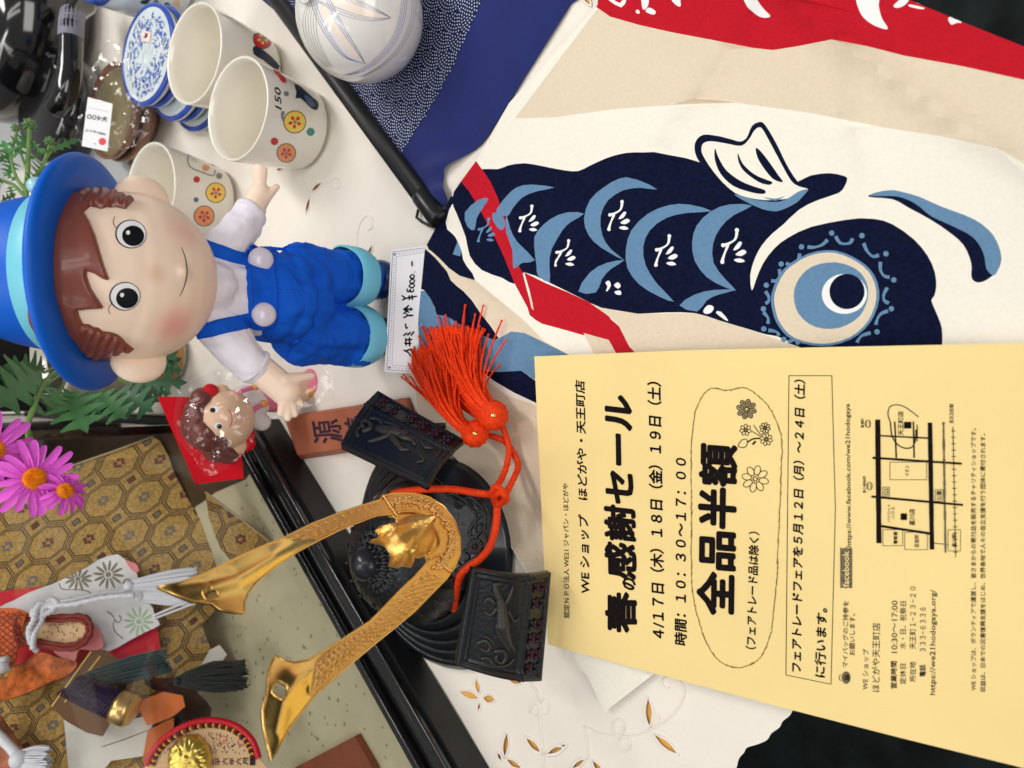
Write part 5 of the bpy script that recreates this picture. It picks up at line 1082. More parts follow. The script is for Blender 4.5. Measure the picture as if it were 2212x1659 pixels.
for L in ([(1775, 800, .043), (1800, 772, .045), (1840, 790, .044), (1870, 830, .043), (1880, 870, .040), (1840, 890, .038), (1800, 870, .040), (1775, 830, .043), (1790, 790, .045)], [(1800, 900, .038), (1790, 850, .043), (1830, 820, .045), (1875, 840, .043), (1860, 880, .040), (1820, 905, .038), (1790, 890, .039)]): braid_cord('cord_knot', P3('zt', L), .0022, oc_)
M_os = mat('orange_silk_strand', srgb(238, 62, 10), .6, spec=.25, var=.2, vscale=500)
for (hx, hy, hr, hz, ct, en, lab) in ((1780, 235, 90, .030, ((1535, 85), (80, 80)), ((1480, -360), (110, 90)), 'orange silk tassel nearer the yellow flyer, its strands fanned over the blue print'), (1645, 372, 80, .034, ((1380, 270), (80, 110)), ((1345, -170), (95, 130)), 'orange silk tassel nearer the helmet flap, strands bending toward the price card')):
    hc = W(*Z('zt', [(hx, hy)])[0], hz); rr = random.Random(int(hx)); sc_ = (hc - W(*Z('zt', [(hx + 100, hy)])[0], hz)).length / 100
    mb = MB()
    for k in range(340):
        a0 = rr.uniform(-1, 1); b0_ = rr.uniform(-1, 1); loose = rr.random() < .08
        d0 = Vector((ct[0][0] - hx, ct[0][1] - hy)).normalized(); p0_ = Vector((hx, hy)) + Vector((-d0.y, d0.x)) * (a0 * 66)
        c_ = Vector(ct[0]) + Vector((a0 * ct[1][0] * 1.0 + rr.gauss(0, 26), a0 * ct[1][1] * (1.1 if hx < 1700 else -.9) + rr.gauss(0, 26)))
        e_ = Vector(en[0]) + Vector((a0 * en[1][0] * 1.35 + rr.gauss(0, 55), rr.uniform(-1, 1) * en[1][1] - abs(a0) * -20))
        if loose: e_ += Vector((rr.gauss(0, 130), rr.gauss(-60, 70)))
        if loose and hx > 1700 and rr.random() < .5: e_ += Vector((160, 120))
        pts = []; n = 12
        for i in range(n):
            t = i / (n - 1); q = p0_ * (1 - t) ** 2 + c_ * 2 * t * (1 - t) + e_ * t * t; q = q + Vector((math.sin(t * 7 + k), math.cos(t * 6 + k * 1.7))) * (7 * t)
            bulk = math.sin(math.pi * min(1, t * .85 + .12)); z = .006 + (hz - .006) * (1 - t) ** .9 + (b0_ * .5 + .5) * .017 * bulk * math.sqrt(max(.05, 1 - a0 * a0)) + .010 * math.sin(math.pi * t) * (hx < 1700); pts.append(W(q.x * .2876 + 553, q.y * .2876 + 829.5, max(z, .0105)))
        Q = [Vector(q) for q in sm([tuple(p) for p in pts], 3, False)]; mb.tube(Q, .00072, 5, rf=lambda i, th: 1 + .2 * math.sin(i * 2.4 + 2 * th)); mb.sph(Q[-1], .0010, 6)
    to_ = mb.build('tassel', M_os); tag(to_, lab, 'tassel', 'orange tassels of the helmet cord'); 
    mb = MB(); 
    v_ = MB(); v_.sph(hc, hr * sc_ * 1.0, 48); P_ = []
    for p in v_.v:
        q = Vector(p) - hc; th = math.atan2(q.y, q.x); ph = q.z / (hr * sc_); q *= 1 + .09 * math.sin(th * 11 + ph * 5) * math.sin(ph * 9); P_.append(hc + q)
    hb = MB(); hb.add(P_, v_.f); hb.build('knotted_head', M_ocord, to_); hb = MB(); hb.sph(hc + (CAMP - hc).normalized() * hr * sc_ * .93, hr * sc_ * .22, 10); hb.build('gold_bead', M_pgold, to_)

# ================================================ wooden name plaque
M_cedar = mat('cedar_wood', srgb(176, 104, 76), .5, var=.12, vscale=40, wave=(22, 'Y', 5.0, .25), col2=srgb(166, 92, 62))
q = [W(x, y, .013) for x, y in Z('zt', [(189, 240), (300, 556), (1180, 430), (1128, 97)])]; pz = .0022
lo = [Vector((p.x, p.y, pz)) for p in q]; FPq = Fr(q[0], q[3] - q[0], n=(0, 0, 1))
q = [W(x, y, .013) for x, y in Z('zt', [(212, 252), (312, 534), (1180, 416), (1128, 110)])]; lo0 = [W(x, y, .009) for x, y in Z('zt', [(187, 238), (298, 575), (1188, 440), (1132, 97)])]
lo = [Vector((p.x, p.y, pz)) for p in lo0]; mb = MB(); mb.add(lo0, []); mb = MB(); mb.add(q + lo, [(0, 1, 2, 3), (7, 6, 5, 4), (0, 4, 5, 1), (1, 5, 6, 2), (2, 6, 7, 3), (3, 7, 4, 0)]); wp = fixn(mb.build('name_plaque', M_cedar, None, False)); bv = wp.modifiers.new('b', 'BEVEL'); bv.width = .0008; bv.segments = 2
tag(wp, 'reddish cedar plaque with brushed kanji lying between the wrapped doll and the helmet', 'plaque')
mb = MB(); to = lambda x, y: W(x, y, .0133); M_bink = mat('purple_black_ink', srgb(44, 28, 52), .5)
put_text(mb, '源', to, *Z('zt', [(655, 432), (628, 262)]), (-215 * .2876, 26 * .2876), .014, .04); put_text(mb, '義', to, *Z('zt', [(900, 398), (873, 228)]), (-215 * .2876, 26 * .2876), .014, .04)
mb.build('brush_writing', M_bink, wp, False)
# ================================================ doll in blue overalls
M_skin = mat('soft_vinyl_skin', srgb(255, 228, 206), .42, sss=.1, spec=.35)
nt = M_skin.node_tree; tcn = nt.nodes.new('ShaderNodeTexCoord'); Bs = nt.nodes['Principled BSDF']; prevc = None
def spot(pt, rad, colr, amt):
    global prevc
    d = nt.nodes.new('ShaderNodeVectorMath'); d.operation = 'DISTANCE'; d.inputs[1].default_value = tuple(pt); nt.links.new(tcn.outputs['Object'], d.inputs[0])
    m = nt.nodes.new('ShaderNodeMapRange'); m.interpolation_type = 'SMOOTHSTEP'; m.inputs[1].default_value = 0; m.inputs[2].default_value = rad; m.inputs[3].default_value = amt; m.inputs[4].default_value = 0
    nt.links.new(d.outputs['Value'], m.inputs[0]); x = nt.nodes.new('ShaderNodeMix'); x.data_type = 'RGBA'; nt.links.new(m.outputs[0], x.inputs[0])
    if prevc: nt.links.new(prevc, x.inputs[6])
    else: x.inputs[6].default_value = (*srgb(255, 228, 206), 1)
    x.inputs[7].default_value = (*colr, 1); prevc = x.outputs[2]; nt.links.new(prevc, Bs.inputs['Base Color'])
M_hair = mat('brown_vinyl_hair', srgb(128, 66, 54), .3, coat=.2, var=.06, vscale=20)
M_hatb = mat('blue_vinyl', srgb(4, 92, 200), .45, spec=.3)
M_hatc = mat('aqua_vinyl', srgb(112, 196, 214), .4)
M_shirt = mat('white_knit', srgb(238, 234, 244), .8, bump=.1, bscale=1500, spec=.2)
M_ovr = mat('royal_blue_cotton', srgb(14, 92, 212), .75, bump=.12, bscale=1400, spec=.2, var=.06, vscale=50)
M_aq = mat('aqua_cuff', srgb(116, 200, 226), .75, bump=.1, bscale=1400)
M_shoe = mat('navy_vinyl_shoe', srgb(22, 62, 124), .3, coat=.3)
M_btn = mat('lilac_white_button', srgb(224, 216, 232), .22, coat=.4)
M_blk2 = mat('black_paint', (.006, .006, .008), .35, spec=.25)
M_ewh = mat('white_eye_paint', srgb(244, 244, 246), .35)
M_pup = mat('dark_pupil_paint', (.006, .008, .012), .3, spec=.3)
dl = empty('doll', (.062, .475, .001), 'vinyl boy doll in royal blue overalls, white shirt and blue hat', 'doll')
hC = Vector((.066, .476, .2255))
head = blob('head', [(hC + Vector((0, -.001, -.007)), (.0525, .0495, .0505), Matrix.Identity(3)), (hC, (.0505, .0485, .056), Matrix.Identity(3)), (hC + Vector((0, -.0475, -.013)), .0052)], M_skin, dl, .0016, 14)
hcap = blob('hair_cap', [(hC + Vector((0, .0105, .009)), (.0527, .0490, .0525), Matrix.Identity(3))], M_hair, dl, .0016, 4)
def earb(c, s):
    rot = Matrix.Rotation(R(14 * s), 3, 'Y') @ Matrix.Rotation(R(-28 * s), 3, 'Z'); return blob('ear', [(c, (.0150, .0072, .0172), rot), (c + Vector((-.010 * s, 0, -.006)), (.012, .008, .013), rot)], M_skin, dl, .0012, 6)
eR = WY(306, 432, .472); eL = WY(300, 780, .472)
earb(eR, 1); earb(eL, -1)
bh = bvh_of([head]); to = on_skin(bh, 0)
spot(to(398, 500), .017, srgb(246, 176, 166), .5); spot(to(378, 705), .020, srgb(242, 150, 142), .7); spot(to(338, 592), .009, srgb(226, 176, 140), .5)
# eyes: plain painted ovals
eye = MB()
def eyes(c, rot):
    return [(ell(c, 34, 31, 28, rot), 1), (ell((c[0] + 1, c[1]), 31.5, 29, 28, rot), 0), (ell((c[0] + 5, c[1] + 4), 24, 22, 24, rot), 2), (ell((c[0] - 6, c[1] - 3), 4.5, 5, 12), 0)]
decal('eye', bh, eyes((283, 506), .15), [M_ewh, M_blk2, M_pup], dl, 4, .00015)
decal('eye', bh, eyes((270, 640), -.1), [M_ewh, M_blk2, M_pup], dl, 4, .00015)
mb = MB(); Q = sm([(392, 534), (401, 560), (404, 588), (399, 616), (388, 640)], 6, False); ribbon(mb, Q, [1.2 + 1.2 * math.sin(math.pi * i / (len(Q) - 1)) for i in range(len(Q))], on_skin(bh, .0002)); mb.build('mouth', M_blk2, dl)
for c, r0 in (((250, 482), 0), ((240, 664), 1)):
    mb = MB(); P = [(c[0] + 4, c[1] - 12), (c[0] - 5, c[1] + 2), (c[0] - 2, c[1] + 14)] if r0 else [(c[0] - 2, c[1] - 14), (c[0] - 5, c[1]), (c[0] + 3, c[1] + 14)]
    ribbon(mb, sm(P, 5, False), 1.6, on_skin(bh, .0002)); mb.build('eyebrow', M_hair, dl)
# fringe: a raised layer on the head
def raised(name, bvh, P, m, par, h=.003, edge=7.0, grid=3.5, extra=None):
    v, f, _ = cut(P, grid=grid); d = segd(P, v[:, 0], v[:, 1]); to = on_skin(bvh, 0); Q = []
    for (a, b), dd in zip(v, d):
        p = to(float(a), float(b)); n = (p - bvh.find_nearest(p)[0]); nn_ = bvh.find_nearest(p)[1]; nn_ = nn_ if nn_.dot(CAMP - p) > 0 else -nn_
        Q.append(p + nn_ * (h * math.sqrt(min(1, dd / edge)) + .0001 + (extra(a, b) if extra else 0)))
    F_ = [];
    for t in f:
        a, b, c = (Q[i] for i in t); F_.append(tuple(map(int, t)) if (b - a).cross(c - a).dot(CAMP - a) > 0 else tuple(map(int, t[::-1])))
    me = me_from(Q, F_); return link(name, me, m, par)
fr_ = Z('zf', [(600, 500), (700, 440), (850, 430), (1000, 450), (1165, 512), (1130, 545), (1088, 592), (1040, 588), (1005, 575), (965, 582), (930, 576), (880, 592), (830, 582), (786, 570), (728, 618), (780, 700), (830, 820), (870, 960), (905, 1080), (948, 1195), (925, 1206), (880, 1190), (820, 1150), (758, 1128), (756, 1170), (790, 1270), (840, 1350), (895, 1430), (890, 1446), (800, 1450), (678, 1466), (690, 1510), (722, 1580), (775, 1584), (812, 1606), (850, 1612), (890, 1640), (960, 1648), (1010, 1668), (1045, 1690), (1090, 1740), (1165, 1800), (1060, 1815), (930, 1860), (800, 1880), (700, 1800), (600, 1650), (540, 1500), (480, 1300), (460, 1100), (470, 900), (520, 700)])
bhh = bvh_of([head, hcap])
raised('hair', bhh, fr_, M_hair, dl, .0034, 6, 3.2, lambda a, b: (.0007 * math.sin(b * .2 + a * .3) if (b < 455 or b > 705) and a > 180 else 0) + .0007 * noise.noise(Vector((a * .02, b * .012, 0))))
# hat: a thick flat brim tipped well back, aqua band and tapering crown
hO = WY(200, 592, .488); hN = Vector((.0, math.sin(R(49)), math.cos(R(49)))); 
mb = MB(); mb.rev([(.0440, -.0015), (.0470, -.0040), (.0540, -.0052), (.0620, -.0050), (.0680, -.0036), (.0710, -.0012), (.0716, .0008), (.0706, .0030), (.0670, .0042), (.0600, .0044), (.0500, .0042), (.0440, .0040)], 96, hO, hN); fixn(mb.build('hat_brim', M_hatb, dl))
mb = MB(); mb.rev([(.0470, .0040), (.0500, .0048), (.0496, .012), (.0482, .0235), (.0466, .0242)], 80, hO, hN); fixn(mb.build('hat_band', M_hatc, dl))
mb = MB(); mb.rev([(.0474, .0215), (.0472, .0240), (.0460, .031), (.0435, .042), (.0395, .053), (.0330, .062), (.0230, .068), (.0110, .0705), (.0001, .071)], 80, hO, hN, fn=lambda r, h, th: (r, h)); fixn(mb.build('hat_crown', M_hatb, dl))
# shirt and arms
T = lambda vx, vy, Y=.475: WY(vx, vy, Y)
tc_ = T(500, 625)
shR, shL = T(478, 545, .472), T(482, 712, .468)
shirt = blob('shirt', [(Vector((.064, .475, .160)), Vector((.062, .475, .115)), .0265, .031), (T(470, 560, .47), T(540, 462, .466), .0155, .0112), (T(470, 705, .466), T(549, 790, .452), .0160, .0125), (T(455, 620, .466), .020)], M_shirt, dl, .0012, 7)
# collar and cuff hems
for a, b, r_ in ((T(536, 466, .466), T(545, 457, .466), .0116), (T(546, 788, .452), T(554, 795, .4515), .0128)):
    mb = MB(); mb.tube([a.lerp(b, t) for t in (0, .3, .6, 1)], [r_ * .97, r_ * 1.02, r_ * 1.03, r_ * .98], 28); mb.build('sleeve_hem', M_shirt, dl)
def hand(wr, palm, fingers, thumb, wr_r=.0075, pr=.0085, fr_=.0030):
    pr_ = [(wr, palm, wr_r, pr), (palm, pr)]
    for f in fingers:
        b = palm.lerp(f, .35); m = palm.lerp(f, .7); pr_ += [(b, m, fr_ * 1.15, fr_ * 1.05), (m, f, fr_ * 1.05, fr_ * .8)]
    b = thumb[0]; pr_ += [(b, thumb[1], fr_ * 1.6, fr_ * .9)]
    return blob('hand', pr_, M_skin, dl, .0008, 6)
hand(T(538, 462, .466), T(562, 420, .462), [T(551, 362, .462), T(557, 360, .459), T(564, 362, .457), T(572, 366, .456)], (T(572, 428, .458), T(598, 404, .455)), .0088, .0082, .0026)
hand(T(548, 785, .453), T(618, 845, .441), [T(607, 893, .438), T(622, 903, .436), T(637, 895, .435), T(651, 874, .435)], (T(612, 822, .438), T(672, 812, .434)), .0105, .0105, .0032)
# overalls
ov = blob('overalls', [(Vector((.062, .475, .118)), (.034, .0325, .026), Matrix.Identity(3)), (Vector((.062, .474, .090)), (.038, .031, .017), Matrix.Identity(3)), (T(655, 598), T(768, 602), .0235, .0222), (T(655, 718), T(782, 728), .0250, .0230), (Vector((.062, .466, .124)), (.032, .030, .017), Matrix.Identity(3)), (Vector((.062, .463, .112)), (.033, .0285, .014), Matrix.Identity(3))], M_ovr, dl, .0013, 6)
# crumple the cloth a little
def crumple(o, amp, s, z0=None):
    vs = o.data.vertices; nn = len(vs); co = np.empty(nn * 3); no = np.empty(nn * 3); vs.foreach_get('co', co); vs.foreach_get('normal', no); co = co.reshape(-1, 3); no = no.reshape(-1, 3); out = co.copy()
    for i in range(nn):
        p = Vector(co[i]); n_ = Vector(no[i]); out[i] = p + n_ * (amp * noise.noise(Vector((p.x * s, p.y * s, p.z * s * .6))) + amp * .13 * (1 - 2 * abs(noise.noise(Vector((p.x * s * 2.4, p.y * s * 1.5 + 7, p.z * s * 3.2))))) + amp * .5 * noise.noise(Vector((p.x * s * 2.3 + 5, p.y * s * 2, p.z * s * 1.1))) - amp * .7 * abs(noise.noise(Vector((p.x * s * .9 + 9, p.y * s, p.z * s * 1.4 + 3)))))
    vs.foreach_set('co', out.ravel())
crumple(ov, .0040, 46); crumple(shirt, .0026, 60)
ov.data.update(); shirt.data.update()
for (a, b) in ((T(766, 603), T(806, 606)), (T(780, 727), T(815, 730))):
    mb = MB(); dn = (b - a).normalized(); rw = .0245; P = [a + dn * (-.012), a + dn * (-.010), a, a + dn * (.008), a + dn * .0095, a + dn * .0075, a + dn * .002]
    a2 = a; dn2 = Vector((0, 0, -1)); V_ = []
    prof = [(.0238, .0125), (.0252, .0118), (.0258, .004), (.0256, -.004), (.0246, -.0062), (.0232, -.0052), (.0222, .002), (.0215, .010)]
    mb.rev([(r, h) for r, h in prof], 48, Vector((a.x, a.y, a.z + .0005)), fn=lambda r, h, th: (r * (1 + .03 * math.sin(th * 3 + 1) + .02 * math.sin(th * 5)), h + .0012 * math.sin(th * 2 + 1))); fixn(mb.build('trouser_cuff', M_aq, dl))
for c, nm in ((T(812, 604, .476), 1), (T(826, 728, .476), 2)):
    blob('shoe', [((c.x, c.y - .001, .0115), (.0170, .0195, .0105), Matrix.Identity(3)), (Vector((c.x, c.y + .008, .016)), Vector((c.x, c.y + .006, .032)), .0135, .012)], M_shoe, dl, .0014, 6)
bo = bvh_of([ov, shirt]); on = on_skin
def band_on(name, P, w, m, h=.0012, bv=None, par=dl, ns=6):
    Q = sm(P, ns, False); mb = MB(); to = on(bv or bo, h); nQ = len(Q); L_, R_ = [], []
    rows = []
    for i, p in enumerate(Q):
        a, b = Q[max(i - 1, 0)], Q[min(i + 1, nQ - 1)]; dx, dy = b[0] - a[0], b[1] - a[1]; l = math.hypot(dx, dy); row = []
        for s_, hh in ((-.5, -.0012), (-.48, h), (-.25, h * 1.25), (0, h * 1.3), (.25, h * 1.25), (.48, h), (.5, -.0012)): row.append(on(bv or bo, hh)(p[0] - dy / l * w * s_, p[1] + dx / l * w * s_))
        rows.append(row)
    mb.add([q for r in rows for q in r], [(i * 7 + k, i * 7 + k + 1, (i + 1) * 7 + k + 1, (i + 1) * 7 + k) for i in range(nQ - 1) for k in range(6)]); return mb.build(name, m, par)
band_on('strap', [(436, 528), (452, 536), (480, 546), (510, 555), (542, 562)], 28, M_ovr); band_on('strap', [(428, 716), (455, 712), (485, 704), (515, 698), (548, 690)], 33, M_ovr)
bw = raised('bib', bo, sm([(530, 546), (545, 536), (568, 530), (590, 540), (600, 600), (602, 660), (598, 700), (580, 712), (552, 712), (540, 702), (536, 660), (532, 600)], 3), M_ovr, dl, .0022, 4, 4)
bo2 = bvh_of([ov, shirt, bw])
M_st = mat('navy_stitching', srgb(8, 52, 150), .8)
mb = MB()
def stitch(P):
    Q = sm(P, 10, False)
    for i in range(0, len(Q) - 2, 2): ribbon(mb, [Q[i], Q[i + 1]], 1.5, on(bo2, .0004))
for P in ([(541, 560), (545, 600), (547, 640), (550, 690)], [(584, 545), (594, 590), (600, 640), (597, 690), (580, 740)], [(452, 527), (480, 536), (520, 546)], [(455, 548), (485, 560), (520, 569)], [(445, 702), (480, 694), (530, 686)], [(448, 724), (490, 714), (530, 704)], [(600, 624), (650, 628), (675, 640)]): stitch(P)
mb.build('stitching', M_st, dl, kind='stuff')
for P in ([(620, 770), (625, 752), (645, 735), (672, 738), (680, 752)], [(585, 518), (612, 530), (640, 532), (662, 528)]): band_on('pocket', P, 5, M_ovr, .0012, bo2)
for c, r_ in (((562, 563), .0086), ((569, 679), .0083)):
    p = on(bo2, .0006)(*c); nn_ = (CAMP - p).normalized(); nn_ = (nn_ + Vector((0, -.6, .0))).normalized(); mb = MB(); mb.rev([(0, -.001), (r_ * .9, -.001), (r_, .001), (r_ * .97, .0024), (r_ * .8, .0042), (r_ * .45, .0053), (0, .0056)], 36, p, nn_); fixn(mb.build('button', M_btn, dl))

# ================================================ wrapped small doll with red card
pk = empty('wrapped_doll', (0, .575, .001), 'small girl doll in pink dungarees sealed in crinkled clear film with a red card', 'packaged doll')
Yp = .588
P_ = lambda vx, vy, Y=Yp: WY(vx, vy, Y)
M_sk2 = mat('matte_vinyl_skin', srgb(240, 200, 164), .5); M_hr2 = mat('dark_brown_hair', srgb(112, 54, 46), .4); M_pk2 = mat('pink_vinyl', srgb(232, 124, 150), .45); M_wh2 = mat('white_vinyl', srgb(232, 226, 222), .5); M_yl2 = mat('orange_yellow_vinyl', srgb(236, 160, 56), .45); M_rd2 = mat('red_card', srgb(214, 6, 30), .65, spec=.2)
hc2 = P_(488, 905); hr2 = .0235
hd2 = blob('head', [(hc2, (.0255, .0225, .0245), Matrix.Identity(3)), (P_(478, 848), .0075), (P_(512, 962), .0085)], M_sk2, pk, .0011, 6)
bb2 = bvh_of([hd2])
hair2 = Z('zp', [(800, 640), (700, 690), (690, 740), (715, 800), (680, 870), (740, 860), (760, 920), (770, 1000), (830, 985), (930, 1000), (985, 1060), (930, 1120), (860, 1150), (700, 1130), (560, 1060), (510, 950), (510, 830), (560, 740), (640, 680), (720, 640)])
hb_ = blob('hair', [(P_(455, 905, Yp + .010), (.0255, .0205, .0235), Matrix.Identity(3)), (P_(438, 862, Yp + .004), .010), (P_(470, 968, Yp + .004), .0125), (P_(492, 978, Yp + .004), .010), (P_(446, 938, Yp), .012)], M_hr2, pk, .0011, 4)
raised('fringe', bvh_of([hd2, hb_]), [p for p in hair2], M_hr2, pk, .0022, 4, 3.5)
decal('eye', bb2, [(ell((464, 884), 9, 7, 16), 0), (ell((460, 886), 6, 5.5, 14), 1)], [M_ewh, M_blk2], pk, 3, .0002); decal('eye', bb2, [(ell((472, 920), 9, 7, 16), 0), (ell((474, 921), 6, 5.5, 14), 1)], [M_ewh, M_blk2], pk, 3, .0002)
mb = MB(); ribbon(mb, sm([(494, 884), (500, 896), (501, 910), (496, 922)], 4, False), 1.4, on_skin(bb2, .0003)); mb.build('mouth', M_rd2, pk)
blob('hair_bow', [(P_(436, 850), P_(455, 846), .003, .007), (P_(515, 975), P_(535, 958), .004, .007), (P_(536, 940), .006)], M_rd2, pk, .001, 4)
bt = blob('shirt', [(P_(528, 862), P_(556, 872), .0125, .0115), (P_(545, 900), P_(566, 912), .0085, .008)], M_wh2, pk, .001, 4)
blob('dungarees', [(P_(575, 860), P_(596, 858), .0125, .014), (P_(596, 850), P_(620, 846), .014, .013)], M_pk2, pk, .001, 4)
b3 = bvh_of([bt])
blob('legs', [(P_(618, 850), P_(660, 838), .0125, .0125)], M_sk2, pk, .001, 3)
blob('shoe', [(P_(676, 826, .58), (.014, .013, .009), Matrix.Identity(3)), (P_(690, 838, .58), .009)], M_pk2, pk, .001, 3)
blob('sock', [(P_(662, 832, .584), (.0135, .013, .005), Matrix.Identity(3))], M_yl2, pk, .001, 3)
for P in ([(517, 848), (530, 842), (550, 836)], [(540, 905), (550, 885), (572, 872)]): mb = MB(); mb.tube([P_(x, y, Yp - .0125) for x, y in sm(P, 4, False)], .0022, 8); mb.build('strap', M_pk2, pk)
for q in ((553, 835), (572, 872)): mb = MB(); mb.sph(P_(*q, Yp - .014), .0032, 12); mb.build('button', M_yl2, pk)
fc = Fr(P_(430, 950, .612), (1, 0, 0), n=(.05, -.85, .5)); rc = sheet('red_card', fc, [(341, 859), (350, 857), (440, 858), (520, 960), (527, 1033), (423, 1046)], M_rd2, pk, thick=.0008, smooth=False)
M_film = glassmat('clear_film', (.99, .985, .99), .055, .09, bump=.4, bscale=26, haze=.0)
def film(name, outline, Y, par, amp, s, m, seed=0, tilt=(.05, -.8, .55)):
    fr = Fr(WY(sum(p[0] for p in outline) / len(outline), sum(p[1] for p in outline) / len(outline), Y), (1, 0, 0), n=tilt)
    def zf(a, b):
        u = nz(a, b, s, seed); w = nz(a * 1.0 + .01 * u, b, s * 2.7, seed + 4); q = nz(a, b, s * 6, seed + 8)
        L_ = np.array([fr.ab(*p) for p in outline]); d = np.clip(segd(L_, a, b) / .01, 0, 1); return amp * (np.abs(u) * 2.0 + .45 * np.abs(w)) * (.35 + .65 * d)
    o = sheet(name, fr, outline, m, par, grid=.0034, zf=zf, thick=0); o.data.shade_flat(); return o
film('plastic_film', sm(Z('zp', [(500, 520), (700, 430), (1000, 300), (1400, 330), (1850, 250), (1980, 560), (1960, 650), (1600, 740), (1340, 860), (1200, 1050), (1040, 1230), (860, 1350), (730, 1360), (620, 1180), (480, 1020), (440, 800), (480, 600)]), 2), .560, pk, .005, 38, M_film, 2)
# ================================================ cups
M_por = mat('ivory_porcelain', srgb(232, 226, 212), .18, coat=.5, sss=.05)
M_prt = [mat('yellow_glaze_print', srgb(238, 202, 88), .35), mat('orange_glaze_print', srgb(226, 150, 100), .35), mat('red_glaze_print', srgb(206, 30, 40), .35), mat('teal_glaze_print', srgb(50, 140, 130), .35), mat('dark_blue_glaze_print', srgb(30, 40, 60), .35), mat('grey_glaze_print', srgb(130, 130, 130), .4), mat('slate_glaze_print', srgb(86, 108, 140), .35), mat('black_marker', srgb(20, 20, 24), .5)]
def cup(x, y, label, h=.070, rt=.0443, rb=.037, grp='ivory cups with small round prints'):
    t = empty('cup', (x, y, .0012), label, 'cup', grp); o = Vector((x, y, .0022)); mb = MB()
    out = [(0, .0004), (rb * .8, .0004), (rb * .84, .0), (rb * .92, .0004), (rb, .0045)] + [(rb + (rt - rb) * (i / 12) ** .8, .0045 + (h - .0045) * i / 12) for i in range(1, 13)]
    inn = [(rt - .0012, h + .0011), (rt - .0026, h)] + [(rb - .003 + (rt - rb) * (i / 10) ** .8, .006 + (h - .006) * i / 10) for i in range(9, 0, -1)] + [(rb * .85, .0058), (rb * .5, .0045), (0, .0045)]
    mb.rev(out + [(rt, h + .0006)] + inn, 72, o); b = mb.build('body', M_por, t); return t, b, bvh_of([b])
cA = cup(.236, .585, 'ivory cup nearest the camera marked 150, standing between the doll and the black rod')
cB = cup(.301, .653, 'ivory cup partly behind the one marked 150, beside the blue and white dishes', rt=.0455)
cC = cup(.188, .730, 'ivory cup behind the doll\'s ear and raised arm', rt=.0465)
def fruit(bv, par, c, r, m, leafm=3, k='v', outline=True, flower=True):
    q = Z(k, [c])[0]; s_ = ZO[k][2]; P = [(ell(q, r * s_ * 1.08, r * s_ * 1.08, 20), 7), (ell(q, r * s_, r * s_, 20), m)]
    if flower:
        for i in range(5): th = i * 1.257 + .4; P.append((ell((q[0] + r * s_ * .42 * math.cos(th), q[1] + r * s_ * .42 * math.sin(th)), r * s_ * .2, r * s_ * .16, 8, th), 2 if m < 2 else 0))
        P.append((ell(q, r * s_ * .18, r * s_ * .18, 8), 5))
    decal('print', bv, P, M_prt, par, 4, .0002)
t, b, bv = cA
fruit(bv, t, (335, 1055), 92, 0, k='z2'); fruit(bv, t, (262, 1322), 78, 1, k='z2'); fruit(bv, t, (160, 1222), 30, 2, k='z2', flower=False); fruit(bv, t, (472, 1140), 32, 3, k='z2', flower=False); fruit(bv, t, (262, 812), 20, 5, k='z2', flower=False)
decal('print', bv, [(sm(Z('z2', P), 2), m) for P, m in (([(330, 730), (370, 740), (400, 760), (440, 800), (500, 850), (540, 890), (530, 950), (480, 940), (420, 880), (380, 850), (340, 850), (350, 800)], 4), ([(420, 820), (480, 860), (510, 920), (470, 920), (430, 870)], 6), ([(225, 960), (250, 970), (240, 1010), (240, 1060), (222, 1030), (214, 990)], 5), ([(150, 600), (180, 605), (230, 650), (262, 700), (250, 722), (215, 700), (190, 660), (160, 630)], 2))], M_prt, t, 4, .0002)
mb = MB(); to = on_skin(bv, .0003)
put_text(mb, '150', to, *Z('z2', [(220, 950), (212, 770)]), (-52 * .25, 0), .03, .25)
mb.build('marker_price', M_prt[7], t)
t, b, bv = cC
fruit(bv, t, (1865, 450), 82, 0, k='zf'); fruit(bv, t, (1765, 650), 84, 1, k='zf'); fruit(bv, t, (1700, 335), 26, 2, k='zf', flower=False); fruit(bv, t, (1695, 510), 20, 6, k='zf', flower=False); fruit(bv, t, (1895, 305), 24, 5, k='zf', flower=False)
mb = MB(); ribbon(mb, sm(Z('zf', [(1625, 140), (1660, 120), (1830, 165), (1850, 300), (1740, 270), (1640, 225)]), 3), 1.6, on_skin(bv, .0003), closed=True); mb.build('print_outline', M_prt[7], t); decal('print', bv, [(Z('zf', ell((1780, 235), 32, 28, 12)), 1)], M_prt, t, 4)
t, b, bv = cB
fruit(bv, t, (60, 340), 80, 2, k='z2')
for P, m in (([(-20, 400), (40, 420), (110, 470), (180, 540), (215, 600), (150, 590), (60, 520), (-20, 470)], 4), ([(-40, 230), (0, 220), (60, 250), (100, 300), (40, 300)], 6)): decal('print', bv, [(sm(Z('z2', P), 2), m)], M_prt, t, 4, .0002)
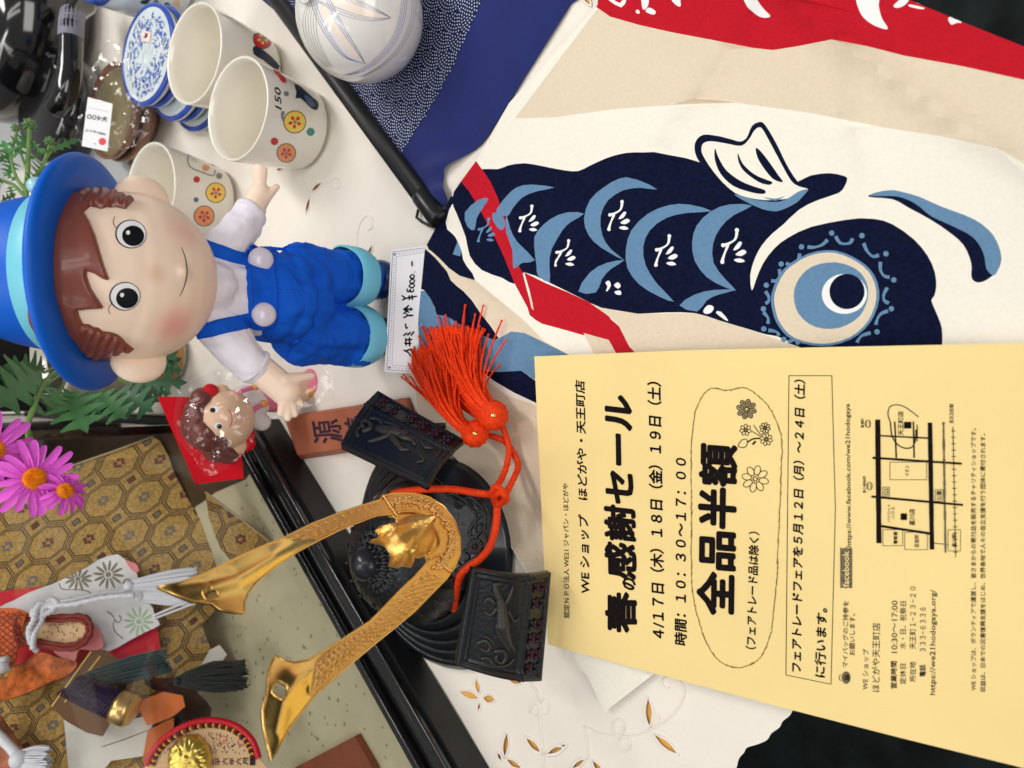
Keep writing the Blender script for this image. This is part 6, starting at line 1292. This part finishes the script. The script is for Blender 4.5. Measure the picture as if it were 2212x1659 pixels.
# ================================================ blue and white dishes
M_bw = mat('white_blue_glaze', srgb(214, 224, 226), .15, coat=.5); M_cob = mat('cobalt_glaze', srgb(44, 78, 176), .18, coat=.5, var=.2, vscale=60)
M_bwp = mat('blue_floral_glaze', srgb(206, 220, 226), .15, coat=.5, col2=srgb(62, 96, 170), vscale=170)
dx_, dy_ = .333, .762
for i in range(5):
    off = (0, 0) if i > 2 else (-.011, -.012) if i > 0 else (-.016, -.014); x, y, z = dx_ + off[0] + (.002 if i % 2 else 0), dy_ + off[1], .0015 + i * .0118
    t = empty('dish', (x, y, z), ('bottom dish of the blue and white stack', 'second lowest dish of the blue and white stack', 'middle dish of the blue and white stack', 'fourth dish up in the blue and white stack', 'top dish of the blue and white stack with a pink price sticker')[i], 'dish', 'stacked blue and white dishes'); o = Vector((x, y, z))
    mb = MB(); mb.rev([(0, 0), (.040, 0), (.046, .0015), (.0500, .005), (.0508, .0095), (.0495, .0108)], 64, o); mb.build('body', M_bw, t)
    mb = MB(); mb.rev([(.0509, .0078), (.0513, .0094), (.0500, .0112), (.0465, .0113), (.0462, .0106)], 64, o); mb.build('blue_rim', M_cob, t)
    mb = MB(); mb.rev([(.0463, .0107), (.042, .0104), (0, .0104)], 64, o); mb.build('inner_face', M_bw, t)
    if i == 4:
        fm = MB(); rr = random.Random(4); oz_ = z + .0106
        def pt_(a, r): return Vector((x + r * math.cos(a), y + r * math.sin(a), oz_ + rr.uniform(0, .00008)))
        for k in range(420):
            a = rr.uniform(0, 6.283); r = .041 * math.sqrt(rr.uniform(.10, 1)); c = pt_(a, r); th = rr.uniform(0, 6.283); L = rr.uniform(.0014, .0034); w = L * rr.uniform(.25, .5); d = Vector((math.cos(th), math.sin(th), 0)); e = Vector((-d.y, d.x, 0))
            fm.add([c - d * L, c + e * w, c + d * L, c - e * w], [(0, 3, 2, 1)], rr.choice((0, 0, 1, 2)))
        for k in range(9):
            a = k * .698 + .3; c = Vector((x + .010 * math.cos(a) - .003, y + .010 * math.sin(a) + .002, oz_ + .0002)); d = Vector((math.cos(a), math.sin(a), 0)); e = Vector((-d.y, d.x, 0)); P = [c + d * (.0052 * math.cos(q)) + e * (.0028 * math.sin(q)) for q in [j * .628 for j in range(10)]]; fm.add(P, [tuple(range(10))], 3)
        fm.build('painted_flowers', [M_cob, mat('pale_cobalt', srgb(110, 140, 196), .2, coat=.4), mat('mid_cobalt', srgb(76, 108, 182), .2, coat=.4), M_bw], t, False, 'stuff')
        FS = G(z + .0113); st = sheet('price_sticker', FS, Z('z1', [(1235, 262), (1308, 282), (1290, 370), (1218, 350)]), mat('pink_sticker', srgb(244, 214, 208), .6), t, thick=.0002, smooth=False)
        mb = MB(); put_text(mb, '¥', lambda a, b: FS.pv(a, b, .0002), *Z('z1', [(1270, 335), (1285, 290)]), (-7, -1), .03); mb.build('print', M_prt[7], st, False)
# ================================================ bagged lacquer bowls
bg_ = empty('bagged_bowls', (.325, .93, .0012), 'two brown lacquer bowls nested in clear film with a ¥400 price label', 'bagged bowls')
M_lq = mat('brown_lacquer', srgb(116, 76, 52), .25, coat=.5); M_lqi = mat('olive_lacquer_inside', srgb(128, 116, 84), .25, coat=.4, var=.2, vscale=30)
for k in range(2):
    o = Vector((.303, .868, .002 + k * .013)); mb = MB(); mb.rev([(0, .002), (.026, 0), (.028, .005), (.044, .014), (.052, .024), (.053, .030), (.0505, .0305), (.048, .026)], 56, o); mb.build('bowl', M_lq, bg_); mb = MB(); mb.rev([(.0482, .0262), (.040, .018), (.02, .012), (0, .011)], 56, o); mb.build('bowl_inside', M_lqi, bg_)
film('plastic_film', Z('z1', [(950, 320), (1060, 390), (1120, 450), (1140, 640), (1220, 800), (1320, 1000), (1300, 1150), (1200, 1260), (1080, 1300), (920, 1310), (760, 1270), (610, 1200), (680, 1000), (740, 800), (800, 600), (880, 460)]), .80, bg_, .008, 26, M_film, 5, (.0, -.5, .85))
FL = Fr(WY(210, 270, .80), (1, 0, 0), n=(0, -.5, .85)); lb = sheet('price_label', FL, Z('z1', [(762, 840), (975, 898), (930, 1310), (708, 1262)]), mat('label_paper', srgb(226, 226, 228), .55), bg_, thick=.0003, smooth=False)
mb = MB(); to = lambda a, b: FL.pv(a, b, .0003); put_text(mb, '¥400', to, *Z('z1', [(870, 1000), (760, 980)]), (2, 10), .01, 0, 0) if False else None
put_text(mb, '¥400', to, *Z('z1', [(935, 1012), (760, 985)]), (-2, 11), .02, 0, 0); put_text(mb, 'WEショップ', to, *Z('z1', [(918, 1152), (745, 1112)]), (-1.2, 6), .05, 0, 0)
disc(mb, Z('z1', [(888, 1225)])[0], 8, 8, to, 1, 16); put_text(mb, 'R', to, *Z('z1', [(832, 1240), (815, 1236)]), (-.5, 3), .03, 0, 0); ribbon(mb, Z('z1', [(940, 970), (850, 948), (760, 930)]), .5, to, 0)
mb.build('print', [mat('grey_ink', srgb(90, 84, 88), .7), mat('red_ink', srgb(220, 70, 66), .7)], lb, False)
# ================================================ black lacquer pot with handle
M_jet = mat('jet_black_glaze', (.004, .004, .005), .1, coat=.8)
kt = empty('black_pot', (.45, 1.08, .0012), 'large glossy black pot with thick handle in the top left corner', 'pot')
o = Vector((.46, 1.10, .002)); mb = MB(); mb.rev([(0, 0), (.09, 0), (.108, .01), (.122, .035), (.125, .06), (.118, .09), (.10, .108), (.085, .113), (.082, .118), (.086, .122), (.06, .135), (.02, .142), (.02, .15), (.026, .158), (.02, .166), (0, .168)], 64, o); mb.build('body', M_jet, kt)
o = Vector((.34, 1.02, .002)); mb = MB(); mb.rev([(0, 0), (.045, 0), (.062, .008), (.070, .03), (.068, .05), (.056, .058), (0, .06)], 48, o); x_ = mb.build('black_box', M_jet); tag(x_, 'low round black lacquer box in front of the big glossy pot', 'lacquer box')
Hn = sm([tuple(WY(x, y, Y)) for x, y, Y in ((185, 8, .93), (160, 30, .92), (154, 60, .91), (153, 110, .905), (150, 160, .905), (140, 205, .91), (120, 235, .93))], 5, False)
mb = MB(); mb.tube([Vector(q) for q in Hn], .0125, 20); mb.build('handle', M_jet, kt)
mb = MB(); mb.tube([Vector(q) for q in sm([tuple(WY(x, y, Y)) for x, y, Y in ((158, 33, .92), (155, 50, .913), (154, 70, .909), (153, 87, .907))], 3, False)], .0131, 20, cap=False); mb.build('grey_label', mat('grey_label_paper', srgb(128, 126, 140), .6), kt)
# ================================================ floral cup at the top edge
fc_ = empty('floral_cup', (.428, .80, .0012), 'blue-rimmed white cup painted with green leaves at the top edge', 'cup'); o = Vector((.430, .800, .0022)); mb = MB()
mb.rev([(0, 0), (.028, 0), (.034, .006), (.041, .03), (.043, .06), (.044, .09), (.0425, .0915), (.041, .088), (.038, .03), (.02, .008), (0, .007)], 56, o); b = mb.build('body', M_bw, fc_); bv = bvh_of([b])
mb = MB(); mb.rev([(.0442, .080), (.0446, .0905), (.0425, .0925), (.0405, .0905), (.0400, .084)], 56, o); mb.build('blue_rim', M_cob, fc_)
M_lf = mat('leaf_glaze', srgb(44, 72, 70), .3); M_pch = mat('peach_glaze', srgb(226, 190, 160), .3)
for a, b_, w, m in (((1210, 20), (1290, 20), 40, 0), ((1250, -30), (1300, 10), 40, 0), ((1330, 10), (1380, 40), 36, 0), ((1260, 60), (1310, 80), 34, 0), ((1340, -30), (1370, 0), 40, 0), ((1420, 30), (1480, 60), 40, 0), ((1400, 60), (1460, 90), 36, 0), ((1500, 0), (1560, 60), 60, 1), ((1180, 100), (1240, 130), 50, 1)): decal('painted_leaf', bv, [(Z('z1', leaf(a, b_, w)), m)], [M_lf, M_pch], fc_, 5, .0002)
# ================================================ grey tray behind the hat
gt = sheet('grey_tray', G(.012), sm([(-60, 250), (20, 256), (100, 272), (190, 300), (262, 336), (282, 372), (262, 420), (150, 460), (-60, 470)], 3), mat('pale_grey_plastic', srgb(176, 180, 180), .35, var=.08, vscale=15), None, grid=.02, zf=lambda a, b: .003 * nz(a, b, 10, 2), thick=.004); tag(gt, 'pale grey plastic tray lying behind the blue hat', 'tray')
# ================================================ round vase
M_vg = mat('white_vase_glaze', srgb(232, 230, 226), .1, coat=.6)
va = empty('round_vase', (.285, .453, .003), 'round white porcelain vase with fine coloured arcs on the navy cloth', 'vase'); vr = .0487; o = Vector((.285, .453, .003 + vr)); mb = MB()
prof = [(0, -vr * .93), (.018, -vr * .93), (.019, -vr * .92)] + [(vr * math.cos(a), vr * math.sin(a)) for a in [R(-66 + 144 * i / 36) for i in range(37)]] + [(.009, vr * 1.0), (.0085, vr * 1.03), (.0095, vr * 1.06), (.0075, vr * 1.06), (.0065, vr * .98)]
mb.rev(prof, 80, o); b = mb.build('body', M_vg, va); bv = bvh_of([b]); to = on_skin(bv, .00015)
LN = [mat('sage_line', srgb(138, 150, 120), .3, coat=.4), mat('blue_line', srgb(84, 136, 212), .3, coat=.4), mat('lilac_line', srgb(140, 130, 200), .3, coat=.4), mat('dark_line', srgb(70, 76, 110), .3, coat=.4), mat('peach_wash', srgb(242, 228, 214), .25, coat=.4), mat('pale_lilac_wash', srgb(226, 222, 234), .25, coat=.4)]
for q_ in [(sm(Z('z2', [(540, 60), (620, 200), (720, 350), (830, 470), (920, 535), (880, 450), (780, 330), (690, 200), (610, 60)]), 3), 4), (sm(Z('z2', [(640, 10), (800, 100), (960, 150), (1110, 150), (1000, 90), (860, 20), (780, -30)]), 3), 4), (Z('z2', [(1385, 112), (1462, 92), (1466, 160), (1440, 225)]), 5), (Z('z2', [(1200, 532), (1330, 480), (1300, 545), (1240, 590)]), 5)]: decal('painted_leaf', bv, [q_], LN, va, 5, .00012)
mb = MB()
def vl(P, m, w=.85): ribbon(mb, sm(Z('z2', P), 8, False), w, to, m)
for k in range(6): dxx = k * 22; vl([(470 + k * 14, -10), (410 + dxx, 150), (420 + dxx, 300), (480 + dxx * .9, 440), (600 + dxx * .55, 580)], 0)
for k, m in ((0, 3), (1, 1), (2, 2)): vl([(470 + k * 22, 0), (520 + k * 22, 150), (620 + k * 20, 330), (760 + k * 14, 490), (944, 551)], m); vl([(640 - k * 18, -10), (700 - k * 20, 120), (800 - k * 18, 300), (880 - k * 12, 430), (944, 551)], m)
for k, m in ((0, 0), (1, 2), (2, 0)): vl([(540, 20 - k * 6), (720, 120 - k * 22), (900, 172 - k * 18), (1050, 182 - k * 12), (1168, 157)], m); vl([(780 - k * 30, -20), (920 - k * 20, 25 + k * 10), (1060, 90 + k * 10), (1168, 157)], (3, 0, 2)[k])
for k, m in enumerate((0, 2, 1, 2)): vl([(1258 + k * 16, -10), (1238 + k * 16, 160), (1165 + k * 18, 340), (1040 + k * 18, 500), (900 + k * 16, 600 + k * 3), (760 + k * 14, 650)], m)
for k, m in enumerate((0, 2, 0)): vl([(1350 + k * 18, -10), (1330 + k * 18, 180), (1240 + k * 18, 390), (1080 + k * 16, 560), (900 + k * 14, 665)], m)
for k in range(4): vl([(1385 + k * 16, 112 - k * 5), (1400 + k * 14, 160), (1440, 225)], 3, .4)
mb.build('painted_lines', LN, va)
# ================================================ navy cloth with dotted wave pattern
M_nv = mat('navy_cotton', srgb(20, 34, 100), .85, sheen=.25, var=.15, vscale=25, weave=800, spec=.2); M_nvd = mat('dotted_field_navy', srgb(24, 34, 72), .85, spec=.2); M_dot = mat('white_dots', srgb(202, 208, 228), .8)
nv_o = sm([(560, -70), (640, 60), (700, 150), (790, 262), (860, 352), (915, 420), (948, 452), (972, 440), (976, 418), (964, 392), (972, 366), (1000, 345), (1045, 312), (1090, 245), (1140, 165), (1190, 85), (1236, 10), (1280, -70)], 3)
def nav_z(a, b):
    q0 = W(965, 400); e = np.exp(-((a - q0.x) ** 2 + (b - q0.y) ** 2) / .022 ** 2); return .0024 + .0009 * nz(a, b, 22, 9) + .009 * e * (.6 + .4 * np.sin(a * 260))
nvf = [(600, -70), (650, 24), (722, 158), (800, 245), (866, 334), (950, 230), (1000, 130), (1052, 0), (1080, -70)]
nvf = [(570, -70), (617, 28), (640, 62), (722, 160), (775, 228), (868, 336), (930, 245), (985, 140), (1020, 60), (1066, -40), (1080, -70)]
nc = sheet('dotted_navy_cloth', g0, [g0.ab(*p) for p in nv_o], [M_nv, M_nvd], None, regions=[([g0.ab(*p) for p in nvf], 1)], local=True, grid=.006, zf=nav_z, thick=.001); tag(nc, 'navy cloth with a white dotted wave pattern lying under the round vase', 'cloth')
fw = np.array([g0.ab(*p) for p in nvf]); x0, y0 = fw.min(0); x1, y1 = fw.max(0); mb = MB(); Rr = .0165; pts = []
dd_ = (W(868, 336) - W(617, 28)).normalized(); ee_ = Vector((-dd_.y, dd_.x, 0)); row = 0; cc0 = W(617, 28)
cells = []
for j in range(-14, 16):
    for i in range(-14, 18): cells.append(cc0 + dd_ * ((i + (j % 2) * .5) * 2 * Rr) + ee_ * (j * Rr * .5))
# scale overlap: a dot belongs to the scale whose row is drawn last and that covers it
import itertools
ca = np.array([(c.x, c.y) for c in cells]); cj = np.repeat(np.arange(-14, 16), 32)
for c, j in zip(cells, cj):
    for rk in range(1, 7):
        r_ = Rr * rk / 6.4; n = max(5, int(2 * math.pi * r_ / .0026))
        for k in range(n):
            a = 2 * math.pi * k / n; p = (c.x + r_ * math.cos(a), c.y + r_ * math.sin(a)); pts.append((p[0], p[1], j))
pts = np.array(pts); k_ = pip(fw, pts[:, 0], pts[:, 1]); pts = pts[k_]; keep = np.ones(len(pts), bool)
for c, j in zip(ca, cj):
    m_ = (pts[:, 2] < j) & (np.hypot(pts[:, 0] - c[0], pts[:, 1] - c[1]) < Rr * 1.01); keep &= ~m_
pts = pts[keep]; zz = nav_z(pts[:, 0], pts[:, 1]) + .00025
for (x, y, _), z in zip(pts, zz): mb.add([(x + .00068 * math.cos(q), y + .00068 * math.sin(q), z) for q in (0, 1.257, 2.513, 3.77, 5.027)], [(0, 1, 2, 3, 4)])
mb.build('white_dots', M_dot, nc, False, 'stuff'); print('dots', len(pts))
# ================================================ black rod
rd = empty('black_rod', W(950, 490, .008), 'matte black rod lying beside the dotted navy cloth', 'rod'); M_rod = mat('black_rubber', (.012, .012, .012), .45)
ra, rb_ = W(950, 478, .0085), W(545, -70, .0085); dr = (rb_ - ra).normalized(); mb = MB(); mb.tube([ra + dr * .03, rb_], .0075, 28); mb.build('shaft', M_rod, rd); mb = MB(); mb.tube([ra, ra + dr * .0005, ra + dr * .001, ra + dr * .0295, ra + dr * .031, ra + dr * .0312], [.0068, .0078, .0083, .0083, .008, .0074], 28); mb.build('end_cap', mat('black_plastic', (.01, .01, .011), .3), rd)
mb = MB(); mb.tube([W(904, 452, .003), W(900, 470, .004), W(912, 480, .006), W(930, 488, .008)], .0012, 6); mb.build('string', M_rod, rd)
# ================================================ flowers
M_pet = mat('magenta_petal', srgb(222, 84, 204), .55, sss=.05, wave=(120, 'X', .5, .15), var=.12, vscale=60); M_cen = mat('orange_disc_florets', srgb(238, 146, 18), .6, var=.25, vscale=400)
M_stem = mat('green_stem', srgb(112, 150, 76), .5, var=.12, vscale=60); M_leafg = mat('green_leaf', srgb(74, 128, 72), .5, var=.3, vscale=40); M_leafd = mat('dark_green_leaf', srgb(50, 96, 60), .5, var=.3, vscale=40)
pot = empty('flower_pot', (.035, .80, .0012), 'pale glazed flower pot with marguerites standing behind the doll', 'potted plant'); o = Vector((.033, .815, .0022)); mb = MB(); mb.rev([(0, 0), (.030, 0), (.033, .006), (.040, .04), (.046, .09), (.050, .12), (.0505, .125), (.047, .126), (.044, .11), (0, .105)], 48, o); mb.build('pot', mat('pale_pot_glaze', srgb(186, 182, 168), .25, coat=.4), pot)
mb = MB(); mb.rev([(.0335, .006), (.0372, .02), (.0385, .03), (.0372, .0302)], 48, o); mb.build('ochre_band', mat('ochre_glaze', srgb(186, 130, 56), .3, coat=.3), pot); mb = MB(); mb.rev([(.0435, .112), (.02, .116), (0, .117)], 32, o); mb.build('soil', mat('potting_soil', srgb(44, 32, 24), .95, bump=.8, bscale=300), pot)
ptop = o + Vector((0, 0, .115))
def stem(P, r=.0016, par=pot, m=None): mb = MB(); Q = [Vector(q) for q in sm([tuple(p) for p in P], 5, False)]; mb.tube(Q, [r * (1.15 - .4 * i / len(Q)) for i in range(len(Q))], 8); return mb.build('stem', m or M_stem, par)
def daisy(c, nrm, rad, n, seed, par, cr_=.28, droop=.15, label='flower'):
    rr = random.Random(seed); nrm = nrm.normalized(); x = nrm.orthogonal().normalized(); y = nrm.cross(x)
    fl = MB(); fl.rev([(rad * cr_, -.001), (rad * cr_ * 1.02, .001), (rad * cr_ * .85, .0035), (rad * cr_ * .5, .0048), (rad * cr_ * .22, .0040), (0, .0036)], 24, c, nrm); head_ = fl.build('flower_centre', M_cen, par)
    fl = MB()
    for k in range(230):
        r = rad * cr_ * math.sqrt((k + .5) / 230); a = k * 2.39996; q = r / (rad * cr_); h = .0012 + .0038 * (1 - q ** 3) - .0012 * max(0, .35 - q) / .35; p = c + x * (r * math.cos(a)) + y * (r * math.sin(a)) + nrm * h; d = (p - c).normalized() * .3 + nrm; d.normalize(); e = d.orthogonal().normalized() * .00055; g = d.cross(e)
        fl.add([p - e - g, p + e - g, p + e + g, p - e + g, p + d * .0012], [(0, 1, 4), (1, 2, 4), (2, 3, 4), (3, 0, 4)])
    fl.build('florets', M_cen, head_, False, 'stuff')
    for k in range(n):
        th = 2 * math.pi * k / n + rr.gauss(0, .05); L = rad * rr.uniform(.88, 1.08); wd = L * math.pi / n * rr.uniform(1.15, 1.45); bend = droop + rr.gauss(0, .10); curl_ = rr.gauss(0, .12); V_ = []; NN = 9
        for i in range(NN):
            t = i / (NN - 1); r = rad * cr_ * .8 + (L - rad * cr_ * .8) * t; w = wd * (.38 + .62 * math.sin(math.pi * min(1, .12 + t * .72)) ** .8) * (1 if t < .9 else .62); tt = th + curl_ * t * t * .5
            for s_ in (-1, -.45, 0, .45, 1): V_.append(c + x * (r * math.cos(tt) - s_ * w * .5 * math.sin(tt)) + y * (r * math.sin(tt) + s_ * w * .5 * math.cos(tt)) + nrm * (.0008 + L * bend * (-t * t * .9) + .0010 * s_ * s_ * (1 - t) * 1.6 - .0004 * (abs(s_) == .45) + rr.uniform(-.0001, .0001)))
        mb = MB(); mb.add(V_, [(i * 5 + j, i * 5 + j + 1, i * 5 + j + 6, i * 5 + j + 5) for i in range(NN - 1) for j in range(4)]); mb.build('petal', M_pet, par)
def marguerite(px, Y, rad, tilt, n, seed, lab, cr_=.28, dr=.15, stem_px=()):
    c = WY(*px, Y); nv = ((CAMP - c).normalized() + Vector(tilt)).normalized(); t = empty('marguerite', c, lab, 'flower', 'pink marguerites by the glass case')
    daisy(c, nv, rad, n, seed, t, cr_, dr)
    P = [c - nv * .002, c - nv * .012 + Vector((0, 0, -.002))] + [WY(*q[:2], q[2]) for q in stem_px]; stem(P, .0016, t); return t
marguerite((76, 1034), .575, .0268, (.1, 0, .15), 19, 3, 'largest pink marguerite, open flat against the gold brocade', .28, .10, [(60, 940, .60), (75, 880, .63), (95, 830, .66), (125, 800, .70), (200, 770, .76)])
marguerite((140, 1062), .560, .0158, (.35, -.1, -.35), 17, 5, 'smaller pink marguerite half turned, to the right below the largest one', .34, .35, [(100, 1000, .62), (62, 930, .62), (72, 880, .64), (100, 830, .67), (200, 775, .77)])
marguerite((-12, 968), .60, .0250, (-.5, 0, .4), 18, 7, 'pink marguerite cut off by the left edge of the photo', .3, .2, [(-20, 900, .64), (30, 850, .68), (200, 780, .78)])
def lobed(base, tip, w, par, m, n=4, seed=0, curl_=.15):
    """a chrysanthemum leaf: midrib with paired toothed lobes, one thin sheet"""
    rr = random.Random(seed); L = tip - base; l = L.length; d = L / l; vdir = (CAMP - (base + tip) / 2).normalized(); s = d.cross(vdir).normalized(); nn_ = s.cross(d); P = []
    right = [(0, .03)]
    for k in range(n):
        t0 = .18 + .72 * k / n; ww = w * (.45 + .55 * math.sin(math.pi * (k + .8) / (n + .6))) * rr.uniform(.85, 1.15)
        right += [(t0, .045), (t0 + .05, ww * .55), (t0 + .13, ww * 1.0), (t0 + .165, ww * .98), (t0 + .155, ww * .6), (t0 + .175, .06)]
    right += [(.93, .05), (1, 0)]
    left = [(t, -q * rr.uniform(.85, 1.1)) for t, q in right[1:-1]][::-1]; out = right + left
    v, f, _ = cut([(t * l, q * l) for t, q in out], grid=l * .07); V_ = [base + d * float(a) + s * float(b) + nn_ * (curl_ * l * (.25 * math.sin(math.pi * a / l) - .6 * (a / l) ** 2) + .5 * abs(float(b)) * .35) for a, b in v]
    me = me_from(V_, [tuple(map(int, t)) for t in f]); return link('leaf', me, m, par)
k_ = 0
for bx, by, tx_, ty_, w, Y0, Y1, dk in ((95, 805, 0, 868, .30, .68, .62, 0), (100, 800, 22, 792, .24, .70, .66, 0), (140, 835, 186, 928, .42, .67, .63, 0), (132, 838, 108, 882, .40, .67, .64, 0), (212, 845, 268, 900, .38, .70, .66, 0), (245, 838, 328, 888, .40, .72, .68, 1), (290, 826, 402, 826, .22, .74, .70, 1), (300, 812, 384, 758, .2, .75, .72, 1), (300, 805, 390, 775, .2, .76, .72, 1), (170, 850, 160, 905, .45, .68, .65, 0),
                                       (112, 820, 112, 880, .35, .69, .68, 1), (280, 835, 345, 868, .4, .74, .72, 1), (100, 790, 10, 845, .3, .72, .70, 1), (190, 842, 215, 892, .4, .71, .69, 1), (330, 800, 395, 800, .25, .77, .75, 1), (310, 840, 370, 850, .3, .75, .73, 1)):
    k_ += 1; lobed(WY(bx, by, Y0), WY(tx_, ty_, Y1), w, pot, M_leafd if dk else M_leafg, 4, k_)
for P in ([(200, 775, .78), (230, 820, .73), (215, 850, .70)], [(220, 780, .79), (260, 820, .74), (290, 830, .73)], [(200, 775, .78), (150, 800, .72), (135, 838, .68)], [(190, 770, .78), (130, 790, .73), (95, 805, .69)]): stem([ptop] + [WY(*q[:2], q[2]) for q in P], .0014)
spg = empty('flower_sprig', WY(60, 430, .70), 'budded green sprig rising beside the hat at the left edge of the photo', 'flower sprig')
def S3(P): return [WY(x, y, .70 + .0003 * (430 - y)) for x, y in P]
for P, r in (([(120, 640), (80, 520), (58, 430), (60, 380), (62, 330), (64, 275)], .0022), ([(56, 420), (72, 390), (95, 352), (108, 312)], .0016), ([(95, 350), (112, 326)], .001), ([(56, 410), (38, 388), (28, 360), (25, 330), (38, 282)], .0014), ([(55, 425), (30, 400), (5, 390), (-20, 378)], .0014), ([(60, 370), (45, 330), (34, 300)], .001)): stem(S3(P), r, spg)
for i, (bx, by, tx_, ty_, w) in enumerate(((28, 355, 5, 300, .35), (30, 340, 60, 290, .3), (28, 345, 18, 378, .4), (60, 345, 92, 332, .18), (64, 300, 92, 332, .2), (110, 325, 172, 300, .14), (80, 385, 104, 356, .5), (58, 405, 85, 378, .4), (40, 392, 5, 372, .25), (10, 388, -20, 400, .3), (0, 435, 36, 420, .25), (0, 460, 40, 440, .18), (45, 315, 30, 290, .3), (22, 330, 0, 350, .3), (72, 390, 98, 378, .4), (20, 400, 30, 425, .3))): lobed(*S3([(bx, by), (tx_, ty_)]), w, spg, M_leafg, 3, 40 + i, .1)
for q, r in (((64, 270), .0055), ((34, 277), .0034), ((108, 307), .0046), ((115, 322), .003), ((97, 328), .0028)):
    c = S3([q])[0]; mb = MB(); mb.sph(c, r, 16, sc=(1, 1, .85)); bo_ = mb.build('bud', mat('bud_green', srgb(130, 134, 84), .6, var=.3, vscale=300), spg)
    for k in range(8): th = k * .785; nn_ = (CAMP - c).normalized(); x = nn_.orthogonal().normalized(); y = nn_.cross(x); mb = MB(); mb.tube([c + (x * math.cos(th) + y * math.sin(th)) * r * 1.0, c + (x * math.cos(th) + y * math.sin(th)) * r * .7 + nn_ * r * .75, c + nn_ * r * .98], [r * .2, r * .17, r * .05], 5); mb.build('sepal', M_leafg, bo_)
mb = MB(); mb.sph(WY(80, 402, .62), .0068, 20); o = mb.build('pearl_bead', mat('aqua_pearl', srgb(150, 206, 222), .2, coat=.6)); tag(o, 'pale aqua pearl bead showing beside the top of the hat', 'bead')
wt = MB(); wt.rev([(0, 0), (.05, 0), (.058, .02), (.06, .06), (.05, .09), (.045, .092), (0, .085)], 40, (.20, 1.0, .002)); o = wt.build('white_jar', mat('white_jar_glaze', srgb(214, 208, 204), .3, coat=.3)); tag(o, 'white ceramic jar mostly hidden behind the sprig and hat', 'jar')
bx_ = MB(); bx_.box((-.03, .935, .0012), (.13, 0, 0), (0, .16, 0), (0, 0, .34)); o = fixn(bx_.build('dark_cabinet', M_lac2, None, False)); tag(o, 'dark lacquered cabinet standing behind the flower pot, beside the glass case', 'cabinet'); bv_ = o.modifiers.new('b', 'BEVEL'); bv_.width = .002
